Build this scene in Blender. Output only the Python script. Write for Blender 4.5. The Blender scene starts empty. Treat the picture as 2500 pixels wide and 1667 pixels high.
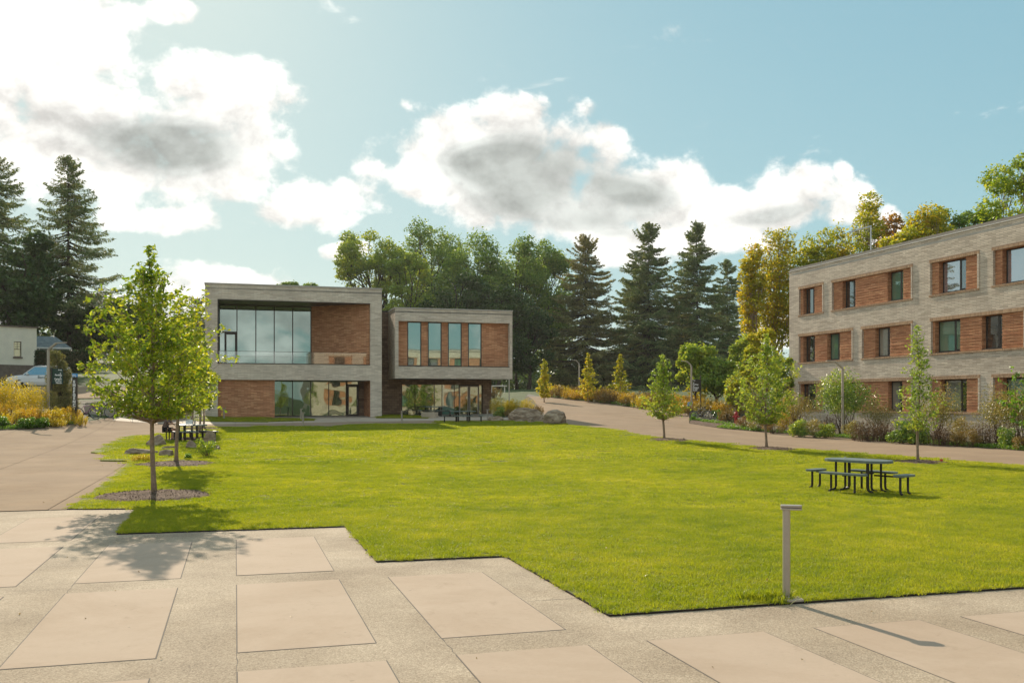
import bpy, bmesh, math, random
import numpy as np
from mathutils import Vector, Matrix
from mathutils.geometry import tessellate_polygon

SC = bpy.context.scene
COL = SC.collection
R = math.radians

# ------------------------------------------------------------------ camera
F, CX, HY, H = 2316.0, 1250.0, 981.0, 2.2      # focal length / centre / horizon of the photo in its own pixels, eye height
cam_data = bpy.data.cameras.new("camera")
cam = bpy.data.objects.new("camera", cam_data)
COL.objects.link(cam)
cam.location = (0, 0, H)
cam.rotation_euler = (R(90), 0, 0)
cam_data.sensor_width = 36.0
cam_data.lens = 36.0 * F / 2500.0
cam_data.shift_y = (HY - 833.5) / 2500.0
cam_data.clip_start = 0.1
cam_data.clip_end = 6000
SC.camera = cam

# ------------------------------------------------------------------ sun, sky, exposure
SUN_AZ = math.atan2(-0.73, 1.88)               # direction towards the sun, from +Y towards +X
SUN_EL = R(28.0)
SUN_DIR = Vector((math.sin(SUN_AZ) * math.cos(SUN_EL), math.cos(SUN_AZ) * math.cos(SUN_EL), math.sin(SUN_EL)))
sd = bpy.data.lights.new("sun", "SUN")
sd.energy = 2.5
sd.angle = R(0.53)
sd.color = (1.0, 0.87, 0.69)
sun = bpy.data.objects.new("sun", sd)
COL.objects.link(sun)
sun.rotation_euler = (-SUN_DIR).to_track_quat('-Z', 'Y').to_euler()

SC.view_settings.view_transform = 'Standard'
SC.view_settings.look = 'None'
SC.view_settings.exposure = 1.28
SC.view_settings.gamma = 1.0
SC.view_settings.use_curve_mapping = False

class NT:
    """small helper to wire node trees"""
    def __init__(s, tree):
        s.t = tree
        s.n = tree.nodes
        s.n.clear()
    def node(s, kind, **kw):
        n = s.n.new(kind)
        for k, v in kw.items():
            if k.startswith('i_'):
                n.inputs[k[2:].replace('_', ' ')].default_value = v
            else:
                setattr(n, k, v)
        return n
    def set(s, sock, v):
        if isinstance(v, bpy.types.NodeSocket):
            s.t.links.new(v, sock)
        elif v is not None:
            sock.default_value = v
    def math(s, op, a, b=None, c=None, clamp=False):
        n = s.n.new('ShaderNodeMath'); n.operation = op; n.use_clamp = clamp
        s.set(n.inputs[0], a)
        if b is not None: s.set(n.inputs[1], b)
        if c is not None: s.set(n.inputs[2], c)
        return n.outputs[0]
    def vmath(s, op, a, b=None):
        n = s.n.new('ShaderNodeVectorMath'); n.operation = op
        s.set(n.inputs[0], a)
        if b is not None: s.set(n.inputs[1], b)
        return n.outputs[1] if op in ('LENGTH', 'DOT_PRODUCT', 'DISTANCE') else n.outputs[0]
    def mix(s, f, a, b, blend='MIX'):
        n = s.n.new('ShaderNodeMix'); n.data_type = 'RGBA'; n.blend_type = blend
        s.set(n.inputs[0], f); s.set(n.inputs[6], a); s.set(n.inputs[7], b)
        return n.outputs[2]
    def noise(s, vec, scale, detail=3, rough=0.5, dist=0.0, dim='3D'):
        n = s.n.new('ShaderNodeTexNoise'); n.noise_dimensions = dim
        if vec is not None: s.set(n.inputs['Vector'], vec)
        n.inputs['Scale'].default_value = scale
        n.inputs['Detail'].default_value = detail
        n.inputs['Roughness'].default_value = rough
        n.inputs['Distortion'].default_value = dist
        return n.outputs[0]
    def rng(s, v, a, b, c=0.0, d=1.0, smooth=False):
        n = s.n.new('ShaderNodeMapRange')
        if smooth: n.interpolation_type = 'SMOOTHSTEP'
        s.set(n.inputs[0], v)
        for i, q in enumerate((a, b, c, d)): n.inputs[i + 1].default_value = q
        return n.outputs[0]
    def ramp(s, v, stops, interp='LINEAR'):
        n = s.n.new('ShaderNodeValToRGB'); n.color_ramp.interpolation = interp
        e = n.color_ramp.elements
        while len(e) < len(stops): e.new(0.5)
        for q, (p, c) in zip(e, stops):
            q.position = p; q.color = (c[0], c[1], c[2], 1)
        s.set(n.inputs[0], v)
        return n.outputs[0]
    def link(s, a, b): s.t.links.new(a, b)

def c3(r, g, b): return (r, g, b, 1.0)

world = bpy.data.worlds.new("World")
SC.world = world
world.use_nodes = True
w = NT(world.node_tree)
sky = w.node('ShaderNodeTexSky')
sky.sky_type = 'NISHITA'
sky.sun_disc = False
sky.sun_elevation = SUN_EL
sky.sun_rotation = SUN_AZ
sky.altitude = 100
sky.air_density = 1.0
sky.dust_density = 0.6
sky.ozone_density = 2.2
tc = w.node('ShaderNodeTexCoord')
dirv = tc.outputs['Generated']
sep = w.node('ShaderNodeSeparateXYZ'); w.link(dirv, sep.inputs[0])
az = w.math('ARCTAN2', sep.outputs[0], sep.outputs[1])
el = w.math('ARCSINE', sep.outputs[2])
# domain distortion: billows at three scales
nz1 = w.node('ShaderNodeTexNoise'); nz1.inputs['Scale'].default_value = 5.0; nz1.inputs['Detail'].default_value = 2; w.link(dirv, nz1.inputs['Vector'])
off = w.vmath('SUBTRACT', nz1.outputs['Color'], (0.5, 0.5, 0.5))
offs = w.node('ShaderNodeSeparateXYZ'); w.link(off, offs.inputs[0])
azd = w.math('MULTIPLY_ADD', offs.outputs[0], 0.07, az)
eld = w.math('MULTIPLY_ADD', offs.outputs[1], 0.045, el)
# (photo x, photo y, half width, half height, weight) turned into azimuth / elevation once, in Python
def sky_dir(px, py):
    dx = (px - CX) / F; dz = (HY - py) / F
    return math.atan(dx), math.atan(dz / math.hypot(1, dx))
BLOBS = [(385, 365, 130, 80), (1420, 400, 110, 90), (1330, 440, 200, 85), (1450, 400, 110, 70), (1520, 430, 60, 50), (1390, 390, 130, 80), (360, 330, 150, 90), (-20, 150, 130, 230), (60, 60, 110, 110), (230, 40, 140, 45), (400, 40, 60, 30), (190, 120, 50, 45), (90, 330, 210, 120), (300, 290, 220, 120), (480, 260, 170, 105), (610, 250, 110, 90), (610, 375, 80, 55), (470, 395, 180, 75), (330, 400, 200, 90), (690, 240, 40, 34),
         (420, 525, 95, 36), (300, 515, 60, 30),
         (1240, 350, 170, 95), (1130, 390, 170, 95), (1330, 370, 110, 80), (1020, 450, 130, 70), (1250, 470, 300, 85), (775, 510, 110, 46), (890, 500, 100, 44), (1490, 440, 130, 70), (1610, 460, 130, 75),
         (1420, 520, 160, 60), (1930, 465, 120, 65), (1850, 500, 130, 60), (2030, 500, 70, 35), (1740, 545, 170, 55), (1560, 590, 140, 45), (2050, 415, 22, 28),
         (480, 690, 90, 62), (600, 690, 90, 45), (830, 618, 55, 20), (300, 760, 130, 45), (2150, 560, 45, 40), (1890, 800, 120, 40), (60, 760, 130, 50)]
field = None
for px, py, rx, ry in BLOBS:
    a0, e0 = sky_dir(px, py)
    ex = w.math('DIVIDE', w.math('SUBTRACT', azd, a0), 1.3 * rx / F)
    ey = w.math('DIVIDE', w.math('SUBTRACT', eld, e0), 1.3 * ry / F)
    r2 = w.math('ADD', w.math('MULTIPLY', ex, ex), w.math('MULTIPLY', ey, ey))
    f = w.math('SUBTRACT', 1.0, r2)
    field = f if field is None else w.math('SMOOTH_MAX', field, f, 0.18)
field = w.math('MINIMUM', w.math('MAXIMUM', field, -1.5), 1.05)
lump = w.noise(dirv, 8.0, 2, 0.5)
field = w.math('ADD', field, w.math('MULTIPLY', w.math('SUBTRACT', lump, 0.5), 1.0))
CORES = [(330, 335, 175, 52), (450, 365, 130, 50), (1240, 385, 140, 52), (1400, 440, 170, 50), (1160, 415, 80, 35), (1560, 470, 100, 30), (1900, 505, 130, 28), (1480, 545, 150, 30), (1250, 500, 120, 40)]
cores = None
for px, py, rx, ry in CORES:
    a0, e0 = sky_dir(px, py)
    ex = w.math('DIVIDE', w.math('SUBTRACT', azd, a0), 1.2 * rx / F)
    ey = w.math('DIVIDE', w.math('SUBTRACT', eld, e0), 1.2 * ry / F)
    g_ = w.math('EXPONENT', w.math('MULTIPLY', w.math('ADD', w.math('MULTIPLY', ex, ex), w.math('MULTIPLY', ey, ey)), -1.0))
    cores = g_ if cores is None else w.math('ADD', cores, g_)
# the same kind of cloud goes on all round, outside the frame
mp = w.node('ShaderNodeMapping'); mp.inputs['Scale'].default_value = (1.0, 1.0, 2.4); w.link(dirv, mp.inputs[0])
gen = w.noise(mp.outputs[0], 2.3, 3, 0.5)
genf = w.math('MULTIPLY', w.math('SUBTRACT', gen, 0.47), 7.0)
outside = w.rng(w.math('ABSOLUTE', az), 0.58, 0.75, 0.0, 1.0, True)
genf = w.math('SUBTRACT', w.math('MULTIPLY', w.math('ADD', genf, 1.5), outside), 1.5)
field = w.math('MAXIMUM', field, genf)
cores = w.math('MAXIMUM', cores, w.math('MULTIPLY', w.math('SUBTRACT', genf, 0.3), 0.8))
mp2 = w.node('ShaderNodeMapping'); mp2.inputs['Scale'].default_value = (1.0, 1.0, 1.25); w.link(dirv, mp2.inputs[0])
fb = w.noise(mp2.outputs[0], 13.0, 9, 0.60, 0.15)
vor = w.node('ShaderNodeTexVoronoi'); vor.feature = 'SMOOTH_F1'; vor.inputs['Scale'].default_value = 26; vor.inputs['Smoothness'].default_value = 0.6
w.link(w.vmath('ADD', mp2.outputs[0], w.vmath('MULTIPLY', off, (0.06, 0.06, 0.06))), vor.inputs['Vector'])
puff = w.math('MULTIPLY', w.math('SUBTRACT', 0.42, vor.outputs['Distance']), 0.9)
fb3 = w.noise(mp2.outputs[0], 55.0, 6, 0.6, 0.1)
detail = w.math('ADD', w.math('MULTIPLY', w.math('SUBTRACT', fb, 0.5), 2.5), w.math('MULTIPLY', w.math('SUBTRACT', fb3, 0.5), 0.9))
dens = w.math('ADD', w.math('ADD', field, detail), w.math('MULTIPLY', puff, 1.3))
dens = w.math('SUBTRACT', dens, 0.02)
alpha = w.rng(dens, 0.0, 0.65, 0.0, 1.0, True)
# thick parts of a cloud stand between us and the sun: darker, greenish grey, over creamy flanks
fb2 = w.noise(mp2.outputs[0], 6.0, 5, 0.5, 0.2)
thick = w.math('ADD', w.math('MULTIPLY', w.math('MINIMUM', cores, 1.3), 0.78), w.math('MULTIPLY', w.math('SUBTRACT', fb2, 0.5), 0.6))
thick = w.math('ADD', thick, w.math('MULTIPLY', detail, 0.12))
thick = w.math('MULTIPLY', thick, w.rng(w.math('ADD', field, w.math('MULTIPLY', detail, 0.5)), 0.0, 0.9, 0.0, 1.0, True))
cloud_col = w.ramp(w.rng(thick, 0.05, 1.25), [(0.0, (1.04, 1.015, 0.965)), (0.28, (.87, .86, .82)), (0.55, (.62, .64, .61)), (0.85, (.42, .445, .42)), (1.0, (.35, .38, .36))], 'EASE')
cloud_col = w.mix(1.0, cloud_col, w.ramp(w.rng(w.math('ADD', w.math('MULTIPLY', fb, .6), w.math('MULTIPLY', fb3, .4)), 0.35, 0.68, 0.78, 1.08), [(0, (0, 0, 0)), (1, (1, 1, 1))]), 'MULTIPLY')
fbu = w.noise(w.vmath('ADD', mp2.outputs[0], (0.004, 0.0, 0.016)), 13.0, 9, 0.60, 0.15)
rel = w.math('ADD', 0.88, w.math('MULTIPLY', w.math('SUBTRACT', fb, fbu), 1.3))
lumpu = w.noise(w.vmath('ADD', dirv, (0.0, 0.0, 0.03)), 8.0, 2, 0.5)
rel = w.math('ADD', rel, w.math('MULTIPLY', w.math('SUBTRACT', lump, lumpu), 1.1))
rel = w.math('MINIMUM', w.math('MAXIMUM', rel, 0.6), 1.15)
cloud_col = w.mix(1.0, cloud_col, w.ramp(rel, [(0, (0, 0, 0)), (1, (1, 1, 1))]), 'MULTIPLY')
# thin wisps
wz = w.noise(mp.outputs[0], 9.0, 8, 0.62, 0.8)
wisp = w.rng(wz, 0.63, 0.78, 0.0, 0.5, True)
alpha = w.math('MAXIMUM', alpha, wisp)
ssep = w.node('ShaderNodeSeparateColor'); w.link(sky.outputs[0], ssep.inputs[0])
scomb = w.node('ShaderNodeCombineColor')
for ci, (am, ga) in enumerate(((.255, .49), (.312, .335), (.302, .245))):     # the photo's soft, compressed sky curve, the same all round
    w.link(w.math('MULTIPLY', w.math('POWER', w.math('MULTIPLY', ssep.outputs[ci], 0.1), ga), am * 10), scomb.inputs[ci])
skyc = scomb.outputs[0]
bg1 = w.node('ShaderNodeBackground'); bg1.inputs['Strength'].default_value = 0.10
bg2 = w.node('ShaderNodeBackground'); bg2.inputs['Strength'].default_value = 0.60
w.link(skyc, bg1.inputs[0]); w.link(cloud_col, bg2.inputs[0])
mx = w.node('ShaderNodeMixShader'); w.link(alpha, mx.inputs[0]); w.link(bg1.outputs[0], mx.inputs[1]); w.link(bg2.outputs[0], mx.inputs[2])
wo = w.node('ShaderNodeOutputWorld'); w.link(mx.outputs[0], wo.inputs[0])

SC.cycles.max_bounces = 7
SC.cycles.diffuse_bounces = 3
SC.cycles.glossy_bounces = 3
SC.cycles.transmission_bounces = 4
SC.cycles.transparent_max_bounces = 8
SC.cycles.use_denoising = True
SC.cycles.caustics_reflective = False
SC.cycles.caustics_refractive = False

# ------------------------------------------------------------------ thin warm air
def haze_box():
    m = bpy.data.materials.new('thin haze'); m.use_nodes = True; t = NT(m.node_tree)
    out = t.node('ShaderNodeOutputMaterial'); v = t.node('ShaderNodeVolumePrincipled')
    v.inputs['Color'].default_value = (.97, .96, .93, 1); v.inputs['Density'].default_value = 0.00011; v.inputs['Anisotropy'].default_value = 0.35
    t.link(v.outputs[0], out.inputs['Volume'])
    x0, x1, y0, y1, z0, z1 = -2600, 2600, -1600, 3100, -1.2, 62
    me = bpy.data.meshes.new('haze'); me.from_pydata([(x, y, z) for x in (x0, x1) for y in (y0, y1) for z in (z0, z1)], [], [(0, 1, 3, 2), (4, 6, 7, 5), (0, 4, 5, 1), (2, 3, 7, 6), (0, 2, 6, 4), (1, 5, 7, 3)])
    me.materials.append(m); o = bpy.data.objects.new('haze', me); COL.objects.link(o); o['kind'] = 'stuff'; o['label'] = 'thin pale haze in the air over the whole campus'
haze_box()

# ------------------------------------------------------------------ terrain
def lerp_tab(tab, y):
    if y <= tab[0][0]: return tab[0][1]
    for (a, za), (b, zb) in zip(tab, tab[1:]):
        if y <= b: return za + (zb - za) * (y - a) / (b - a)
    return tab[-1][1]
TC = [(0, 0), (30, 0), (40, .2), (50, .5), (58, .68), (66, .98), (74, 1.1), (90, 1.75), (110, 2.8), (130, 3.6), (170, 4.5), (400, 6), (3000, 6)]
TR = [(0, 0), (40, 0), (50, .1), (60, .3), (70, .65), (80, 1.2), (96, 2.1), (110, 2.8), (130, 3.6), (170, 4.5), (400, 6), (3000, 6)]
TL = [(0, 0), (30, 0), (40, .3), (50, .8), (56, 1.1), (66, 1.85), (80, 3.2), (100, 5.6), (130, 8), (200, 10), (400, 12), (3000, 12)]
def sstep(x, a, b):
    t = min(1, max(0, (x - a) / (b - a))); return t * t * (3 - 2 * t)
def T(x, y):
    z = lerp_tab(TC, y)
    wr = sstep(x, 5, 16)
    if wr > 0: z = z * (1 - wr) + lerp_tab(TR, y) * wr
    wl = sstep(-x, 20, 29)
    if wl > 0: z = z * (1 - wl) + lerp_tab(TL, y) * wl
    return z
def at(px, py):
    """point of the ground seen at a pixel of the photo"""
    k = (px - CX) / F; s = (HY - py) / F
    D = 3.0; prev = D
    while D < 400:
        if H + s * D <= T(k * D, D):
            a, b = prev, D
            for _ in range(30):
                m = (a + b) / 2
                if H + s * m <= T(k * m, m): b = m
                else: a = m
            return Vector((k * b, b, T(k * b, b)))
        prev = D; D += 0.4
    return Vector((k * 400, 400, T(k * 400, 400)))
def atD(px, D):
    x = (px - CX) / F * D
    return Vector((x, D, T(x, D)))
def zat(py, D): return H + (HY - py) / F * D
TH = math.atan2(.28, .96)
UV_U = Vector((math.cos(TH), math.sin(TH), 0)); UV_V = Vector((-math.sin(TH), math.cos(TH), 0))
def uv2xy(u, v): return (u * UV_U.x + v * UV_V.x, u * UV_U.y + v * UV_V.y)
def xy2uv(x, y): return (x * UV_U.x + y * UV_U.y, x * UV_V.x + y * UV_V.y)

# ------------------------------------------------------------------ objects and meshes
def link(o, parent=None):
    COL.objects.link(o)
    if parent is not None: o.parent = parent
    return o
def empty(name, loc=(0, 0, 0), rz=0.0):
    o = bpy.data.objects.new(name, None); o.location = loc; o.rotation_euler = (0, 0, rz)
    o.empty_display_size = 0.3
    return link(o)
def tag(o, label=None, cat=None, group=None, kind=None):
    if label: o['label'] = label
    if cat: o['category'] = cat
    if group: o['group'] = group
    if kind: o['kind'] = kind
    return o
def copy_tree(o, parent=None):
    c = o.copy(); COL.objects.link(c)
    if parent is not None: c.parent = parent
    for ch in list(o.children):
        copy_tree(ch, c)
    return c

class MB:
    """collects shapes and links them as one mesh object"""
    def __init__(s): s.v = []; s.f = []
    def add(s, vs, fs):
        o = len(s.v); s.v += [tuple(p) for p in vs]; s.f += [tuple(i + o for i in f) for f in fs]
    def box(s, x0, x1, y0, y1, z0, z1, M=None):
        vs = [Vector((x, y, z)) for x in (x0, x1) for y in (y0, y1) for z in (z0, z1)]
        if M is not None: vs = [M @ p for p in vs]
        s.add(vs, [(0, 1, 3, 2), (4, 6, 7, 5), (0, 4, 5, 1), (2, 3, 7, 6), (0, 2, 6, 4), (1, 5, 7, 3)])
    def quad(s, a, b, c, d): s.add([a, b, c, d], [(0, 1, 2, 3)])
    def tube(s, pts, rads, n=8, cap=True):
        pts = [Vector(p) for p in pts]
        if not hasattr(rads, '__len__'): rads = [rads] * len(pts)
        rings = []
        up = Vector((0.13, 0.21, 0.97)).normalized()
        for i, p in enumerate(pts):
            d = (pts[min(i + 1, len(pts) - 1)] - pts[max(i - 1, 0)])
            if d.length < 1e-9: d = Vector((0, 0, 1))
            d.normalize()
            a = d.cross(up)
            if a.length < 0.05: a = d.cross(Vector((1, 0, 0)))
            a.normalize(); b = d.cross(a)
            rings.append([p + (a * math.cos(2 * math.pi * k / n) + b * math.sin(2 * math.pi * k / n)) * rads[i] for k in range(n)])
        vs = [q for r in rings for q in r]; fs = []
        for i in range(len(pts) - 1):
            for k in range(n):
                k2 = (k + 1) % n
                fs.append((i * n + k, i * n + k2, (i + 1) * n + k2, (i + 1) * n + k))
        if cap:
            fs.append(tuple(range(n))[::-1]); fs.append(tuple((len(pts) - 1) * n + k for k in range(n)))
        s.add(vs, fs)
    def lathe(s, prof, n=16, M=None):
        vs = []; fs = []
        for r, z in prof:
            for k in range(n):
                p = Vector((r * math.cos(2 * math.pi * k / n), r * math.sin(2 * math.pi * k / n), z))
                vs.append(M @ p if M is not None else p)
        for i in range(len(prof) - 1):
            for k in range(n):
                k2 = (k + 1) % n
                fs.append((i * n + k, i * n + k2, (i + 1) * n + k2, (i + 1) * n + k))
        fs.append(tuple(range(n))[::-1]); fs.append(tuple((len(prof) - 1) * n + k for k in range(n)))
        s.add(vs, fs)
    def prism(s, poly, z0, z1):
        n = len(poly)
        vs = [(x, y, z0) for x, y in poly] + [(x, y, z1) for x, y in poly]
        fs = [tuple(range(n))[::-1], tuple(range(n, 2 * n))] + [(i, (i + 1) % n, n + (i + 1) % n, n + i) for i in range(n)]
        s.add(vs, fs)
    def mesh(s, name, mat=None, smooth=False, uv=False, bevel=0.0):
        me = bpy.data.meshes.new(name)
        me.from_pydata(s.v, [], s.f)
        bm = bmesh.new(); bm.from_mesh(me)
        bmesh.ops.recalc_face_normals(bm, faces=bm.faces)
        if bevel > 0:
            bmesh.ops.bevel(bm, geom=[e for e in bm.edges if len(e.link_faces) == 2 and e.calc_face_angle(0) > 0.6], offset=bevel, segments=2, affect='EDGES', profile=0.6)
        if uv: box_uv(bm)
        bm.to_mesh(me); bm.free()
        if smooth:
            for p in me.polygons: p.use_smooth = True
        if mat is not None: me.materials.append(mat)
        return me
    def build(s, name, mat=None, parent=None, smooth=False, uv=False, bevel=0.0, loc=None):
        o = bpy.data.objects.new(name, s.mesh(name, mat, smooth, uv, bevel))
        if loc is not None: o.location = loc
        return link(o, parent)

def box_uv(bm):
    lay = bm.loops.layers.uv.new("UVMap")
    for f in bm.faces:
        n = f.normal
        if abs(n.z) > 0.8:
            for l in f.loops: l[lay].uv = (l.vert.co.x, l.vert.co.y)
        else:
            t = Vector((0, 0, 1)).cross(n).normalized()
            for l in f.loops: l[lay].uv = (l.vert.co.dot(t), l.vert.co.z)

def leaves_mesh(name, C, L, W, mat, rng, up_bias=0.3, axis=None, fold=0.22):
    """many separate small leaf faces: C centres, L lengths, W widths"""
    C = np.asarray(C, dtype=np.float64); N = len(C)
    L = np.broadcast_to(np.asarray(L, dtype=np.float64), (N,)); W = np.broadcast_to(np.asarray(W, dtype=np.float64), (N,))
    if axis is None:
        a = rng.normal(size=(N, 3)); a[:, 2] *= 0.7
    else: a = np.asarray(axis, dtype=np.float64) + rng.normal(size=(N, 3)) * 0.22
    a /= np.linalg.norm(a, axis=1)[:, None] + 1e-9
    nrm = rng.normal(size=(N, 3)); nrm[:, 2] = np.abs(nrm[:, 2]) + up_bias
    b = np.cross(nrm, a); b /= np.linalg.norm(b, axis=1)[:, None] + 1e-9
    n2 = np.cross(a, b)
    V = np.empty((N, 4, 3))
    V[:, 0] = C - a * (L / 2)[:, None]
    V[:, 1] = C + b * (W / 2)[:, None] + n2 * (W * fold)[:, None] - a * (L * 0.05)[:, None]
    V[:, 2] = C + a * (L / 2)[:, None]
    V[:, 3] = C - b * (W / 2)[:, None] + n2 * (W * fold)[:, None] - a * (L * 0.05)[:, None]
    idx = np.arange(N) * 4
    tri = np.empty((N, 2, 3), dtype=np.int64)
    tri[:, 0] = np.stack([idx, idx + 1, idx + 2], 1); tri[:, 1] = np.stack([idx, idx + 2, idx + 3], 1)
    me = bpy.data.meshes.new(name)
    me.vertices.add(N * 4); me.vertices.foreach_set('co', V.reshape(-1))
    me.loops.add(N * 6); me.loops.foreach_set('vertex_index', tri.reshape(-1).astype(np.int32))
    me.polygons.add(N * 2); me.polygons.foreach_set('loop_start', np.arange(N * 2, dtype=np.int32) * 3)
    me.polygons.foreach_set('loop_total', np.full(N * 2, 3, dtype=np.int32))
    me.update(calc_edges=True)
    if mat: me.materials.append(mat)
    return me
def mesh_obj(name, me, parent=None):
    return link(bpy.data.objects.new(name, me), parent)

# ------------------------------------------------------------------ materials
MATS = {}
def new_mat(name):
    m = bpy.data.materials.new(name); m.use_nodes = True
    t = NT(m.node_tree)
    out = t.node('ShaderNodeOutputMaterial')
    return m, t, out
def principled(t, out, col=None, rough=0.6, spec=0.3, metal=0.0, normal=None):
    p = t.node('ShaderNodeBsdfPrincipled')
    t.set(p.inputs['Base Color'], col); t.set(p.inputs['Roughness'], rough)
    p.inputs['Specular IOR Level'].default_value = spec; p.inputs['Metallic'].default_value = metal
    if normal is not None: t.link(normal, p.inputs['Normal'])
    t.link(p.outputs[0], out.inputs[0])
    return p
def bump(t, h, strength=0.3, dist=0.02):
    b = t.node('ShaderNodeBump'); b.inputs['Strength'].default_value = strength; b.inputs['Distance'].default_value = dist
    t.link(h, b.inputs['Height']); return b.outputs[0]
def plain(name, col, rough=0.5, spec=0.3, metal=0.0, vary=0.12, scale=6.0, bumpy=0.0):
    m, t, out = new_mat(name)
    g = t.node('ShaderNodeTexCoord').outputs['Object']
    n = t.noise(g, scale, 5, 0.6)
    n2 = t.noise(g, scale * 9, 3, 0.6)
    f = t.math('ADD', t.math('MULTIPLY', n, 0.65), t.math('MULTIPLY', n2, 0.35))
    lo = tuple(max(0, c * (1 - 1.6 * vary)) for c in col); hi = tuple(min(1, c * (1 + 1.6 * vary)) for c in col)
    c = t.ramp(f, [(0.3, lo), (0.7, hi)])
    principled(t, out, c, rough, spec, metal, bump(t, f, bumpy, 0.01) if bumpy else None)
    return m

def leaf_mat(name, cols, trans=0.42, tcol=1.5, rough=0.45, spec=0.35, patch=0.5):
    m, t, out = new_mat(name)
    ri = t.node('ShaderNodeNewGeometry')
    pn = t.noise(ri.outputs['Position'], patch, 2, 0.5)
    f = t.math('ADD', t.math('MULTIPLY', ri.outputs['Random Per Island'], 0.62), t.math('MULTIPLY', t.rng(pn, 0.3, 0.7), 0.38))
    stops = [(i / (len(cols) - 1), c) for i, c in enumerate(cols)]
    c = t.ramp(f, stops)
    p = t.node('ShaderNodeBsdfPrincipled'); t.link(c, p.inputs['Base Color'])
    p.inputs['Roughness'].default_value = rough; p.inputs['Specular IOR Level'].default_value = spec
    tr = t.node('ShaderNodeBsdfTranslucent')
    t.link(t.mix(1.0, c, c3(tcol * 1.08, tcol, tcol * 0.5), 'MULTIPLY'), tr.inputs[0])
    mx = t.node('ShaderNodeMixShader'); mx.inputs[0].default_value = trans
    t.link(p.outputs[0], mx.inputs[1]); t.link(tr.outputs[0], mx.inputs[2]); t.link(mx.outputs[0], out.inputs[0])
    return m

def brick_mat(name, ca, cb, cc, mortar, length=0.45, height=0.085, gap=0.010, blotch=0.16, bstr=0.6, coarse=False, relief=0.012):
    m, t, out = new_mat(name)
    uv = t.node('ShaderNodeTexCoord').outputs['UV']
    br = t.node('ShaderNodeTexBrick')
    t.link(uv, br.inputs['Vector'])
    br.offset = 0.5; br.offset_frequency = 2; br.squash = 1
    br.inputs['Scale'].default_value = 1.0
    br.inputs['Brick Width'].default_value = length; br.inputs['Row Height'].default_value = height
    br.inputs['Mortar Size'].default_value = gap; br.inputs['Mortar Smooth'].default_value = 0.1
    br.inputs['Bias'].default_value = 0.0
    br.inputs['Color1'].default_value = c3(0, 0, 0); br.inputs['Color2'].default_value = c3(1, 1, 1); br.inputs['Mortar'].default_value = c3(.5, .5, .5)
    k = t.node('ShaderNodeSeparateColor'); t.link(br.outputs['Color'], k.inputs[0])
    # streaks along the courses
    mp = t.node('ShaderNodeMapping'); mp.inputs['Scale'].default_value = (0.8, 12.0, 1); t.link(uv, mp.inputs[0])
    st = t.noise(mp.outputs[0], 1.6, 5, 0.65)
    bl = t.noise(uv, 0.55, 4, 0.6)
    f = t.math('ADD', t.math('MULTIPLY', k.outputs[0], 0.75), t.math('MULTIPLY', t.rng(st, 0.3, 0.7), 0.25), clamp=True)
    c = t.ramp(f, [(0.0, ca), (0.5, cb), (1.0, cc)])
    dk = t.rng(bl, 0.3, 0.7, 1 - blotch, 1 + blotch)
    c = t.mix(1.0, c, t.ramp(t.math('MULTIPLY', dk, 0.5), [(0, (0, 0, 0)), (1, (2, 2, 2))]), 'MULTIPLY')
    c = t.mix(br.outputs['Fac'], c, c3(*mortar))
    h = t.math('SUBTRACT', t.math('ADD', 1.0, t.math('MULTIPLY', k.outputs[0], 0.55)), t.math('MULTIPLY', br.outputs['Fac'], 1.2))
    h = t.math('ADD', h, t.math('MULTIPLY', t.noise(uv, 30, 2, 0.6), 0.25))
    principled(t, out, c, 0.85, 0.15, 0, bump(t, h, bstr, relief))
    return m

def glass_mat(name, base, refl=0.5, tint=(0.78, 0.9, 0.86), wav=0.02, wscale=0.5):
    m, t, out = new_mat(name)
    ob = t.node('ShaderNodeTexCoord').outputs['Object']
    n = t.noise(ob, wscale, 1, 0.4)
    nb = bump(t, n, 0.25, wav)
    gl = t.node('ShaderNodeBsdfGlossy'); gl.inputs['Color'].default_value = c3(*tint); gl.inputs['Roughness'].default_value = 0.015
    t.link(nb, gl.inputs['Normal'])
    df = t.node('ShaderNodeBsdfDiffuse'); t.link(t.mix(t.noise(ob, 1.3, 2), c3(*[b * 0.75 for b in base]), c3(*[b * 1.2 for b in base])), df.inputs[0])
    mx = t.node('ShaderNodeMixShader'); mx.inputs[0].default_value = refl
    t.link(df.outputs[0], mx.inputs[1]); t.link(gl.outputs[0], mx.inputs[2]); t.link(mx.outputs[0], out.inputs[0])
    return m

def ground_mat(name, stops, scale, fine, bstr=0.3, dist=0.01, rough=0.9, spec=0.2, extra=None, voronoi=None):
    """stony or earthy sheet: broad noise x fine grain, world coordinates"""
    m, t, out = new_mat(name)
    pos = t.node('ShaderNodeNewGeometry').outputs['Position']
    a = t.noise(pos, scale, 5, 0.6)
    b = t.noise(pos, fine, 3, 0.7)
    if voronoi:
        vo = t.node('ShaderNodeTexVoronoi'); vo.inputs['Scale'].default_value = voronoi; t.link(pos, vo.inputs['Vector'])
        sc = t.node('ShaderNodeSeparateColor'); t.link(vo.outputs['Color'], sc.inputs[0])
        b = t.math('ADD', t.math('MULTIPLY', sc.outputs[0], 0.6), t.math('MULTIPLY', b, 0.4))
        hh = t.math('SUBTRACT', 1.0, vo.outputs['Distance'])
    else: hh = b
    f = t.math('ADD', t.math('MULTIPLY', t.rng(a, 0.25, 0.75), 0.4), t.math('MULTIPLY', b, 0.6))
    c = t.ramp(f, stops)
    if extra: c = extra(t, pos, c)
    principled(t, out, c, rough, spec, 0, bump(t, hh, bstr, dist))
    return m

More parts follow.
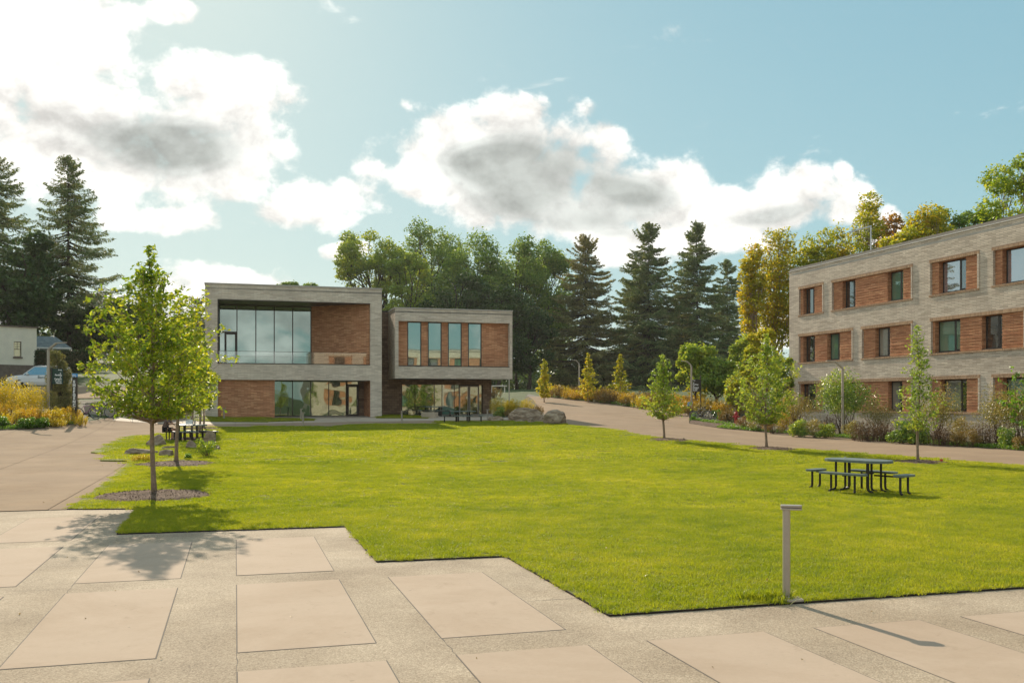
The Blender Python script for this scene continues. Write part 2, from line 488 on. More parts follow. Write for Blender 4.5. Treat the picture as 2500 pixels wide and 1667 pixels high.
def stains(t, pos, c):
    s1 = t.noise(pos, 0.35, 6, 0.7, 0.6)
    s2 = t.noise(pos, 2.2, 5, 0.75, 1.0)
    c = t.mix(t.rng(s1, 0.42, 0.7, 0, 0.75, True), c, t.mix(1.0, c, c3(.86, .83, .79), 'MULTIPLY'))
    c = t.mix(t.rng(s2, 0.56, 0.78, 0, 0.6, True), c, t.mix(1.0, c, c3(.72, .70, .66), 'MULTIPLY'))
    sp = t.noise(pos, 9, 2, 0.5)
    return t.mix(t.rng(sp, 0.74, 0.78, 0, 0.45), c, c3(.16, .14, .11))
M = MATS
M['aggregate'] = ground_mat('exposed aggregate', [(0.12, (0.157, 0.113, 0.076)), (0.38, (0.332, 0.260, 0.183)), (0.6, (0.433, 0.342, 0.246)), (0.9, (0.663, 0.544, 0.400))], 0.6, 60, 0.55, 0.006, 0.88, 0.15, stains, 75)
M['slab'] = ground_mat('smooth concrete slab', [(0.2, (0.438, 0.335, 0.247)), (0.8, (0.490, 0.376, 0.282))], 1.2, 18, 0.06, 0.003, 0.9, 0.1, stains)
M['path'] = ground_mat('path concrete', [(0.15, (0.268, 0.191, 0.135)), (0.55, (0.335, 0.244, 0.166)), (0.9, (0.433, 0.308, 0.210))], 0.5, 30, 0.2, 0.004, 0.95, 0.04, stains)
M['pale_concrete'] = ground_mat('pale walkway concrete', [(0.2, (0.400, 0.329, 0.252)), (0.8, (0.512, 0.420, 0.324))], 0.8, 25, 0.1, 0.003, 0.8, 0.2, stains)
M['joint'] = ground_mat('joint filler', [(0.2, (.10, .085, .07)), (0.8, (.19, .165, .135))], 2, 40)
M['mulch'] = ground_mat('bark mulch', [(0.15, (.05, .032, .022)), (0.5, (.16, .105, .075)), (0.85, (.36, .26, .19))], 1.5, 30, 0.9, 0.03, 0.9, 0.1, None, 38)
M['soil'] = ground_mat('bed soil and litter', [(0.2, (.045, .035, .02)), (0.6, (.10, .085, .045)), (0.9, (.17, .14, .08))], 1.2, 18, 0.8, 0.03)
M['turf_base'] = ground_mat('turf under the blades', [(0.2, (.10, .115, .010)), (0.55, (.17, .175, .012)), (0.9, (.25, .225, .02))], 0.8, 30, 0.9, 0.02)
M['ground'] = ground_mat('rough ground', [(0.2, (.035, .055, .015)), (0.6, (.07, .095, .025)), (0.9, (.12, .12, .05))], 0.3, 6, 0.6, 0.05)
M['edging'] = plain('steel edging', (.030, .022, .016), 0.7, 0.2, 0, 0.3, 12)
M['brick_light'] = brick_mat('pale grey brick', (.50, .41, .325), (.66, .56, .45), (.76, .66, .55), (.52, .43, .345), bstr=0.3, relief=0.006)
M['brick_light_lit'] = brick_mat('pale grey long brick', (.45, .365, .285), (.64, .54, .43), (.76, .655, .53), (.38, .305, .235), length=0.55, height=0.088, gap=0.011, bstr=0.5, relief=0.007)
M['brick_brown'] = brick_mat('red brown brick', (.38, .165, .085), (.57, .26, .135), (.72, .39, .21), (.32, .16, .095), bstr=0.35, relief=0.008)
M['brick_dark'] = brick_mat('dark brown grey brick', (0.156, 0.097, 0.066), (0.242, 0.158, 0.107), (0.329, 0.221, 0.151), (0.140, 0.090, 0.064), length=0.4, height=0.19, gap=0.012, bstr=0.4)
M['soldier'] = brick_mat('upright end brick', (0.363, 0.221, 0.132), (0.544, 0.347, 0.208), (0.678, 0.452, 0.284), (0.206, 0.131, 0.085), length=0.075, height=0.30, gap=0.012, bstr=0.5)
M['bronze'] = plain('dark bronze metal', (.060, .048, .040), 0.4, 0.5, 0.3, 0.1, 3)
M['coping'] = plain('beige metal coping', (.42, .39, .35), 0.4, 0.5, 0.2, 0.06, 3)
M['grey_metal'] = plain('dull silver painted metal', (0.397, 0.345, 0.284), 0.42, 0.5, 0.35, 0.06, 4)
M['parapet_metal'] = plain('grey brown parapet metal', (.21, .185, .155), 0.5, 0.4, 0.2, 0.06, 3)
M['galv'] = plain('galvanised steel', (.50, .50, .49), 0.35, 0.5, 0.6, 0.08, 4)
M['aluminium'] = plain('aluminium frame', (.46, .42, .37), 0.4, 0.5, 0.4, 0.05, 4)
M['glass_sky'] = glass_mat('curtain wall glass', (.055, .095, .08), 0.38, (.72, .90, .84), 0.02, 0.35)
M['glass_low'] = glass_mat('ground floor glass', (.03, .045, .03), 0.33, (.70, .82, .70), 0.03, 0.9)
M['glass_green'] = glass_mat('window with green blind', (.15, .25, .17), 0.30, (.7, .8, .75), 0.01, 0.8)
M['glass_grey'] = glass_mat('window with pale blind', (.30, .30, .25), 0.35, (.8, .8, .8), 0.01, 0.8)
M['glass_dark'] = glass_mat('dark window', (.03, .03, .028), 0.35, (.8, .8, .8), 0.02, 0.8)
M['glass_pink'] = glass_mat('window with painted pale reflection', (.34, .31, .33), 0.55, (.9, .86, .88), 0.01, 0.8)  # pinkish bright reflection put into the base colour, under the real gloss
M['curtain'] = glass_mat('turquoise curtain behind glass', (.10, .27, .22), 0.3, (.8, .9, .85), 0.02, .9)
M['table_top'] = plain('grey green coated steel', (0.135, 0.167, 0.149), 0.42, 0.5, 0, 0.12, 20)
M['table_leg'] = plain('black brown steel tube', (.028, .020, .015), 0.5, 0.4, 0, 0.15, 10)
M['bark'] = plain('grey brown bark', (0.285, 0.203, 0.143), 0.9, 0.1, 0, 0.28, 14, 0.7)
M['bark_dark'] = plain('dark bark', (.085, .062, .048), 0.9, 0.1, 0, 0.28, 5, 0.7)
M['twig'] = plain('shrub twigs', (.13, .085, .055), 0.9, 0.1, 0, 0.2, 8)
M['stucco'] = plain('cream stucco', (0.731, 0.664, 0.533), 0.85, 0.15, 0, 0.07, 1.2)
M['stone_base'] = plain('brown stone base course', (.17, .13, .105), 0.9, 0.1, 0, 0.2, 3, 0.4)
M['siding'] = plain('blue grey siding', (.26, .27, .25), 0.8, 0.15, 0, 0.05, 2)
M['white_trim'] = plain('white trim', (.72, .70, .66), 0.6, 0.2, 0, 0.03, 2)
M['car_white'] = plain('white car paint', (.72, .71, .69), 0.22, 0.6, 0, 0.02, 2)
M['car_glass'] = glass_mat('car glass', (.02, .03, .035), 0.5, (.7, .85, .9), 0.005, 1)
M['rubber'] = plain('black rubber', (.018, .017, .016), 0.75, 0.2)
M['black'] = plain('black plastic', (.012, .011, .012), 0.5, 0.35)
M['red_paint'] = plain('red hydrant paint', (.42, .018, .022), 0.4, 0.5, 0, 0.12, 8)
M['blue_sign'] = plain('bright blue plastic sheet', (.05, .30, .68), 0.5, 0.4, 0, 0.08, 6)
M['sign_green'] = plain('dark green sign', (.020, .055, .042), 0.5, 0.3, 0, 0.08, 3)
M['sign_brown'] = plain('dark olive brown sign', (.045, .038, .028), 0.5, 0.3, 0, 0.08, 3)
M['white'] = plain('white print', (.80, .80, .78), 0.6, 0.2, 0, 0.02, 3)
M['wood'] = plain('weathered wood stake', (.33, .23, .15), 0.85, 0.1, 0, 0.15, 8)
M['flag_red'] = plain('small red marker', (.62, .05, .03), 0.5)
M['pink_bike'] = plain('purple bicycle paint', (.28, .05, .22), 0.35, 0.5)
M['grey_bike'] = plain('grey bicycle paint', (.20, .20, .20), 0.35, 0.5, 0.3)
M['skin'] = plain('skin', (.50, .27, .18), 0.55, 0.35, 0, 0.06, 12)
M['skin_brown'] = plain('brown skin', (.34, .17, .10), 0.55, 0.35, 0, 0.06, 12)
M['hair_black'] = plain('black hair', (.012, .009, .009), 0.45, 0.4)
M['shirt_mauve'] = plain('mauve grey shirt', (.17, .115, .11), 0.9, 0.1, 0, 0.12, 12)
M['shirt_pale'] = plain('pale grey shirt', (.55, .50, .46), 0.9, 0.1, 0, 0.08, 12)
M['trousers'] = plain('black trousers', (.015, .014, .016), 0.9, 0.1)

def rock_mat():
    m, t, out = new_mat('grey brown boulder')
    ob = t.node('ShaderNodeTexCoord').outputs['Object']
    mp = t.node('ShaderNodeMapping'); mp.inputs['Scale'].default_value = (1, 1, 2.6); mp.inputs['Rotation'].default_value = (0.3, 0.2, 0); t.link(ob, mp.inputs[0])
    n = t.noise(mp.outputs[0], 1.8, 8, 0.68, 0.5)
    c = t.ramp(n, [(0.30, (.12, .08, .05)), (0.46, (.28, .205, .14)), (0.62, (.46, .36, .26)), (0.8, (.62, .52, .40))])
    principled(t, out, c, 0.9, 0.15, 0, bump(t, n, 0.8, 0.12))
    return m
M['rock'] = rock_mat()
def shingle_mat():
    m, t, out = new_mat('slate shingles')
    uv = t.node('ShaderNodeTexCoord').outputs['UV']
    n = t.noise(uv, 2.2, 5, 0.7)
    c = t.ramp(n, [(0.3, (.09, .12, .13)), (0.55, (.18, .22, .22)), (0.75, (.30, .30, .24))])
    principled(t, out, c, 0.8, 0.2)
    return m
M['shingle'] = shingle_mat()

# foliage
M['leaf_bright'] = leaf_mat('bright yellow strip tree leaves', [(0.200, 0.260, 0.020), (0.340, 0.360, 0.030), (0.500, 0.420, 0.030), (0.600, 0.380, 0.030)], 0.5, 1.5)
M['leaf_young'] = leaf_mat('yellow green young leaves', [(0.065, 0.139, 0.019), (0.159, 0.250, 0.022), (0.316, 0.371, 0.033), (0.557, 0.503, 0.046)], 0.45, 1.7)
M['leaf_young_dark'] = leaf_mat('mid green young leaves', [(0.101, 0.177, 0.030), (0.201, 0.301, 0.045), (0.352, 0.428, 0.063), (0.552, 0.504, 0.086)], 0.42, 1.6)
M['leaf_oak'] = leaf_mat('deep green crown leaves', [(0.071, 0.133, 0.034), (0.150, 0.239, 0.052), (0.248, 0.349, 0.066), (0.432, 0.465, 0.094)], 0.36, 1.5, patch=0.16)
M['leaf_oak_light'] = leaf_mat('olive green crown leaves', [(0.113, 0.178, 0.036), (0.227, 0.316, 0.055), (0.371, 0.436, 0.064), (0.550, 0.516, 0.090)], 0.38, 1.5, patch=0.16)
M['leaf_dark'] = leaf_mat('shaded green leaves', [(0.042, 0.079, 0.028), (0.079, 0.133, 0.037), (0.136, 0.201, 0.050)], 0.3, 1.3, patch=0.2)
M['needles'] = leaf_mat('spruce needles', [(0.082, 0.137, 0.059), (0.156, 0.222, 0.082), (0.267, 0.302, 0.116), (0.390, 0.329, 0.161)], 0.22, 1.3, 0.6, 0.2, patch=0.25)
M['needles_olive'] = leaf_mat('olive spruce needles', [(0.113, 0.134, 0.050), (0.208, 0.214, 0.073), (0.334, 0.294, 0.116), (0.434, 0.334, 0.134)], 0.25, 1.3, 0.6, 0.2, patch=0.25)
M['leaf_gold'] = leaf_mat('golden poplar leaves', [(0.140, 0.194, 0.022), (0.302, 0.324, 0.027), (0.475, 0.400, 0.027), (0.594, 0.367, 0.027)], 0.55, 1.4, patch=0.3)
M['leaf_goldgreen'] = leaf_mat('yellow green poplar leaves', [(0.137, 0.204, 0.027), (0.259, 0.315, 0.030), (0.410, 0.395, 0.035), (0.546, 0.382, 0.035)], 0.55, 1.4, patch=0.3)
M['leaf_autumn'] = leaf_mat('orange brown autumn leaves', [(0.173, 0.130, 0.022), (0.346, 0.202, 0.026), (0.518, 0.259, 0.029), (0.576, 0.202, 0.029)], 0.55, 1.3, patch=0.4)
M['leaf_fresh'] = leaf_mat('fresh green leaves', [(0.065, 0.144, 0.017), (0.115, 0.230, 0.026), (0.202, 0.317, 0.029)], 0.45, 1.5)
M['leaf_yellow'] = leaf_mat('yellow shrub leaves', [(0.212, 0.228, 0.019), (0.456, 0.374, 0.025), (0.620, 0.472, 0.032), (0.620, 0.439, 0.032)], 0.42, 1.35)
M['leaf_orange'] = leaf_mat('orange flower heads', [(0.220, 0.180, 0.020), (0.420, 0.290, 0.020), (0.560, 0.360, 0.025), (0.520, 0.230, 0.020)], 0.40, 1.3)
M['leaf_rust'] = leaf_mat('rust brown stems', [(0.110, 0.100, 0.035), (0.210, 0.155, 0.040), (0.300, 0.190, 0.050), (0.310, 0.150, 0.060)], 0.30, 1.2)
M['leaf_glossy'] = leaf_mat('glossy shrub leaves', [(0.056, 0.129, 0.033), (0.143, 0.244, 0.053), (0.285, 0.371, 0.056), (0.620, 0.620, 0.086)], 0.38, 1.5, 0.3, 0.6)
M['leaf_olive'] = leaf_mat('olive tan shrub leaves', [(0.116, 0.125, 0.039), (0.213, 0.213, 0.057), (0.329, 0.270, 0.077), (0.406, 0.251, 0.097)], 0.36, 1.4, 0.35, 0.5)
M['leaf_brown'] = leaf_mat('brown seed heads', [(0.072, 0.046, 0.029), (0.144, 0.086, 0.043), (0.216, 0.130, 0.065)], 0.25, 1.2)
M['hedge'] = leaf_mat('clipped hedge leaves', [(0.017, 0.034, 0.012), (0.030, 0.054, 0.017), (0.054, 0.084, 0.022)], 0.25, 1.2)

def grass_mat():
    m, t, out = new_mat('lawn grass blades')
    g = t.node('ShaderNodeNewGeometry')
    pos = g.outputs['Position']
    a = t.noise(pos, 0.22, 4, 0.6); b = t.noise(pos, 1.6, 4, 0.65)
    f = t.math('ADD', t.math('MULTIPLY', t.rng(a, 0.32, 0.68), 0.36), t.math('MULTIPLY', t.rng(b, 0.32, 0.68), 0.32))
    f = t.math('ADD', f, t.math('MULTIPLY', g.outputs['Random Per Island'], 0.36))
    c = t.ramp(f, [(0.0, (.085, .140, .009)), (0.3, (.190, .238, .013)), (0.6, (.305, .318, .020)), (0.85, (.43, .39, .035)), (1.0, (.58, .50, .16))])
    p = t.node('ShaderNodeBsdfPrincipled'); t.link(c, p.inputs['Base Color']); p.inputs['Roughness'].default_value = 0.5; p.inputs['Specular IOR Level'].default_value = 0.35
    tr = t.node('ShaderNodeBsdfTranslucent'); t.link(t.mix(1.0, c, c3(1.6, 1.6, .8), 'MULTIPLY'), tr.inputs[0])
    mx = t.node('ShaderNodeMixShader'); mx.inputs[0].default_value = 0.5
    t.link(p.outputs[0], mx.inputs[1]); t.link(tr.outputs[0], mx.inputs[2]); t.link(mx.outputs[0], out.inputs[0])
    return m
M['grass'] = grass_mat()
# ------------------------------------------------------------------ ground sheets
def drape(name, poly, off, mat, parent=None, step=2.0, kind='structure', skirt=0.0, zf=None):
    """flat outline laid over the terrain: cut on a world grid, then dropped on the ground"""
    bm = bmesh.new()
    pts = [Vector((p[0], p[1], 0)) for p in poly]
    tris = tessellate_polygon([pts])
    vs = [bm.verts.new(p) for p in pts]
    for t in tris:
        try: bm.faces.new([vs[i] for i in t])
        except ValueError: pass
    xs = [p.x for p in pts]; ys = [p.y for p in pts]
    for ax, lo, hi in ((0, min(xs), max(xs)), (1, min(ys), max(ys))):
        k = math.floor(lo / step) + 1
        while k * step < hi:
            no = Vector((1, 0, 0)) if ax == 0 else Vector((0, 1, 0))
            bmesh.ops.bisect_plane(bm, geom=bm.verts[:] + bm.edges[:] + bm.faces[:], plane_co=no * (k * step), plane_no=no, dist=1e-5)
            k += 1
    for v in bm.verts:
        v.co.z = T(v.co.x, v.co.y) + off + (zf(v.co.x, v.co.y) if zf else 0)
    bmesh.ops.recalc_face_normals(bm, faces=bm.faces)
    for f in bm.faces:
        if f.normal.z < 0: f.normal_flip()
    if skirt > 0:
        be = [e for e in bm.edges if len(e.link_faces) == 1]
        r = bmesh.ops.extrude_edge_only(bm, edges=be)
        for g in r['geom']:
            if isinstance(g, bmesh.types.BMVert): g.co.z -= skirt
    me = bpy.data.meshes.new(name); bm.to_mesh(me); bm.free()
    me.materials.append(mat)
    o = link(bpy.data.objects.new(name, me), parent)
    if kind and parent is None: o['kind'] = kind
    return o

def clip_rect(poly, x0, x1, y0, y1):
    def cut(P, f, inter):
        out = []
        for i in range(len(P)):
            a, b = P[i - 1], P[i]
            fa, fb = f(a), f(b)
            if fb >= 0:
                if fa < 0: out.append(inter(a, b, fa, fb))
                out.append(b)
            elif fa >= 0: out.append(inter(a, b, fa, fb))
        return out
    def it(a, b, fa, fb):
        t = fa / (fa - fb); return (a[0] + (b[0] - a[0]) * t, a[1] + (b[1] - a[1]) * t)
    for f in (lambda p: p[0] - x0, lambda p: x1 - p[0], lambda p: p[1] - y0, lambda p: y1 - p[1]):
        if len(poly) < 3: return []
        poly = cut(poly, f, it)
    return poly
def area(P): return abs(sum(P[i - 1][0] * P[i][1] - P[i][0] * P[i - 1][1] for i in range(len(P)))) / 2
def inside(P, x, y):
    c = False; n = len(P); j = n - 1
    for i in range(n):
        xi, yi = P[i]; xj, yj = P[j]
        if (yi > y) != (yj > y) and x < (xj - xi) * (y - yi) / (yj - yi) + xi: c = not c
        j = i
    return c
def P2(px, py):
    p = at(px, py); return (p.x, p.y)

# big ground sheet out to the horizon
xs = [-2500, -900, -400, -200, -120] + [x for x in range(-80, 81, 2)] + [120, 200, 400, 900, 2500]
ys = [-1500, -400, -120, -40, -20, -10] + [y for y in range(0, 131, 2)] + [140, 150, 160, 170, 200, 260, 400, 700, 1500, 3000]
gb = MB()
gb.v = [(x, y, T(x, y) - 0.06) for y in ys for x in xs]
nx = len(xs)
gb.f = [(j * nx + i, j * nx + i + 1, (j + 1) * nx + i + 1, (j + 1) * nx + i) for j in range(len(ys) - 1) for i in range(nx - 1)]
g = gb.build('ground', M['ground']); g['kind'] = 'structure'

# plaza of exposed aggregate with smooth slabs set in it
plaza_poly = [uv2xy(*p) for p in ((-40, -14), (45, -14), (45, 9.03), (3.69, 9.08), (3.69, 13.0), (1.87, 13.05), (1.86, 16.85), (-1.88, 16.95), (-1.92, 20.85), (-3.2, 21.12), (-40, 21.12))]
plaza = drape('plaza_pavement', plaza_poly, 0.0, M['aggregate'], step=8)
slab_u = [-16.5, -14.65, -12.8, -11.0, -9.15, -7.35, -5.55, -3.73, -1.87, 0.02, 1.85, 3.65, 5.42, 7.15, 8.93, 10.7, 12.5]
slab_v = [(0.96, 4.19), (4.81, 8.05), (8.67, 11.89), (12.52, 15.78), (16.45, 19.75)]
rs = random.Random(4)
for j, (v0, v1) in enumerate(slab_v):
    for i, u0 in enumerate(slab_u):
        if j == 2 and u0 > 2: continue
        if j == 3 and u0 > 0.5: continue
        if j == 4 and u0 > -3: continue
        b = MB()
        rise = rs.uniform(0.003, 0.006)
        hw = 0.605
        b.box(u0, u0 + 1.21, v0, v1, -0.02, rise, Matrix.Rotation(TH, 4, 'Z'))
        b.build('concrete_slab', M['slab'], plaza, bevel=0.002)
        # dark joint round the slab
# joint lines: narrow dark strips, recessed look, 1.5 mm proud of the aggregate under the slab rims
jb = MB()
Rz = Matrix.Rotation(TH, 4, 'Z')
for j, (v0, v1) in enumerate(slab_v):
    for i, u0 in enumerate(slab_u):
        if (j == 2 and u0 > 2) or (j == 3 and u0 > 0.5) or (j == 4 and u0 > -3): continue
        jb.box(u0 - 0.012, u0 + 1.222, v0 - 0.012, v1 + 0.012, -0.03, 0.0015, Rz)
jo = jb.build('joint', M['joint'], plaza)
# hairline control joints and cracks in the aggregate
cb = MB()
rc = random.Random(9)
def crack(a, b, wdt=0.004, jag=0.012):
    a = Vector(uv2xy(*a)).to_3d(); b = Vector(uv2xy(*b)).to_3d(); n = max(2, int((b - a).length / 0.12)); d = (b - a).normalized(); q = Vector((-d.y, d.x, 0))
    pts = [a + (b - a) * (k / n) + q * rc.uniform(-jag, jag) for k in range(n + 1)]
    for p0, p1 in zip(pts, pts[1:]):
        w0 = wdt * rc.uniform(0.5, 1.3)
        cb.quad(*(Vector((p.x, p.y, 0.002)) for p in (p0 - q * w0, p1 - q * w0, p1 + q * w0, p0 + q * w0)))
crack((1.85, 8.66), (1.85, 8.05)); crack((3.06, 10.0), (3.68, 10.02)); crack((1.24, 6.1), (1.83, 6.1)); crack((-1.87, 12.5), (-1.87, 11.92))
crack((-2.5, 12.2), (-1.9, 12.2), 0.003); crack((0.02, 8.65), (0.02, 8.08), 0.003); crack((1.3, 14.2), (1.85, 14.2), .003); crack((-2.5, 16.3), (-1.92, 17.4), .003)
cb.build('crack', M['joint'], plaza)

# concrete paths: a joint-coloured bed with separate cast panels on it
path_poly = [uv2xy(-45, 21.2), uv2xy(2, 21.2), (8, 23), P2(2560, 1150), P2(2700, 1165), P2(2700, 1112), P2(2500, 1100), P2(2187, 1079), P2(1860, 1054), P2(1757, 1045), P2(1682, 1033),
             P2(1685, 1009), P2(1576, 998.6), P2(1480, 985), P2(1323, 968), P2(1290, 961), P2(1285, 966), P2(1301, 975), P2(1321, 1000), P2(1334, 1017), uv2xy(20, 74.7), uv2xy(-2.3, 74.7), uv2xy(-2.3, 71.2),
             P2(478, 1018), P2(440, 1014), P2(290, 1016), P2(200, 1031), P2(183, 1034), P2(130, 1040), P2(60, 1047), P2(0, 1050), P2(-300, 1075)]
path = drape('path', path_poly, -0.025, M['joint'], step=2)
puv = [xy2uv(*p) for p in path_poly]
lawn_px = [(371, 1063), (319.5, 1064), (270, 1084), (221.5, 1106), (263, 1109.5), (245, 1126), (311, 1127.5), (309, 1137), (291, 1153), (230, 1199)]
lawn_poly = [uv2xy(*p) for p in ((-3.30, 21.16), (-1.92, 20.80), (-1.88, 16.95), (1.86, 16.85), (1.87, 13.02), (3.69, 12.96), (3.69, 9.07), (30, 9.03))]
lawn_poly += [P2(2640, 1152), P2(2500, 1139), P2(2250, 1119), P2(2019, 1102), P2(1807, 1089), P2(1594, 1068), P2(1488, 1048), P2(1414, 1040.5), P2(1371, 1036), P2(1330, 1031), P2(1247, 1028.5), P2(1065, 1029.5), P2(1066, 1035), P2(1016, 1036),
              P2(960, 1035.5), P2(850, 1036.5), P2(806, 1043), P2(627, 1041), P2(627, 1043), P2(498, 1043), P2(440, 1044), P2(425, 1057), P2(386, 1060)] + [P2(*p) for p in lawn_px]
step_u, step_v = 3.66, 3.85
rp = random.Random(2)
cnt = 0
us = [p[0] for p in puv]; vs_ = [p[1] for p in puv]
i0 = math.floor(min(us) / step_u)
for i in range(i0, int(max(us) / step_u) + 1):
    for j in range(0, 22):
        u0 = i * step_u - 0.01; v0 = 21.2 + j * step_v
        c = clip_rect(puv, u0 + 0.008, u0 + step_u - 0.008, v0 + 0.008, v0 + step_v - 0.008)
        if len(c) < 3 or area(c) < 0.15: continue
        # clean duplicates
        cc = []
        for p in c:
            if not cc or math.hypot(p[0] - cc[-1][0], p[1] - cc[-1][1]) > 0.01: cc.append(p)
        if len(cc) < 3: continue
        P = [uv2xy(*p) for p in cc]
        cx_, cy_ = sum(p[0] for p in P) / len(P), sum(p[1] for p in P) / len(P)
        if all(inside(lawn_poly, *p) for p in P) and inside(lawn_poly, cx_, cy_): continue   # wholly under the turf
        pale = v0 + 1.5 > 62 and u0 < 19.0 and u0 > -9 
        drape('paving_panel', P, 0.004 + rp.uniform(0, 0.003), M['pale_concrete'] if (pale and v0 > 60) else M['path'], path, step=2, kind=None)
        cnt += 1
print('panels', cnt)

# lawn
LR = lambda x, y: 0.030 * sstep(y, 22, 31)
lawn = drape('lawn', lawn_poly, 0.020, M['turf_base'], step=2, skirt=0.12, zf=LR)
strip_polys = [[P2(*p) for p in ((480, 1016), (545, 1018), (655, 1019), (655, 1031), (498, 1029.5), (470, 1028))],
               [P2(*p) for p in ((655, 1022), (768, 1023.5), (768, 1027), (655, 1030))],
               [P2(*p) for p in ((925, 1013), (980, 1013), (1050, 1018), (1045, 1021.5), (918, 1021))]]
for k, sp in enumerate(strip_polys):
    drape('lawn_strip', sp, 0.035, M['turf_base'], step=2, skirt=0.08, zf=LR)

def edging(pts, h=0.022, wdt=0.010):
    eb = MB()
    for a, b in zip(pts, pts[1:]):
        a = Vector((a[0], a[1], 0)); b = Vector((b[0], b[1], 0)); d = (b - a); L = d.length; d.normalize()
        mtx = Matrix.Translation(a) @ Matrix.Rotation(math.atan2(d.y, d.x), 4, 'Z')
        eb.box(-wdt / 2, L + wdt / 2, -wdt, 0.0, -0.05, h, mtx)
    return eb.build('lawn_edging', M['edging'], lawn)
edging(lawn_poly[:8])

# planting beds
def bed(name, poly, off=0.02, mat=None): return drape(name, poly, off, mat or M['soil'], step=2, skirt=0.06)
bed_left = bed('planting_bed', [P2(-300, 1076), P2(0, 1050.5), P2(60, 1047.5), P2(130, 1040.5), P2(183, 1034.5), P2(203, 1031), (-30.5, 70), (-60, 84), (-80, 60)])
bed_right = bed('planting_bed', [P2(1682, 1033.5), P2(1757, 1045.5), P2(1860, 1054.5), P2(2187, 1079.5), P2(2500, 1100.5), P2(2700, 1112.5), (32, 44), (22, 78), (17, 84)])
bed_back = bed('planting_bed', [P2(1323, 967.5), P2(1480, 984.5), P2(1576, 998), P2(1685, 1008.5), (17.1, 84.2), (22, 88), (16, 103), (3.5, 118)])
bed_mid = bed('planting_bed', [P2(1201, 1019), P2(1333, 1016.5), P2(1320, 999.5), P2(1300, 974.5), P2(1284, 965.5), (1, 86), (-1.2, 78)])
bike_pad = bed('mulch_pad', [P2(1683, 1033), P2(1757, 1045.3), P2(1850, 1053.2), P2(1800, 1033), P2(1745, 1026), P2(1703, 1023), P2(1686, 1028)], 0.04, M['mulch'])

# ------------------------------------------------------------------ grass blades (geometry-node instances of three tuft meshes)
def tuft_mesh(name, size, n, wdt, hgt, seed, spread=0.5):
    rg = np.random.default_rng(seed)
    base = np.c_[rg.uniform(-size / 2, size / 2, (n, 2)), np.zeros(n)]
    ang = rg.uniform(0, 2 * np.pi, n)
    wv = np.c_[np.cos(ang), np.sin(ang), np.zeros(n)] * (wdt / 2)
    h = hgt * rg.uniform(0.45, 1.25, n)
    lean = rg.normal(size=(n, 3)) * spread * h[:, None]; lean[:, 2] = 0
    mid = base + lean * 0.35 + np.c_[np.zeros((n, 2)), h * 0.6]
    tip = base + lean * 1.1 + np.c_[np.zeros((n, 2)), h]
    V = np.stack([base - wv, base + wv, mid + wv * 0.75, mid - wv * 0.75, tip], 1)
    fs = []
    for i in range(n):
        o = i * 5; fs += [(o, o + 1, o + 2, o + 3), (o + 3, o + 2, o + 4)]
    me = bpy.data.meshes.new(name); me.from_pydata(V.reshape(-1, 3).tolist(), [], fs); me.materials.append(M['grass'])
    return me
def instancer(name, pts, scales, src_mesh, label_kind='stuff', seed=0):
    """points carrying one tuft mesh each, turned at random"""
    src = bpy.data.objects.new(name + '_blades', src_mesh)
    me = bpy.data.meshes.new(name)
    me.vertices.add(len(pts)); me.vertices.foreach_set('co', np.asarray(pts, dtype=np.float32).reshape(-1))
    at_ = me.attributes.new('sc', 'FLOAT', 'POINT'); at_.data.foreach_set('value', np.asarray(scales, dtype=np.float32))
    o = link(bpy.data.objects.new(name, me))
    ng = bpy.data.node_groups.new(name + '_scatter', 'GeometryNodeTree')
    ng.interface.new_socket('Geometry', in_out='INPUT', socket_type='NodeSocketGeometry')
    ng.interface.new_socket('Geometry', in_out='OUTPUT', socket_type='NodeSocketGeometry')
    N = ng.nodes; L = ng.links
    gi = N.new('NodeGroupInput'); go = N.new('NodeGroupOutput')
    ip = N.new('GeometryNodeInstanceOnPoints'); oi = N.new('GeometryNodeObjectInfo'); oi.inputs['Object'].default_value = src
    rv = N.new('FunctionNodeRandomValue'); rv.data_type = 'FLOAT_VECTOR'
    rv.inputs[0].default_value = (-0.06, -0.06, 0); rv.inputs[1].default_value = (0.06, 0.06, 6.283); rv.inputs['Seed'].default_value = seed
    na = N.new('GeometryNodeInputNamedAttribute'); na.data_type = 'FLOAT'; na.inputs['Name'].default_value = 'sc'
    L.new(gi.outputs[0], ip.inputs['Points']); L.new(oi.outputs['Geometry'], ip.inputs['Instance'])
    L.new(rv.outputs[0], ip.inputs['Rotation']); L.new(na.outputs['Attribute'], ip.inputs['Scale']); L.new(ip.outputs[0], go.inputs[0])
    md = o.modifiers.new('scatter', 'NODES'); md.node_group = ng
    o['kind'] = 'stuff'
    return o
rg = np.random.default_rng(11)
MULCH = []     # (x, y, r) rings kept clear of grass, filled in before the grass is sown
for (mx_, my_, mr_) in ((377, 1213, 1.25), (432, 1135, 1.35), (470, 1074, 1.25), (488, 1059, 1.1), (496, 1048, 1.2), (1620, 1076, 1.15), (1871, 1098, 1.2), (2244, 1132, 1.1)):
    p = at(mx_, my_); MULCH.append((p.x, p.y, mr_))
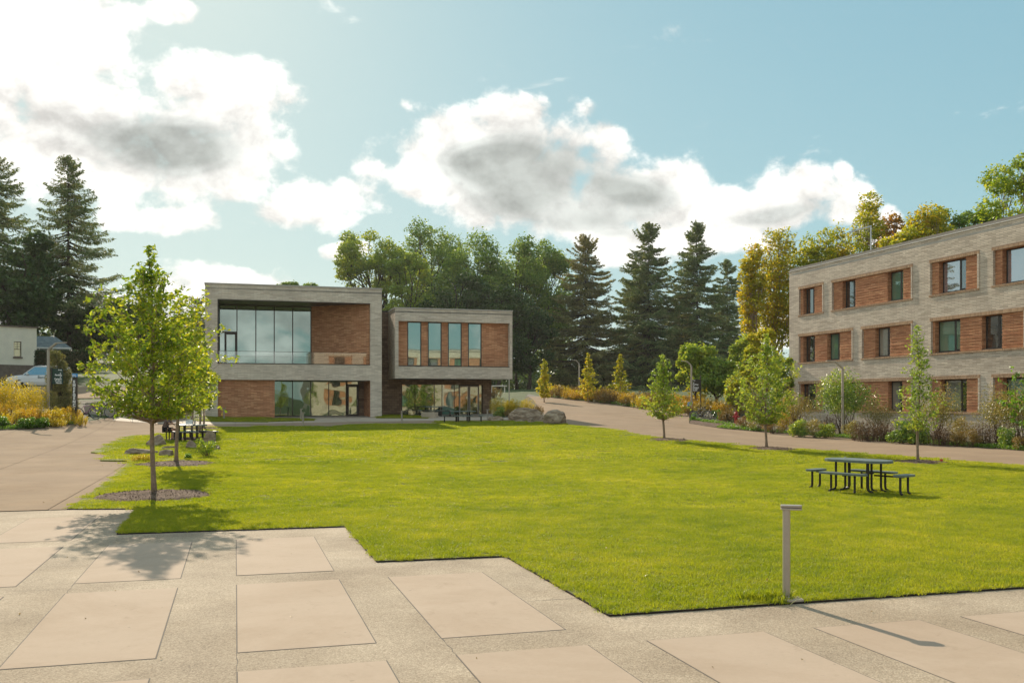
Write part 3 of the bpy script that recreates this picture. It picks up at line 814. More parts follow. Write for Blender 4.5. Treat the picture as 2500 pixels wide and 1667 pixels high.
def sow(polys, lo, hi, cell, over):
    pts = []; sc = []
    for P in polys:
        x0, x1 = min(p[0] for p in P), max(p[0] for p in P); y0, y1 = max(lo, min(p[1] for p in P)), min(hi, max(p[1] for p in P))
        if y1 <= y0: continue
        st = cell / math.sqrt(over); gx = np.arange(x0, x1, st); gy = np.arange(y0, y1, st)
        XX, YY = np.meshgrid(gx, gy); XX = (XX + rg.uniform(-.3, .3, XX.shape) * st).ravel(); YY = (YY + rg.uniform(-.3, .3, YY.shape) * st).ravel()
        for x, y, r in zip(XX, YY, rg.uniform(0.85, 1.2, len(XX))):
            if abs(x) > 0.62 * y + 6: continue
            if not inside(P, x, y): continue
            if any((x - a) ** 2 + ((y - b) * 1.0) ** 2 < (rr * 0.93) ** 2 for a, b, rr in MULCH): continue
            m = cell * 0.42
            s = r
            if not (inside(P, x - m, y) and inside(P, x + m, y) and inside(P, x, y - m) and inside(P, x, y + m)):
                s = r * 0.45
            pts.append((x, y, T(x, y) + 0.018 + LR(x, y))); sc.append(s)
    return pts, sc
allp = [lawn_poly] + strip_polys
p, s = sow([lawn_poly], 8, 19.5, 0.26, 1.9)
tag(instancer('grass_near', p, s, tuft_mesh('grass_tuft', 0.30, 240, 0.0052, 0.038, 1), seed=1), 'short bright green mown grass nearest the plaza', 'grass')
p, s = sow([lawn_poly], 19.5, 33, 0.55, 2.0)
tag(instancer('grass_middle', p, s, tuft_mesh('grass_tuft', 0.62, 480, 0.009, 0.036, 2), seed=2), 'mown grass in the middle of the lawn around the picnic table', 'grass')
p, s = sow(allp, 33, 80, 1.0, 2.0)
tag(instancer('grass_far', p, s, tuft_mesh('grass_tuft', 1.15, 560, 0.020, 0.042, 3), seed=3), 'mown grass of the far lawn in front of the brick buildings', 'grass')
# longer tufts along the near edge
ep = []; es = []
E_ = lawn_poly[:8]
for a, b in zip(E_, E_[1:]):
    L_ = math.hypot(b[0] - a[0], b[1] - a[1]); n = int(L_ / 0.05)
    for k in range(n):
        t_ = k / n; x = a[0] + (b[0] - a[0]) * t_ + rg.normal() * 0.02; y = a[1] + (b[1] - a[1]) * t_ + 0.022 + abs(rg.normal()) * 0.04
        if abs(x) > 0.62 * y + 2: continue
        if inside(lawn_poly, x, y): ep.append((x, y, 0.018)); es.append(rg.uniform(0.5, 1.15))
bol = at(1920, 1466)
for k in range(34):
    x, y = bol.x - 0.25 + rg.normal() * 0.16, bol.y + 0.02 + rg.normal() * 0.07
    if inside(lawn_poly, x, y): ep.append((x, y, 0.018)); es.append(rg.uniform(1.2, 2.6))
tag(instancer('grass_edge', ep, es, tuft_mesh('grass_tuft', 0.09, 26, 0.005, 0.055, 4, 0.55), seed=4), 'longer untrimmed grass tufts along the near lawn edging and bollard', 'grass')

# ------------------------------------------------------------------ facades
class Facade:
    """a building frame: local X along the front, local Y inwards, Z up; pixels of the photo give local sizes"""
    def __init__(s, name, O, ang):
        s.O = Vector((O[0], O[1], 0)); s.u = Vector((math.cos(ang), math.sin(ang), 0)); s.v = Vector((-math.sin(ang), math.cos(ang), 0))
        s.root = empty(name, s.O, ang)
    def a(s, px, d=0.0):
        r = (px - CX) / F; O = s.O + s.v * d
        return (r * O.y - O.x) / (s.u.x - r * s.u.y)
    def D(s, a, d=0.0): return s.O.y + s.u.y * a + s.v.y * d
    def z(s, px, py, d=0.0): return zat(py, s.D(s.a(px, d), d))
def holes_wall(mb, x0, x1, z0, z1, holes, y=0.0, reveal=0.0, xplane=None):
    """wall face at local depth y, cut by rectangular holes with reveals going inwards"""
    xs = sorted(set([x0, x1] + [h for q in holes for h in (q[0], q[1]) if x0 < h < x1]))
    zs = sorted(set([z0, z1] + [h for q in holes for h in (q[2], q[3]) if z0 < h < z1]))
    for a, b in zip(xs, xs[1:]):
        for c, d in zip(zs, zs[1:]):
            mxx, mz = (a + b) / 2, (c + d) / 2
            if any(q[0] < mxx < q[1] and q[2] < mz < q[3] for q in holes): continue
            mb.quad((a, y, c), (b, y, c), (b, y, d), (a, y, d))
    if reveal > 0:
        for a, b, c, d in holes:
            mb.quad((a, y, c), (a, y, d), (a, y + reveal, d), (a, y + reveal, c))
            mb.quad((b, y, c), (b, y + reveal, c), (b, y + reveal, d), (b, y, d))
            mb.quad((a, y, d), (b, y, d), (b, y + reveal, d), (a, y + reveal, d))
            if c > z0: mb.quad((a, y, c), (a, y + reveal, c), (b, y + reveal, c), (b, y, c))
def frame_box(parent, name, x0, x1, z0, z1, y, t=0.05, dpt=0.08, mat=None):
    b = MB()
    b.box(x0, x0 + t, y, y + dpt, z0, z1); b.box(x1 - t, x1, y, y + dpt, z0, z1)
    b.box(x0 + t, x1 - t, y + .002, y + dpt - .002, z1 - t, z1); b.box(x0 + t, x1 - t, y + .002, y + dpt - .002, z0, z0 + t)
    return b.build(name, mat or M['bronze'], parent)

# ---- campus hall: two boxes of pale brick on a low dark base
A = Facade('brick_hall', (-22.0, 68.0), TH)
hall = A.root
tag(hall, 'pale brick hall of two boxes with recessed glass beyond the lawn', 'building')
AR = A.a(932); ZT = A.z(501, 692.5); ZR2 = 3.72
uo = (A.a(531), A.a(904), A.z(531, 886), A.z(531, 730))
lo = (A.a(532), A.a(904), -0.2, A.z(532, 926.5))
mb = MB()
holes_wall(mb, 0, AR, -0.5, ZT, [uo, lo])
mb.quad((AR, 0, -0.5), (AR, 12, -0.5), (AR, 12, ZT), (AR, 0, ZT)); mb.quad((0, 0, -0.5), (0, 0, ZT), (0, 12, ZT), (0, 12, -0.5))
mb.quad((0, 12, -0.5), (0, 12, ZT), (AR, 12, ZT), (AR, 12, -0.5))
# inner faces of the picture-frame openings
mb.quad((uo[1], 0, uo[2]), (uo[1], 0.22, uo[2]), (uo[1], 0.22, uo[3]), (uo[1], 0, uo[3]))
mb.build('wall', M['brick_light'], hall, uv=True)
b = MB(); b.box(0.0, AR, 0.0, 12, ZT - 0.35, ZT - 0.25); b.build('roof', M['coping'], hall)
b = MB(); b.box(-0.05, AR + 0.05, -0.05, 0.35, ZT, ZT + 0.09); b.box(-0.05, 0.3, 0.35, 12.05, ZT, ZT + 0.09); b.box(AR - 0.3, AR + 0.05, 0.35, 12.05, ZT, ZT + 0.09); b.build('parapet_cap', M['coping'], hall)
# upper terrace: soffit, floor, left side, glazing and the slanting red brick wall
gx0, gd0 = A.a(533, 3.7), 3.7
gx1, gd1 = A.a(759.5, 3.7), 3.7
zs_ = uo[3]; zf_ = uo[2]
b = MB(); b.add([(uo[0] - .1, 0.03, zs_ + .001), (uo[1] + .1, 0.03, zs_ + .001), (uo[1] + .1, 5.2, zs_ + .001), (uo[0] - .1, 5.2, zs_ + .001)], [(0, 1, 2, 3)])
b.add([(uo[0], 0.0, zs_ - .05), (uo[1], 0.0, zs_ - .05), (uo[1], 0.05, zs_ - .05), (uo[0], 0.05, zs_ - .05)], [(0, 1, 2, 3)])
sof = b.build('soffit', M['bronze'], hall)
b = MB(); b.box(uo[0], uo[1], 0.02, 5.2, zf_ - 0.3, zf_ - 0.03); b.build('terrace_floor', M['pale_concrete'], hall)
b = MB(); b.box(uo[0], uo[1] , -0.012, 0.10, zf_ - 0.045, zf_ + 0.02); b.box(uo[0] - .0, uo[0] + 0.06, -0.012, 0.06, zf_ + .02, zs_); b.box(uo[0] + .06, uo[1], -0.012, 0.06, zs_ - 0.05, zs_ + .004); b.build('opening_trim', M['bronze'], hall)
b = MB(); b.quad((uo[0] + .005, 0.05, zf_), (uo[0] + .005, 5.2, zf_), (uo[0] + .005, 5.2, zs_), (uo[0] + .005, 0.05, zs_)); b.build('side_panel', M['bronze'], hall)
b = MB()
wx0, wx1 = gx1, uo[1] - 0.01
b.add([(wx0, gd1, zf_ - .02), (wx1, 0.25, zf_ - .02), (wx1, 0.25, zs_), (wx0, gd1, zs_), (wx1, 0.06, zf_ - .02), (wx1, .06, zs_)], [(0, 1, 2, 3)])
b.build('slanted_wall', M['brick_brown'], hall, uv=True)
def gpt(px):   # point on the skewed glazing line
    r = (px - CX) / F; lo_, hi_ = 0.0, 1.0
    for _ in range(40):
        m_ = (lo_ + hi_) / 2
        a_, d_ = gx0 + (gx1 - gx0) * m_, gd0 + (gd1 - gd0) * m_
        p_ = A.O + A.u * a_ + A.v * d_
        if p_.x / p_.y < r: lo_ = m_
        else: hi_ = m_
    return Vector((a_, d_, 0))
mull = [533, 578.5, 624.6, 669.5, 714.5, 759]
gn = Vector((gd1 - gd0, -(gx1 - gx0), 0)).normalized()   # towards the viewer
gt = Vector((gx1 - gx0, gd1 - gd0, 0)).normalized()
GM = Matrix((( gt.x, -gn.x, 0, gx0), (gt.y, -gn.y, 0, gd0), (0, 0, 1, 0), (0, 0, 0, 1)))    # x along the glass, y away from the viewer
gL = lambda px: (gpt(px) - Vector((gx0, gd0, 0))).dot(gt)
ztr = A.z(549, 813, 4.7)
for k, (p0, p1) in enumerate(zip(mull, mull[1:])):
    a0, a1 = gL(p0), gL(p1)
    lowz = zf_ - .03 if k else ztr + .04
    b = MB(); b.box(a0 + .03, a1 - .03, 0.03, 0.05, lowz, zs_ - .05, GM); b.build('glass_pane', M['glass_sky'], hall)
for p0 in mull:
    a0 = gL(p0); b = MB(); b.box(a0 - .035, a0 + .035, -0.05, 0.08, zf_ - .03, zs_, GM); b.build('mullion', M['bronze'], hall)
b = MB(); b.box(gL(533) + .035, gL(759) - .035, -0.03, 0.07, zs_ - .08, zs_ - .002, GM); b.build('head_rail', M['bronze'], hall)
b = MB(); b.box(gL(533) + .035, gL(578.5) - .035, -0.03, 0.07, ztr - .04, ztr + .05, GM); b.build('transom', M['bronze'], hall)
b = MB(); b.box(gL(534) + .03, gL(548), 0.03, 0.05, zf_, ztr - .05, GM); b.build('side_light', M['glass_sky'], hall)
d = MB(); x0_, x1_ = gL(549), gL(577.5)
d.box(x0_, x0_ + .12, -.02, .04, zf_, ztr - .05, GM); d.box(x1_ - .12, x1_, -.02, .04, zf_, ztr - .05, GM); d.box(x0_ + .12, x1_ - .12, -.02, .04, ztr - .17, ztr - .05, GM); d.box(x0_ + .12, x1_ - .12, -.02, .04, zf_, zf_ + .15, GM)
door = d.build('terrace_door', M['bronze'], hall)
b = MB(); b.box(x0_ + .12, x1_ - .12, 0.0, 0.02, zf_ + .15, ztr - .17, GM); b.build('pane', M['glass_sky'], door)
b = MB(); b.box(gL(578.5) + .035, gL(759) - .035, -0.02, 0.05, zf_ + 1.98, zf_ + 2.02, GM)
# glass balustrade at the front
mgl, tgl, ogl = new_mat('clear balustrade glass')
trn = tgl.node('ShaderNodeBsdfTransparent'); trn.inputs[0].default_value = c3(.86, .90, .88)
glo = tgl.node('ShaderNodeBsdfGlossy'); glo.inputs[0].default_value = c3(.9, .9, .9); glo.inputs['Roughness'].default_value = 0.02
mxg = tgl.node('ShaderNodeMixShader'); mxg.inputs[0].default_value = 0.12
tgl.link(trn.outputs[0], mxg.inputs[1]); tgl.link(glo.outputs[0], mxg.inputs[2]); tgl.link(mxg.outputs[0], ogl.inputs[0])
M['glass_clear'] = mgl
bx = [534, 578, 623, 669, 714, 762, 813.5, 858.5, 894.5]
zb = A.z(533, 857, .15)
for p0, p1 in zip(bx, bx[1:]):
    b = MB(); b.box(A.a(p0, .15) + .01, A.a(p1, .15) - .01, .14, .155, zf_ + .02, zb); b.build('balustrade_pane', M['glass_clear'], hall)
b = MB(); b.box(A.a(534, .15), A.a(894.5, .15), .125, .17, zb, zb + .025); b.build('balustrade_rail', M['bronze'], hall)
# ground floor of the left box
gb0, gfz = A.a(671), lo[3]
b = MB(); b.add([(lo[0], 0.32, -0.3), (gb0, 0.32, -0.3), (gb0, 0.32, gfz), (lo[0], 0.32, gfz)], [(0, 1, 2, 3)]); b.quad((gb0, .32, -.3), (gb0, 3.2, -.3), (gb0, 3.2, gfz), (gb0, .32, gfz))
b.build('red_wall', M['brick_brown'], hall, uv=True)
b = MB(); b.box(lo[0] - .01, lo[1] + .01, 0.02, 3.4, gfz + .001, gfz + .05); b.build('soffit', M['bronze'], hall)
rv_ = 3.0
rx = A.a(889, rv_)
b = MB(); b.quad((lo[1] - .004, 0.02, -.3), (rx, rv_, -.3), (rx, rv_, gfz), (lo[1] - .004, .02, gfz)); b.build('entrance_side_wall', M['brick_brown'], hall, uv=True)
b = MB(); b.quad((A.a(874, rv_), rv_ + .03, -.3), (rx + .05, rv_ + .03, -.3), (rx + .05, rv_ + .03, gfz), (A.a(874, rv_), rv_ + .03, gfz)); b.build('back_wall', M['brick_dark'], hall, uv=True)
gm = [A.a(p, rv_) for p in (660, 714, 758.5, 802.5, 845)]
zg0 = A.z(700, 1014.5, rv_); zg0 = min(zg0, 1.15)
for a0, a1 in zip(gm, gm[1:]):
    b = MB(); b.box(a0 + .03, a1 - .03, rv_, rv_ + .03, zg0, gfz); b.build('glass_pane', M['glass_low'], hall)
for a0 in gm[1:]:
    b = MB(); b.box(a0 - .03, a0 + .03, rv_ - .05, rv_ + .06, zg0, gfz); b.build('mullion', M['bronze'], hall)
b = MB(); b.box(gm[0], gm[-1], rv_ - .04, rv_ + .05, zg0 - .12, zg0 - .001); b.build('bottom_rail', M['bronze'], hall)
def door_leaf(fc, x0, x1, z0, z1, d, mat, parent, glass='glass_low', st=.10, name='door'):
    b = MB(); b.box(x0, x0 + st, d - .03, d + .03, z0, z1); b.box(x1 - st, x1, d - .03, d + .03, z0, z1); b.box(x0 + st, x1 - st, d - .03, d + .03, z1 - st, z1); b.box(x0 + st, x1 - st, d - .03, d + .03, z0, z0 + .2)
    o = b.build(name, mat, parent)
    b = MB(); b.box(x0 + st, x1 - st, d - .01, d + .01, z0 + .2, z1 - st); b.build('pane', M[glass], o)
    b = MB(); b.tube([(x1 - st * .5, d - .09, z0 + .85), (x1 - st * .5, d - .09, z0 + 1.35)], .015, 6); b.build('handle', M['aluminium'], o)
    return o
dx0, dx1 = A.a(846.5, rv_), A.a(873.5, rv_); zdt = A.z(860, 941.5, rv_)
door_leaf(A, dx0 + .06, dx1, zg0 - .1, zdt, rv_, M['bronze'], hall)
b = MB(); b.box(dx0 + .06, dx1, rv_, rv_ + .03, zdt + .12, gfz); b.build('over_door_pane', M['glass_low'], hall)
b = MB(); b.box(dx0, dx1 + .06, rv_ - .04, rv_ + .05, zdt, zdt + .12); b.box(dx1 + .001, dx1 + .07, rv_ - .04, rv_ + .05, zg0 - .1, zdt); b.box(dx1 + .001, dx1 + .07, rv_ - .04, rv_ + .05, zdt + .12, gfz); b.build('door_frame', M['bronze'], hall)

# right box, cantilevered
bx0, bx1 = A.a(965), A.a(1251); bz0, bz1 = A.z(965, 923.5), A.z(965, 752.5)
bo = (A.a(973), A.a(1244), A.z(973, 893), A.z(973, 783))
mb = MB(); holes_wall(mb, bx0, bx1, bz0, bz1, [bo], 0, .42)
mb.quad((bx0, 0, bz0), (bx0, 0, bz1), (bx0, 7, bz1), (bx0, 7, bz0)); mb.quad((bx1, 0, bz0), (bx1, 7, bz0), (bx1, 7, bz1), (bx1, 0, bz1))
mb.quad((bx0, 7, bz0), (bx0, 7, bz1), (bx1, 7, bz1), (bx1, 7, bz0))
mb.build('upper_box_wall', M['brick_light'], hall, uv=True)
b = MB(); b.box(bx0 + .01, bx1 - .01, .02, 7, bz0 + .003, bz0 + .1); b.build('soffit', M['bronze'], hall)
b = MB(); b.box(bx0, bx1, 0, 7, bz1 - .3, bz1 - .2); b.build('roof', M['coping'], hall)
b = MB(); b.box(bx0 - .05, bx1 + .05, -.05, .3, bz1, bz1 + .08); b.box(bx0 - .05, bx0 + .25, .3, 7.05, bz1, bz1 + .08); b.box(bx1 - .25, bx1 + .05, .3, 7.05, bz1, bz1 + .08); b.build('parapet_cap', M['coping'], hall)
wins = [(994.5, 1028.5), (1044.5, 1078), (1093.5, 1127), (1142.5, 1175.5)]
wh = [(A.a(p0, .42), A.a(p1, .42), bo[2] + .02, bo[3] - .02) for p0, p1 in wins]
mb = MB(); holes_wall(mb, bo[0], bo[1], bo[2], bo[3], wh, .42, .05)
mb.build('red_wall', M['brick_brown'], hall, uv=True)
for x0, x1, z0, z1 in wh:
    f = frame_box(hall, 'window', x0, x1, z0, z1, .40, .07, .09)
    b = MB(); b.box(x0 + .07, x1 - .07, .45, .47, z0 + .07, z1 - .07); b.build('pane', M['glass_sky'], f)
b = MB(); b.box(bo[0], bo[1], -.012, .41, bo[2] - .03, bo[2] + .025); b.build('sill', M['bronze'], hall)
# dark recessed base and link
cd = 3.4
rx1 = A.a(1200, cd); zc = A.z(940, 761, cd)
go_ = (A.a(980, cd), A.a(1179, cd), 0.5, A.z(1000, 938.5, cd))
mb = MB(); holes_wall(mb, AR, rx1, -.3, bz0, [go_], cd, .3); mb.quad((rx1, cd, -.3), (rx1, 6.9, -.3), (rx1, 6.9, bz0), (rx1, cd, bz0)); mb.quad((rx1, 6.9, -.3), (AR, 6.9, -.3), (AR, 6.9, bz0), (rx1, 6.9, bz0))
mb.quad((AR, cd, bz0), (bx0 + .1, cd, bz0), (bx0 + .1, cd, zc), (AR, cd, zc))
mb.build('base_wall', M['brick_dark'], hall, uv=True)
b = MB(); b.box(AR - .02, bx0 + .06, cd - .04, 12, zc, zc + .08); b.build('link_roof', M['bronze'], hall)
gz0 = 1.05; dd = cd + .25
for p0, p1, mt in ((981, 1013, 'glass_low'), (1013, 1060, 'glass_low'), (1060, 1079, 'glass_low'), (1079, 1109, None), (1109, 1120.5, 'glass_low'), (1169, 1178, 'glass_low')):
    b = MB(); b.box(A.a(p0, dd) + .025, A.a(p1, dd) - .025, dd, dd + .03, gz0 + .05, go_[3]); b.build('glass_pane' if mt else 'curtained_pane', M[mt] if mt else M['curtain'], hall)
for p0 in (981, 1060, 1079, 1109):
    b = MB(); b.box(A.a(p0, dd) - .025, A.a(p0, dd) + .025, dd - .04, dd + .05, gz0 - .1, go_[3]); b.build('mullion', M['bronze'], hall)
b = MB(); b.box(A.a(981, dd), A.a(1119, dd), dd - .05, dd + .05, gz0 - .3, gz0 + .049); b.build('bottom_rail', M['bronze'], hall)
b = MB(); b.box(A.a(1121, dd), A.a(1168, dd), dd - .05, dd + .05, A.z(1140, 942, dd), go_[3] + .01); b.build('head_rail', M['bronze'], hall)
zdt2 = A.z(1140, 942.5, dd)
door_leaf(A, A.a(1121.5, dd), A.a(1143.5, dd), gz0 - .08, zdt2, dd, M['aluminium'], hall, st=.07)
door_leaf(A, A.a(1146, dd), A.a(1168, dd), gz0 - .08, zdt2, dd, M['aluminium'], hall, st=.07)
# apron slab under the building
drape('building_apron', [tuple((A.O + A.u * p[0] + A.v * p[1])[:2]) for p in ((lo[0], -0.1), (lo[1], -0.1), (lo[1], 5), (lo[0], 5))], 0.02, M['pale_concrete'], step=2)

# ---- residence hall on the right
RB = Facade('residence_hall', (20.46, 70.0), math.atan2(-.96, .28))
res = RB.root
tag(res, 'three storey pale brick residence hall with red brick window panels right of the lawn', 'building')
RZ = RB.z(1930, 664)
rows_top = [10.34, 6.92, 3.50]
panels = [  # row, panel px0, px1, windows (px0, px1, glass)
    (0, 1952, 2008.5, [(1969, 1996.5, 'glass_dark')]),
    (0, 2032.8, 2225, [(2065, 2097, 'glass_dark'), (2176, 2214, 'glass_green')]),
    (0, 2273, 2387, [(2302, 2368, 'glass_pink')]),
    (0, 2426.5, 2560, [(2457, 2533, 'glass_pink')]),
    (1, 1951.6, 2080, [(1969, 1997.7, 'glass_dark'), (2027.8, 2058.5, 'glass_green')]),
    (1, 2105.8, 2225, [(2145.6, 2182, 'glass_grey')]),
    (1, 2274.6, 2500, [(2292, 2354, 'glass_green'), (2407, 2457, 'glass_dark')]),
    (2, 1952, 2010, [(1964, 2000, 'glass_dark')]),
    (2, 2036, 2225, [(2066, 2097, 'glass_dark'), (2177, 2212, 'glass_grey')]),
    (2, 2273, 2389, [(2306, 2370, 'glass_grey')]),
    (2, 2426, 2560, [(2458, 2530, 'glass_green')]),
]
PH = 1.88
hl = []
for r_, p0, p1, ws in panels:
    hl.append((RB.a(p0), RB.a(p1), rows_top[r_] - PH, rows_top[r_]))
# the same rhythm goes on beyond the frame
extra = []
aend = RB.a(2560) 
for k in range(2):
    for r_ in range(3):
        x0 = aend + 2.0 + 6.2 * k
        extra.append((r_, x0, x0 + 4.2, [(x0 + 1.3, x0 + 3.2, 'glass_dark')]))
        hl.append((x0, x0 + 4.2, rows_top[r_] - PH, rows_top[r_]))
RL = aend + 15
mb = MB(); holes_wall(mb, 0, RL, -1.0, RZ, hl, 0, .10)
mb.quad((0, 0, -1), (0, 0, RZ), (0, 14, RZ), (0, 14, -1)); mb.quad((RL, 0, -1), (RL, 14, -1), (RL, 14, RZ), (RL, 0, RZ)); mb.quad((0, 14, -1), (0, 14, RZ), (RL, 14, RZ), (RL, 14, -1))
mb.build('wall', M['brick_light_lit'], res, uv=True)
b = MB(); b.box(0, RL, 0, 14, RZ - .3, RZ - .2); b.build('roof', M['coping'], res)
b = MB(); b.box(-.04, RL + .04, -.05, .03, RZ, RZ + .035); b.build('roof_drip_edge', M['white_trim'], res)
b = MB(); b.box(-.0, RL, .03, .35, RZ - .01, RZ + .22); b.build('parapet_cap', M['parapet_metal'], res)
def panel_wall(x0, x1, zt, ws, seed):
    z0, z1 = zt - PH, zt
    yb = .10
    rr = random.Random(seed)
    holes = [(a, b_, z0 + .05, z1 - .02) for a, b_, _ in ws]
    mb = MB(); holes_wall(mb, x0, x1, z0, z1, holes, yb, .30)
    # courses that step forward, in irregular rhythm
    z = z0 + .06
    segs = []; xs_ = x0
    for a, b_, _ in sorted(ws):
        segs.append((xs_, a)); xs_ = b_
    segs.append((xs_, x1))
    while z < z1 - .1:
        pr = rr.uniform(.018, .034)
        hgt_ = .055
        for a, b_ in segs:
            if b_ - a > .1:
                mb.add([(a, yb, z + hgt_ * 1.0), (b_, yb, z + hgt_ * 1.0), (b_, yb - pr, z + hgt_), (a, yb - pr, z + hgt_), (a, yb - pr, z), (b_, yb - pr, z), (b_, yb, z), (a, yb, z)],
                       [(0, 1, 2, 3), (3, 2, 5, 4), (4, 5, 6, 7), (0, 3, 4, 7), (1, 6, 5, 2)])
        z += rr.choice((.15, .18, .21))
    mb.build('red_brick_panel', M['brick_brown'], res, uv=True)
    b = MB(); b.box(x0 - .13, x1 + .13, -.035, .04, z1 + .004, z1 + .19); b.build('soldier_course', M['soldier'], res, uv=True)
    b = MB(); b.box(x0 - .13, x1 + .13, -.055, .09, z0 - .105, z0 - .003); b.build('sill_course', M['soldier'], res, uv=True)
    for xa, xb in ((x0 - .13, x0 - .004), (x1 + .004, x1 + .13)):
        b = MB(); b.box(xa, xb, -.05, .03, z0 - .002, z1 + .003); b.build('jamb_course', M['brick_light_lit'], res, uv=True)
    for a, b_, gl in ws:
        yw = yb + .26
        za, zb_ = z0 + .05, z1 - .02
        f = frame_box(res, 'window', a, b_, za, zb_, yw, .07, .08)
        wd = b_ - a; sash = max(.42, wd * .30)
        m0 = b_ - sash - .07
        q = MB(); q.box(m0 - .05, m0 + .05, yw - .015, yw + .07, za + .07, zb_ - .07); q.build('mullion', M['bronze'], f)
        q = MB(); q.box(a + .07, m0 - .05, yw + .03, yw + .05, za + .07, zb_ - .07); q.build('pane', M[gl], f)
        q = MB()
        q.box(m0 + .05, m0 + .10, yw - .03, yw + .02, za + .07, zb_ - .07); q.box(b_ - .12, b_ - .07, yw - .03, yw + .02, za + .07, zb_ - .07)
        q.box(m0 + .10, b_ - .12, yw - .03, yw + .02, za + .07, za + .12); q.box(m0 + .10, b_ - .12, yw - .03, yw + .02, zb_ - .12, zb_ - .07)
        q.build('sash', M['bronze'], f)
        q = MB(); q.box(m0 + .10, b_ - .12, yw - .01, yw + .01, za + .12, zb_ - .12); q.build('pane', M['glass_green' if gl == 'glass_green' else 'glass_dark'], f)
        b = MB(); b.box(a - .01, b_ + .01, yb - .02, yw, za - .035, za - .002); b.build('window_sill', M['bronze'], res)
for k, (r_, p0, p1, ws) in enumerate(panels):
    panel_wall(RB.a(p0), RB.a(p1), rows_top[r_], [(RB.a(q[0], .36), RB.a(q[1], .36), q[2]) for q in ws], k)
for k, (r_, x0, x1, ws) in enumerate(extra):
    panel_wall(x0, x1, rows_top[r_], ws, 50 + k)
# building opposite, behind the camera: what the big windows mirror
opp = copy_tree(res)
opp.name = 'opposite_hall'
opp.location = (58, -14, 0); opp.rotation_euler = (0, 0, TH + math.pi)
tag(opp, 'pale brick hall behind the viewer, seen mirrored in the ground floor glass', 'building')

# television aerial on the roof
ant = empty('roof_aerial', RB.O + RB.u * RB.a(2126, 4) + RB.v * 4 + Vector((0, 0, RZ - .2)))
tag(ant, 'silver television aerial on a mast on the residence hall roof', 'aerial')
Dn = ant.location.y
ax = ant.location.x
topz = zat(551, Dn) - ant.location.z
b = MB(); b.tube([(0, 0, 0), (0, 0, topz)], .045, 8); b.build('mast', M['galv'], ant)
bx_l = (2066 - 2126) / F * Dn
b = MB(); b.tube([(0, -.1, topz - .05), (bx_l, -.6, zat(571, Dn) - ant.location.z)], .05, 6); b.build('boom', M['galv'], ant)
for k in range(9):
    t_ = .15 + k * .1
    p_ = Vector((0, -.1, topz - .05)).lerp(Vector((bx_l, -.6, zat(571, Dn) - ant.location.z)), t_)
    b = MB(); b.tube([p_ + Vector((0, 0, -.34 + .02 * k)), p_ + Vector((0, 0, .34 - .02 * k))], .010, 4); b.build('element', M['galv'], ant)
b = MB(); b.tube([(-.7, 0, .15), (-.02, 0, .75)], .07, 4); b.build('bracket', M['grey_metal'], ant)

def mirrored_trees():
    src = [o for o in bpy.data.objects if o.name.startswith('young_tree') and o.parent is None][5:8]
    for k, (x, y) in enumerate(((2, -7), (9, -6), (15, -8), (22, -5), (28, -8))):
        c = copy_tree(src[k % 3]); c.name = 'young_tree'; c.location = (x, y, 0); c.rotation_euler = (0, 0, k * 1.3); c.scale = (1.15, 1.15, 1.1)
        tag(c, 'young tree behind the viewer before the opposite hall, %s in its row' % ('first', 'second', 'third', 'fourth', 'fifth')[k], 'tree', 'young trees behind the viewer')
# ------------------------------------------------------------------ trees and shrubs
def sph(rg, n):
    v = rg.normal(size=(n, 3)); return v / np.linalg.norm(v, axis=1)[:, None]
def curve_pts(a, b, sag, rr, n=5, wob=0.06):
    a = Vector(a); b = Vector(b); L = (b - a).length
    out = []
    for k in range(n + 1):
        t = k / n; p = a.lerp(b, t); p.z += sag * L * math.sin(math.pi * t)
        if 0 < k < n: p += Vector((rr.uniform(-1, 1), rr.uniform(-1, 1), rr.uniform(-1, 1))) * L * wob * .5
        out.append(p)
    return out

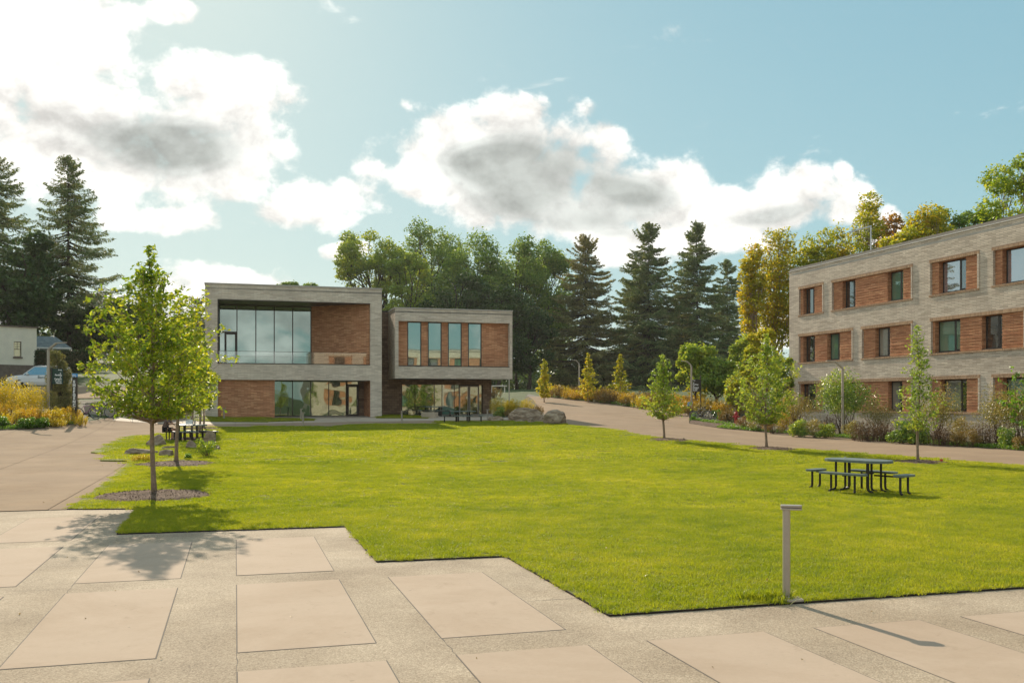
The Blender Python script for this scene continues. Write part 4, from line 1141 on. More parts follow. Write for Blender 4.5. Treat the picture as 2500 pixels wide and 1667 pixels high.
def broad_tree(name, loc, height, crad, cbot, lobes, nleaf, leaf, mat, bark, seed, label, cat='tree', group=None, lean=(0, 0), trunk_r=.3, yscale=1.0, top_bias=0.0, stretch=1.0, lobe_r=(.28, .44), holes=0.0):
    rr = random.Random(seed); rg = np.random.default_rng(seed)
    root = empty(name, loc); tag(root, label, cat, group)
    cz = (height + cbot) / 2; hz_ = (height - cbot) / 2
    LB = []
    for k in range(lobes):
        for _ in range(30):
            d = sph(rg, 1)[0]; q = rr.uniform(.35, 1.0) ** .5
            r = crad * rr.uniform(*lobe_r)
            c = np.array([d[0] * (crad - r * .8) * q, d[1] * (crad - r * .8) * q * yscale, cz + d[2] * (hz_ - r * .75) * q])
            if all(np.linalg.norm(c - o[0]) > (r + o[1]) * .36 for o in LB): break
        c[0] += lean[0] * (c[2] / height) ** 1.3; c[1] += lean[1] * (c[2] / height) ** 1.3
        LB.append((c, r))
    tot = sum(r ** 2 for _, r in LB)
    C = []
    for c, r in LB:
        n = int(nleaf * r ** 2 / tot)
        d = sph(rg, n); d[:, 2] = np.where(d[:, 2] < -.2, d[:, 2] * .55, d[:, 2])
        rad = r * (.45 + .62 * rg.beta(4, 1.7, n))
        # lumpy surface
        ph = rg.uniform(0, 6.28, 6)
        lump = 1 + .16 * np.sin(d[:, 0] * 5 + ph[0]) * np.sin(d[:, 1] * 5 + ph[1]) + .12 * np.sin(d[:, 2] * 8 + ph[2]) + .10 * np.sin(d[:, 0] * 11 + d[:, 2] * 9 + ph[3])
        P = c + d * (rad * lump)[:, None] * np.array([1, 1, .85 * stretch])
        C.append(P)
        # sprigs sticking out
        m = max(4, n // 14)
        dd = sph(rg, m); C.append(c + dd * (r * rg.uniform(1.0, 1.32, m))[:, None])
    m = nleaf // 8; d = sph(rg, m) * (rg.uniform(0, 1, m) ** .45)[:, None]      # thin filling between the lobes
    F_ = np.c_[d[:, 0] * crad * .85, d[:, 1] * crad * .85 * yscale, cz + d[:, 2] * hz_ * .85]; F_[:, 0] += lean[0] * (F_[:, 2] / height) ** 1.3
    C.append(F_)
    C = np.concatenate(C)
    nn = len(C)
    me = leaves_mesh('crown', C, rg.uniform(.7, 1.35, nn) * leaf, rg.uniform(.5, .95, nn) * leaf * .8, mat, rg, .5)
    mesh_obj('crown', me, root)
    b = MB()
    t_top = Vector((lean[0] * .75, lean[1] * .75, height * .82))
    tp = curve_pts((0, 0, -.3), t_top, 0, rr, 7, .05)
    b.tube(tp, [trunk_r * (1.25 if i == 0 else 1) * (1 - .8 * i / 7) for i in range(8)], 9)
    for c, r in LB:
        f_ = min(.88, max(.12, (c[2] - cbot * .3) / height * .72))
        st = tp[0].lerp(tp[-1], f_); i_ = int(f_ * 7); st = tp[i_].lerp(tp[min(7, i_ + 1)], f_ * 7 - i_)
        L_ = (Vector(c) - st).length
        rr0 = min(trunk_r * .42, .028 * L_ + .02)
        pp = curve_pts(st, c, .06, rr, 4, .12)
        b.tube(pp, [rr0, rr0 * .8, rr0 * .6, rr0 * .42, rr0 * .2], 5, False)
        for k in range(3):
            e = Vector(c) + Vector(sph(rg, 1)[0]) * r * .9
            b.tube([pp[3], pp[3].lerp(e, .5) + Vector((0, 0, r * .08)), e], [rr0 * .4, rr0 * .25, .012], 4, False)
    b.build('trunk', bark, root, smooth=True)
    return root

def young_tree(name, loc, height, crad, cbot, nbr, lpb, leaf, mat, bark, seed, label, group=None, trunk_r=.065, lean=(0, 0), shape='oval', up=.75, gap=0.0, spray=.30):
    """nursery tree: straight leader, ascending branches with twigs, separate leaves on the twigs"""
    rr = random.Random(seed); rg = np.random.default_rng(seed)
    root = empty(name, loc); tag(root, label, 'tree', group)
    b = MB()
    def tp_at(t): return Vector((lean[0] * t + .04 * math.sin(t * 7 + seed), lean[1] * t + .03 * math.sin(t * 5 + 2 * seed), height * .985 * t - (.1 if t == 0 else 0)))
    n = 12
    b.tube([tp_at(k / n) for k in range(n + 1)], [trunk_r * (1.35 if k == 0 else 1.0) * (1 - .93 * (k / n) ** 1.1) + .004 for k in range(n + 1)], 10)
    C = []
    def prof(q):   # crown half width along its height
        if shape == 'oval': return (math.sin(math.pi * min(1, q * .92 + .12)) ** .75) * (1.0 if q < .75 else 1 - (q - .75) * 1.4)
        if shape == 'airy':
            return float(np.interp(q, [0, .1, .3, .5, .68, .82, .92, 1], [.85, 1.08, 1.1, 1.0, .80, .50, .20, .05]))
        if shape == 'pyramid': return max(.10, (1 - q) ** .85 * 1.0) * min(1, .45 + q * 3.5)
        if shape == 'column': return min(1, .5 + q * 2.5) * max(.12, (1 - q ** 2.2))
        return 1
    for k in range(nbr):
        q = (k + rr.random() * .8) / nbr
        h0 = cbot * .92 + (height - cbot) * q * .93
        az_ = k * 2.39996 + rr.uniform(-.5, .5)
        Lh = crad * prof(q) * rr.uniform(.72, 1.12)
        rise = Lh * up * rr.uniform(.5, 1.25)
        st = tp_at(max(0, (h0 - rise * .75)) / height) if h0 - rise * .75 > cbot * .8 else tp_at(cbot * .85 / height + .02 * rr.random())
        e = tp_at(min(1, h0 / height)) + Vector((math.cos(az_) * Lh, math.sin(az_) * Lh, rise * .35))
        pp = curve_pts(st, e, -.05, rr, 4, .10)
        r0 = trunk_r * .34 * (1 - q * .6)
        b.tube(pp, [r0, r0 * .75, r0 * .55, r0 * .35, r0 * .15 + .001], 5, False)
        cnt_ = max(3, int(lpb * (.35 + .65 * prof(q))))
        tw = max(3, int(4 + Lh * 5))
        for j in range(tw):
            t_ = rr.uniform(.18, 1.0); i_ = min(3, int(t_ * 4)); s_ = pp[i_].lerp(pp[i_ + 1], t_ * 4 - i_)
            d_ = Vector((rr.gauss(0, 1), rr.gauss(0, 1), rr.gauss(.25, .7))).normalized() * spray * rr.uniform(.5, 1.25)
            b.tube([s_, s_ + d_ * .55 + Vector((0, 0, .01)), s_ + d_], [.005, .004, .002], 3, False)
            m = max(2, cnt_ // tw)
            ts = rg.uniform(.25, 1.1, m)
            C.append(np.array(s_)[None] + np.array(d_)[None] * ts[:, None] + rg.normal(size=(m, 3)) * .045)
    # leader tuft
    m = int(lpb * .7); hh = rg.uniform(height * .93, height * 1.01, m); C.append(np.c_[lean[0] + rg.normal(size=m) * .07, lean[1] + rg.normal(size=m) * .07, hh])
    C = np.concatenate(C); nn = len(C)
    C = C[C[:, 2] > cbot * .91]; nn = len(C)
    mesh_obj('crown', leaves_mesh('crown', C, rg.uniform(.7, 1.3, nn) * leaf, rg.uniform(.7, 1.1, nn) * leaf * .52, mat, rg, .35), root)
    b.build('trunk', bark, root, smooth=True)
    return root

def conifer(name, loc, height, crad, cbot, nbr, dens, mat, seed, label, group=None, trunk_r=.28, ragged=.25, power=.8, gaps=.1, spr=.42):
    rr = random.Random(seed); rg = np.random.default_rng(seed)
    root = empty(name, loc); tag(root, label, 'tree', group)
    b = MB()
    lx, ly = rr.uniform(-.3, .3), rr.uniform(-.3, .3)
    def ax_(z): t = z / height; return Vector((lx * t * t, ly * t * t, z))
    b.tube([ax_(height * k / 10) - Vector((0, 0, .3 if k == 0 else 0)) for k in range(11)], [trunk_r * (1 - .95 * k / 10) + .01 for k in range(11)], 8)
    C = []; AX = []; LL = []; WW = []
    for k in range(nbr):
        q = (k + rr.random()) / nbr                 # 0 top .. 1 bottom
        z = height - (height - cbot) * q ** 1.08
        if rr.random() < gaps * (1 - abs(q - .5)): continue
        L_ = crad * (q ** power) * rr.uniform(1 - ragged, 1 + ragged * .6) + .15
        if q > .9: L_ *= .85
        a_ = rr.uniform(0, 2 * math.pi)
        d = Vector((math.cos(a_), math.sin(a_), 0))
        droop = rr.uniform(-.28, .02) - .10 * q; tipup = rr.uniform(.05, .22)
        if q < .15: droop = rr.uniform(.2, .8)
        st = ax_(z)
        def bp(t): return st + d * (L_ * t) + Vector((0, 0, L_ * (droop * t + tipup * t ** 3 - .06 * math.sin(math.pi * t))))
        r0 = .012 + .012 * L_
        b.tube([bp(0), bp(.4), bp(.75), bp(1)], [r0, r0 * .6, r0 * .35, .005], 4, False)
        n = int(dens * L_ * (1 + .5 * rr.random())) + 6
        t = 1 - np.abs(rg.uniform(0, 1, n)) ** 1.15 * .92
        side = rg.choice([-1, 1], n); off = rg.uniform(0, 1, n) ** .7 * (.10 + .26 * L_ * (1 - t * .75)) * 1.05
        dv = np.array(d); sv = np.array([-dv[1], dv[0], 0])
        P = np.array([list(bp(x)) for x in t])
        P = P + sv[None] * (side * off)[:, None] + dv[None] * (off * .45)[:, None]
        P[:, 2] += -off * .28 + rg.normal(size=n) * .05
        axv = sv[None] * (side * .75)[:, None] + dv[None] * .7; axv[:, 2] += rg.uniform(-.75, .05, n)
        C.append(P); AX.append(axv)
        LL.append(rg.uniform(.6, 1.25, n) * spr * (.6 + .12 * L_ ** .5)); WW.append(rg.uniform(.5, 1.1, n) * spr * .30)
        # hanging twiglets below the branch
        m = int(n * .45); t2 = rg.uniform(.25, 1, m); P2_ = np.array([list(bp(x)) for x in t2]); s2 = rg.normal(size=m) * .10 * L_ * (1.1 - t2)
        P2_ = P2_ + sv[None] * s2[:, None]; P2_[:, 2] -= rg.uniform(.05, .30, m)
        a2 = rg.normal(size=(m, 3)) * .3; a2[:, 2] = -1
        C.append(P2_); AX.append(a2); LL.append(rg.uniform(.5, 1.2, m) * spr * .8); WW.append(rg.uniform(.5, 1, m) * spr * .22)
    m = 26; C.append(np.c_[rg.normal(size=m) * .07 + lx, rg.normal(size=m) * .07 + ly, height + rg.uniform(-.9, .25, m)]); a2 = rg.normal(size=(m, 3)) * .5; a2[:, 2] = 1
    AX.append(a2); LL.append(np.full(m, spr * .7)); WW.append(np.full(m, spr * .22))
    C = np.concatenate(C); AX = np.concatenate(AX); LL = np.concatenate(LL); WW = np.concatenate(WW)
    mesh_obj('crown', leaves_mesh('crown', C, LL, WW, mat, rg, .5, AX), root)
    b.build('trunk', M['bark_dark'], root, smooth=True)
    return root

def shrub(name, loc, w_, h, nstem, nleaf, leaf, mat, seed, label, group=None, cat='shrub', low=.15, bark=None, spiky=False, lumps=9, yr=1.0):
    rr = random.Random(seed); rg = np.random.default_rng(seed)
    root = empty(name, loc); tag(root, label, cat, group)
    b = MB(); C = []; AX = []
    LBs = []
    for k in range(lumps):
        a_ = rr.uniform(0, 6.28); q = rr.random() ** .55
        c = np.array([math.cos(a_) * w_ * .36 * q, math.sin(a_) * w_ * .36 * q * yr, h * (low + (1 - low) * rr.uniform(.25, .88) * (1 - .25 * q))])
        LBs.append((c, min(w_, h) * rr.uniform(.16, .28)))
    for k in range(nstem):
        c, r = LBs[k % lumps]
        e = Vector(c) + Vector(sph(rg, 1)[0]) * r * .7
        s_ = Vector((rr.uniform(-.08, .08) * w_, rr.uniform(-.08, .08) * w_, -.05))
        b.tube(curve_pts(s_, e, .02, rr, 4, .12), [.012 + .006 * h, .010 + .004 * h, .009, .006, .002], 4, False)
    if spiky:    # upright stalks with leaves or flower heads along them
        for k in range(nstem * 3):
            a_ = rr.uniform(0, 6.28); q = rr.random() ** .6; x, y = math.cos(a_) * w_ * .42 * q, math.sin(a_) * w_ * .42 * q * yr
            hh = h * rr.uniform(.6, 1.05) * (1 - .25 * q); lx, ly = x * .25 + rr.gauss(0, .05), y * .25 + rr.gauss(0, .05)
            b.tube([(x, y, 0), (x + lx * .4, y + ly * .4, hh * .5), (x + lx, y + ly, hh)], [.008, .006, .002], 3, False)
            m = max(3, nleaf // (nstem * 3)); t = rg.uniform(.12, 1.02, m) ** .8
            C.append(np.c_[x + lx * t, y + ly * t, hh * t] + rg.normal(size=(m, 3)) * .045); a2 = rg.normal(size=(m, 3)) * .6; a2[:, 2] += .7; AX.append(a2)
    else:
        tot = sum(r ** 2 for _, r in LBs)
        for c, r in LBs:
            n = int(nleaf * r ** 2 / tot); d = sph(rg, n)
            C.append(c + d * (r * (.3 + .85 * rg.beta(3, 1.5, n)))[:, None]); a2 = rg.normal(size=(n, 3)); AX.append(a2)
            C[-1][:, 2] = np.maximum(C[-1][:, 2], .03)
    C = np.concatenate(C); AX = np.concatenate(AX); nn = len(C)
    mesh_obj('foliage', leaves_mesh('foliage', C, rg.uniform(.7, 1.3, nn) * leaf, rg.uniform(.7, 1.1, nn) * leaf * .55, mat, rg, .35, AX), root)
    b.build('stems', bark or M['twig'], root)
    return root

def hgt(py_top, D, loc): return zat(py_top, D) - loc.z

# -- mulch rings under the young trees
def mulch_ring(i, lab):
    x, y, r = MULCH[i]
    n = 40; rr = random.Random(i); b = MB(); vs = [(0, 0, .10)]; fs = []
    rings = [(.12, .11), (.4, .085), (.75, .055), (.93, .03), (1.03, -.03)]
    rad = [1 + rr.uniform(-.07, .07) for _ in range(n)]
    for q, z in rings:
        for k in range(n):
            a_ = 2 * math.pi * k / n; vs.append((math.cos(a_) * r * q * (1 + (rad[k] - 1) * q), math.sin(a_) * r * q * (1 + (rad[k] - 1) * q), z + rr.uniform(-.012, .014)))
    for k in range(n): fs.append((0, 1 + k, 1 + (k + 1) % n))
    for j in range(len(rings) - 1):
        for k in range(n):
            k2 = (k + 1) % n; fs.append((1 + j * n + k, 1 + (j + 1) * n + k, 1 + (j + 1) * n + k2, 1 + j * n + k2))
    b.v = vs; b.f = fs
    o = b.build('mulch_ring', M['mulch'], None, smooth=True, loc=(x, y, T(x, y) + .03)); tag(o, lab, 'mulch bed', 'mulch rings round the young trees')
    # loose chips on top
    rg_ = np.random.default_rng(i + 70); m = 520; a_ = rg_.uniform(0, 6.28, m); q = rg_.uniform(0, 1.06, m) ** .5
    C = np.c_[np.cos(a_) * q * r, np.sin(a_) * q * r, .115 - .085 * q ** 1.5 + rg_.uniform(-.005, .012, m)]
    ch = mesh_obj('bark_chips', leaves_mesh('bark_chips', C, rg_.uniform(.03, .08, m), rg_.uniform(.012, .03, m), M['mulch'], rg_, 1.5), o); ch['kind'] = 'stuff'
    return o
for i, lab in enumerate(('round mulch bed under the near left tree, nearest the plaza', 'mulch bed under the second left tree beside the leafy sapling', 'mulch bed beside the occupied picnic table by the upright boulder',
                         'thin mulch bed under the slim tree behind the occupied table', 'small mulch bed nearest the brick hall behind the occupied table', 'flat mulch bed with small stones by the right path',
                         'mulch bed under the full round tree by the right path', 'mulch bed behind the empty picnic table')):
    mulch_ring(i, lab)

# -- young trees on the lawn
p = at(377, 1213)
young_tree('young_tree', p, hgt(607, p.y, p), 1.60, 2.0, 92, 118, .13, M['leaf_young'], M['bark'], 3, 'large yellow green young tree nearest the plaza, on the left side of the lawn', 'young trees on the lawn', .056, (-.10, 0), 'airy', .8, spray=.36)
p = at(432, 1135)
young_tree('young_tree', p, hgt(730, p.y, p), 1.5, 2.0, 60, 110, .14, M['leaf_young'], M['bark'], 4, 'second yellow green young tree with its mulch bed beside a leafy sapling', 'young trees on the lawn', .062, (.15, 0), 'pyramid', .8, spray=.36)
p = at(470, 1074)
young_tree('young_tree', p, hgt(790, p.y, p), 1.4, 1.8, 44, 110, .15, M['leaf_young'], M['bark'], 5, 'slim young tree growing in front of the occupied picnic table', 'young trees on the lawn', .06, (0, 0), 'pyramid', .8, spray=.36)
p = at(488, 1059)
young_tree('young_tree', p, hgt(800, p.y, p), 1.2, 2.0, 36, 90, .15, M['leaf_young'], M['bark'], 6, 'thin trunked young tree just behind the occupied picnic table', 'young trees on the lawn', .055, (0, 0), 'pyramid', .8, spray=.36)
p = at(496, 1048)
young_tree('young_tree', p, hgt(815, p.y, p), 1.3, 2.1, 36, 90, .15, M['leaf_young'], M['bark'], 7, 'left row young tree standing nearest the brick hall', 'young trees on the lawn', .055, (0, 0), 'pyramid', .8, spray=.36)
p = at(1620, 1076)
young_tree('young_tree', p, hgt(868, p.y, p), 1.25, 1.15, 56, 85, .14, M['leaf_young_dark'], M['bark'], 8, 'oval young tree on the right lawn edge farthest from the plaza', 'young trees on the lawn', .055, (-.05, 0), 'pyramid', .9, spray=.33)
p = at(1871, 1098)
young_tree('young_tree', p, hgt(818, p.y, p), 1.6, 1.25, 66, 95, .14, M['leaf_young_dark'], M['bark'], 9, 'full green young tree on the right lawn edge before the hall corner', 'young trees on the lawn', .055, (0, 0), 'oval', .9, spray=.34)
p = at(2244, 1132)
young_tree('young_tree', p, hgt(800, p.y, p), 1.05, 1.3, 46, 70, .12, M['leaf_young_dark'], M['bark'], 10, 'sparse narrow young tree behind the empty picnic table', 'young trees on the lawn', .045, (-.06, 0), 'pyramid', 1.0, spray=.30)
p = at(2552, 1165)
young_tree('young_tree', p, 4.0, 1.05, 1.2, 44, 80, .13, M['leaf_fresh'], M['bark'], 12, 'bright green young tree at the right edge of the photo', 'young trees on the lawn', .045, (0, 0), 'oval', .9, spray=.30)

# -- small golden trees in the planting strip
for px, top, D, w_, mt, lab in ((1328, 878, 98, .95, 'leaf_young', 'smallest yellow green tree in the flower strip nearest the brick hall'), (1436, 864, 98, 1.25, 'leaf_young', 'yellow green pyramid tree behind a silver lamp post in the strip'),
                                (1514, 866, 98, 1.35, 'leaf_orange', 'orange topped golden pyramid tree in the flower strip'), (1702, 884, 90, 1.15, 'leaf_yellow', 'bright yellow young tree behind the brown direction sign')):
    p = atD(px, D)
    young_tree('strip_tree', p, hgt(top, D, p), w_ * 1.15, .5, 40, 70, .24, M['leaf_gold'] if mt == 'leaf_orange' else M['leaf_bright'], M['bark'], int(px), lab, 'small trees in the flower strip', .05, (0, 0), 'pyramid', .6, spray=.3)

# -- tall trees behind the hall
def big(px, top, D, crad, cb, lobes, nl, mt, seed, lab, lean=(0, 0), leaf=.50, yscale=.8, tr=.35, lr=(.17, .30), bark='bark_dark', group='trees behind the brick hall', stretch=1.0):
    p = atD(px, D)
    return broad_tree('broadleaf_tree', p, hgt(top, D, p), crad, cb, lobes, int(nl * 1.35), leaf, M[mt], M[bark], seed, lab, 'tree', group, lean, tr, yscale, lobe_r=lr, stretch=stretch)
big(955, 552, 184, 8.1, 14.4, 32, 10350, 'leaf_oak_light', 21, 'leaning open crowned tree rising between the two brick boxes', (-5.6, 0), tr=.50, lr=(.15, .25))
big(1052, 530, 197, 9.9, 8.8, 51, 17250, 'leaf_oak', 22, 'tallest dark green tree behind the lower brick box', tr=.42)
big(1000, 600, 176, 5.6, 7.1, 27, 8625, 'leaf_oak_light', 23, 'yellowish green round tree just above the lower brick box')
big(1168, 558, 187, 9.2, 7.1, 47, 16099, 'leaf_oak', 24, 'broad dark tree above the windows of the lower brick box')
big(1262, 574, 193, 8.8, 5.3, 45, 16099, 'leaf_oak', 25, 'dark green tree with pale tips beside the big spruce')
big(1330, 562, 201, 8.1, 2.6, 47, 17250, 'leaf_oak', 26, 'dense dark tree just right of the brick hall down to the ground')
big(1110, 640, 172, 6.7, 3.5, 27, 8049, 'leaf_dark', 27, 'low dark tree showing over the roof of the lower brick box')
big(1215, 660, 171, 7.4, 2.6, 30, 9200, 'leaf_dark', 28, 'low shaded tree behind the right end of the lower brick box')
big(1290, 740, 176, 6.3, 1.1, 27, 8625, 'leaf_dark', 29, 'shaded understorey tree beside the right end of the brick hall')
big(700, 686, 176, 3.0, 12.0, 11, 1494, 'leaf_oak', 30, 'tree top just showing over the left roof of the brick hall')
big(757, 688, 177, 2.1, 13.0, 8, 1035, 'leaf_oak', 31, 'smaller tree top showing over the roof right of its neighbour')

def con(px, top, D, crad, cb, nb, dens, mt, seed, lab, tr=.28, rag=.38, pw=.68, gaps=.12, spr=.74, group='tall conifers'):
    p = atD(px, D)
    return conifer('spruce_tree', p, hgt(top, D, p), crad * 1.38, cb, int(nb * 1.55), dens * .58, M[mt], seed, lab, group, tr, rag, pw, gaps, spr)
con(1430, 580, 185, 7.7, 1.4, 250, 26, 'needles_olive', 41, 'olive brown spruce nearest the brick hall', pw=.7)
con(1583, 546, 184, 7.4, 1.1, 260, 26, 'needles', 42, 'tall dark spruce with a forked top in the middle of the conifer row')
con(1546, 640, 193, 5.3, 1.1, 150, 24, 'needles', 48, 'short dark spruce filling in between two taller spruces')
con(1704, 546, 184, 7.4, 1.7, 250, 26, 'needles', 43, 'tall blue green spruce with a pointed top right of the forked spruce')
con(1776, 636, 190, 5.1, 1.7, 190, 24, 'needles', 44, 'narrow shorter spruce at the right end of the conifer row')
con(168, 385, 118, 5.2, 6.0, 190, 25, 'needles', 45, 'tall airy spruce standing behind the cream house', .28, .25, .72, .12, .55, 'tall conifers')
con(-18, 385, 118, 6.6, 6.0, 180, 25, 'needles', 46, 'tall spruce cut off by the left edge of the photo', .3, .3, .7, .15, .55, 'tall conifers')
con(482, 732, 213, 4.5, 3.5, 90, 22, 'needles', 47, 'distant small spruce top beside the left wall of the brick hall')
con(1660, 720, 197, 6.3, 0.7, 150, 22, 'needles_olive', 49, 'low olive spruce between the two tallest spruces')
# dark masses on the left, behind the cream house
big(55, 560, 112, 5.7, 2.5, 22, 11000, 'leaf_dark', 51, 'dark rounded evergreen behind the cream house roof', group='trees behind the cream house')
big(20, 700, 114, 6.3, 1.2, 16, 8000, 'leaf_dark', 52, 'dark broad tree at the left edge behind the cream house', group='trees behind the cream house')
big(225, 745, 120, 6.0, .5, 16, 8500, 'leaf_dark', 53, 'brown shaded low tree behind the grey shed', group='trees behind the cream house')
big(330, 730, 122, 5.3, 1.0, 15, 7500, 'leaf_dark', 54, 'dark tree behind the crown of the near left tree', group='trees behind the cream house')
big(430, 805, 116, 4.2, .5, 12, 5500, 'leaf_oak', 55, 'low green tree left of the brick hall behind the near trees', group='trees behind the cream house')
# mid-ground trees right of centre
big(1700, 822, 86, 2.2, 1.4, 20, 6000, 'leaf_young_dark', 61, 'fresh green spreading tree behind the brown direction sign', leaf=.26, group='trees left of the residence hall', tr=.12)
big(1748, 872, 84, 2.5, .8, 15, 6500, 'leaf_oak', 62, 'dark green rounded tree right of the brown direction sign', leaf=.26, group='trees left of the residence hall', tr=.12)
big(1826, 798, 88, 2.1, 1.0, 15, 6500, 'leaf_oak_light', 63, 'mid green tree behind the yellow bushes left of the residence hall', leaf=.26, group='trees left of the residence hall', tr=.12)
big(1806, 900, 77, 1.6, .4, 12, 4200, 'leaf_goldgreen', 64, 'small yellow green tree above the red hydrant', leaf=.17, group='trees left of the residence hall', tr=.06)
big(1862, 780, 74, 1.9, 1.4, 17, 7000, 'leaf_goldgreen', 65, 'yellow green tree touching the corner of the residence hall', leaf=.19, group='trees left of the residence hall', tr=.10)
big(1905, 850, 70, 1.15, .6, 12, 4200, 'leaf_young', 66, 'bright green tree tight against the corner of the residence hall', leaf=.17, group='trees left of the residence hall', tr=.06)
# golden poplars behind the residence hall
G_ = 'golden trees behind the residence hall'
def pop(px, top, D, crad, cb, lobes, nl, mt, seed, lab, lean=(0, 0), st=1.35):
    return big(px, top, D, crad * 1.15, cb, int(lobes * 1.25), nl, mt, seed, lab, lean, .29, 1.0, .17, (.30, .50), 'bark', G_, st)
pop(1835, 556, 92, 1.5, 5.5, 20, 3400, 'leaf_gold', 71, 'golden poplar with a tall thin tip nearest the spruces')
pop(1895, 552, 94, 2.3, 4.0, 30, 6400, 'leaf_gold', 72, 'wide golden poplar beside the corner of the residence hall')
pop(2045, 506, 96, 1.8, 6.0, 15, 3600, 'leaf_gold', 73, 'narrow golden poplar over the roof corner left of the aerial')
pop(1965, 566, 95, 2.0, 4.0, 18, 5200, 'leaf_goldgreen', 84, 'green gold poplar between the corner poplar and the roof edge')
pop(2010, 545, 95, 1.8, 5.0, 14, 3600, 'leaf_goldgreen', 74, 'short golden poplar over the roof edge left of the aerial')
pop(2118, 470, 98, 2.2, 8.0, 20, 5600, 'leaf_goldgreen', 75, 'green and gold poplar directly behind the aerial')
pop(2172, 482, 99, 1.6, 8.0, 16, 4000, 'leaf_autumn', 76, 'brown gold poplar right of the aerial')
pop(2262, 492, 90, 2.6, 8.0, 24, 8000, 'leaf_gold', 77, 'rounded orange gold tree behind the middle of the roof', st=1.0)
pop(2200, 540, 88, 2.0, 8.0, 15, 4600, 'leaf_goldgreen', 78, 'low golden green tree behind the roof right of the aerial', st=1.0)
big(2320, 482, 96, 3.2, 8.0, 20, 7500, 'leaf_oak', 79, 'dark green tree showing behind the orange gold tree', leaf=.27, group=G_)
big(2400, 490, 92, 2.6, 8.0, 17, 6500, 'leaf_oak', 80, 'dark green tree beside the tall maple at the right edge', leaf=.27, group=G_)
big(2498, 352, 72, 4.4, 7.0, 38, 17000, 'leaf_young', 81, 'tall yellow green maple cut off by the right edge of the photo', leaf=.24, group=G_, tr=.2, bark='bark', lr=(.16, .27))
big(2378, 548, 74, 2.4, 7.0, 15, 5500, 'leaf_young', 82, 'lower yellow green maple behind the right end of the roof', leaf=.24, group=G_, bark='bark')
# far wood that closes the view
rgw = np.random.default_rng(5); C = []
for k in range(230):
    a_ = rgw.uniform(-.72, .72); D = rgw.uniform(225, 270); x, y = math.sin(a_) * D * 1.15, D; r = rgw.uniform(4.5, 7); z = T(x, y) + rgw.uniform(.5, 7.0)
    if abs(x) > 8 and x < -35: z += 1
    n = 330; d = sph(rgw, n); C.append(np.array([x, y, z]) + d * (r * rgw.beta(4, 1.5, n))[:, None] * np.array([1, 1, .9]))
C = np.concatenate(C); n = len(C)
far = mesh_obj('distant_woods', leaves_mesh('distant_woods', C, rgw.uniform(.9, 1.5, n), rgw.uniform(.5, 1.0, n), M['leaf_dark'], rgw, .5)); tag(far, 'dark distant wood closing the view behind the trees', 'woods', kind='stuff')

# -- shrubs: prototypes copied with their parts
PROTO = {}
def plant(kind, loc, label, sx=1.0, sz=1.0, rz=0.0, group=None, cat='shrub', name='shrub'):
    spec = {
        'yellow': dict(w_=2.6, h=2.2, nstem=14, nleaf=5200, leaf=.085, mat='leaf_yellow', lumps=22, low=.02),
        'orange': dict(w_=1.3, h=1.0, nstem=14, nleaf=1900, leaf=.075, mat='leaf_orange', spiky=True, low=.05),
        'rust': dict(w_=1.4, h=1.0, nstem=16, nleaf=1900, leaf=.075, mat='leaf_rust', spiky=True, low=.05),
        'goldlow': dict(w_=1.4, h=.95, nstem=12, nleaf=2200, leaf=.07, mat='leaf_yellow', spiky=True, low=.05),
        'green': dict(w_=1.1, h=.8, nstem=10, nleaf=1300, leaf=.10, mat='leaf_fresh', lumps=8, low=.05),
        'glossy': dict(w_=3.1, h=3.7, nstem=26, nleaf=6000, leaf=.125, mat='leaf_glossy', lumps=22, low=.34),
        'airy': dict(w_=2.6, h=2.9, nstem=28, nleaf=3600, leaf=.085, mat='leaf_olive', lumps=22, low=.30),
        'olive': dict(w_=1.6, h=1.3, nstem=14, nleaf=1700, leaf=.08, mat='leaf_olive', lumps=12, low=.08),
        'brown': dict(w_=1.4, h=1.1, nstem=20, nleaf=1500, leaf=.06, mat='leaf_brown', spiky=True, low=.05),
        'tan': dict(w_=1.3, h=.85, nstem=14, nleaf=2000, leaf=.055, mat='leaf_rust', lumps=10, low=.05),
        'dark': dict(w_=1.4, h=1.1, nstem=10, nleaf=1500, leaf=.13, mat='leaf_glossy', lumps=10, low=.05),
        'flower': dict(w_=1.2, h=.9, nstem=10, nleaf=1700, leaf=.07, mat='leaf_yellow', spiky=True, low=.05),
    }[kind]
    if kind not in PROTO:
        sp = dict(spec); mt = sp.pop('mat')
        o = shrub(name, (0, 0, 0), mat=M[mt], seed=hash(kind) % 1 + sum(map(ord, kind)), label=label, **sp)
        PROTO[kind] = o
    else:
        o = copy_tree(PROTO[kind]); o.name = name
        for k_ in ('group',):
            if k_ in o.keys(): del o[k_]
    o.location = loc; o.rotation_euler = (0, 0, rz); o.scale = (sx, sx, sz)
    tag(o, label, cat, group)
    return o
rs = random.Random(77)
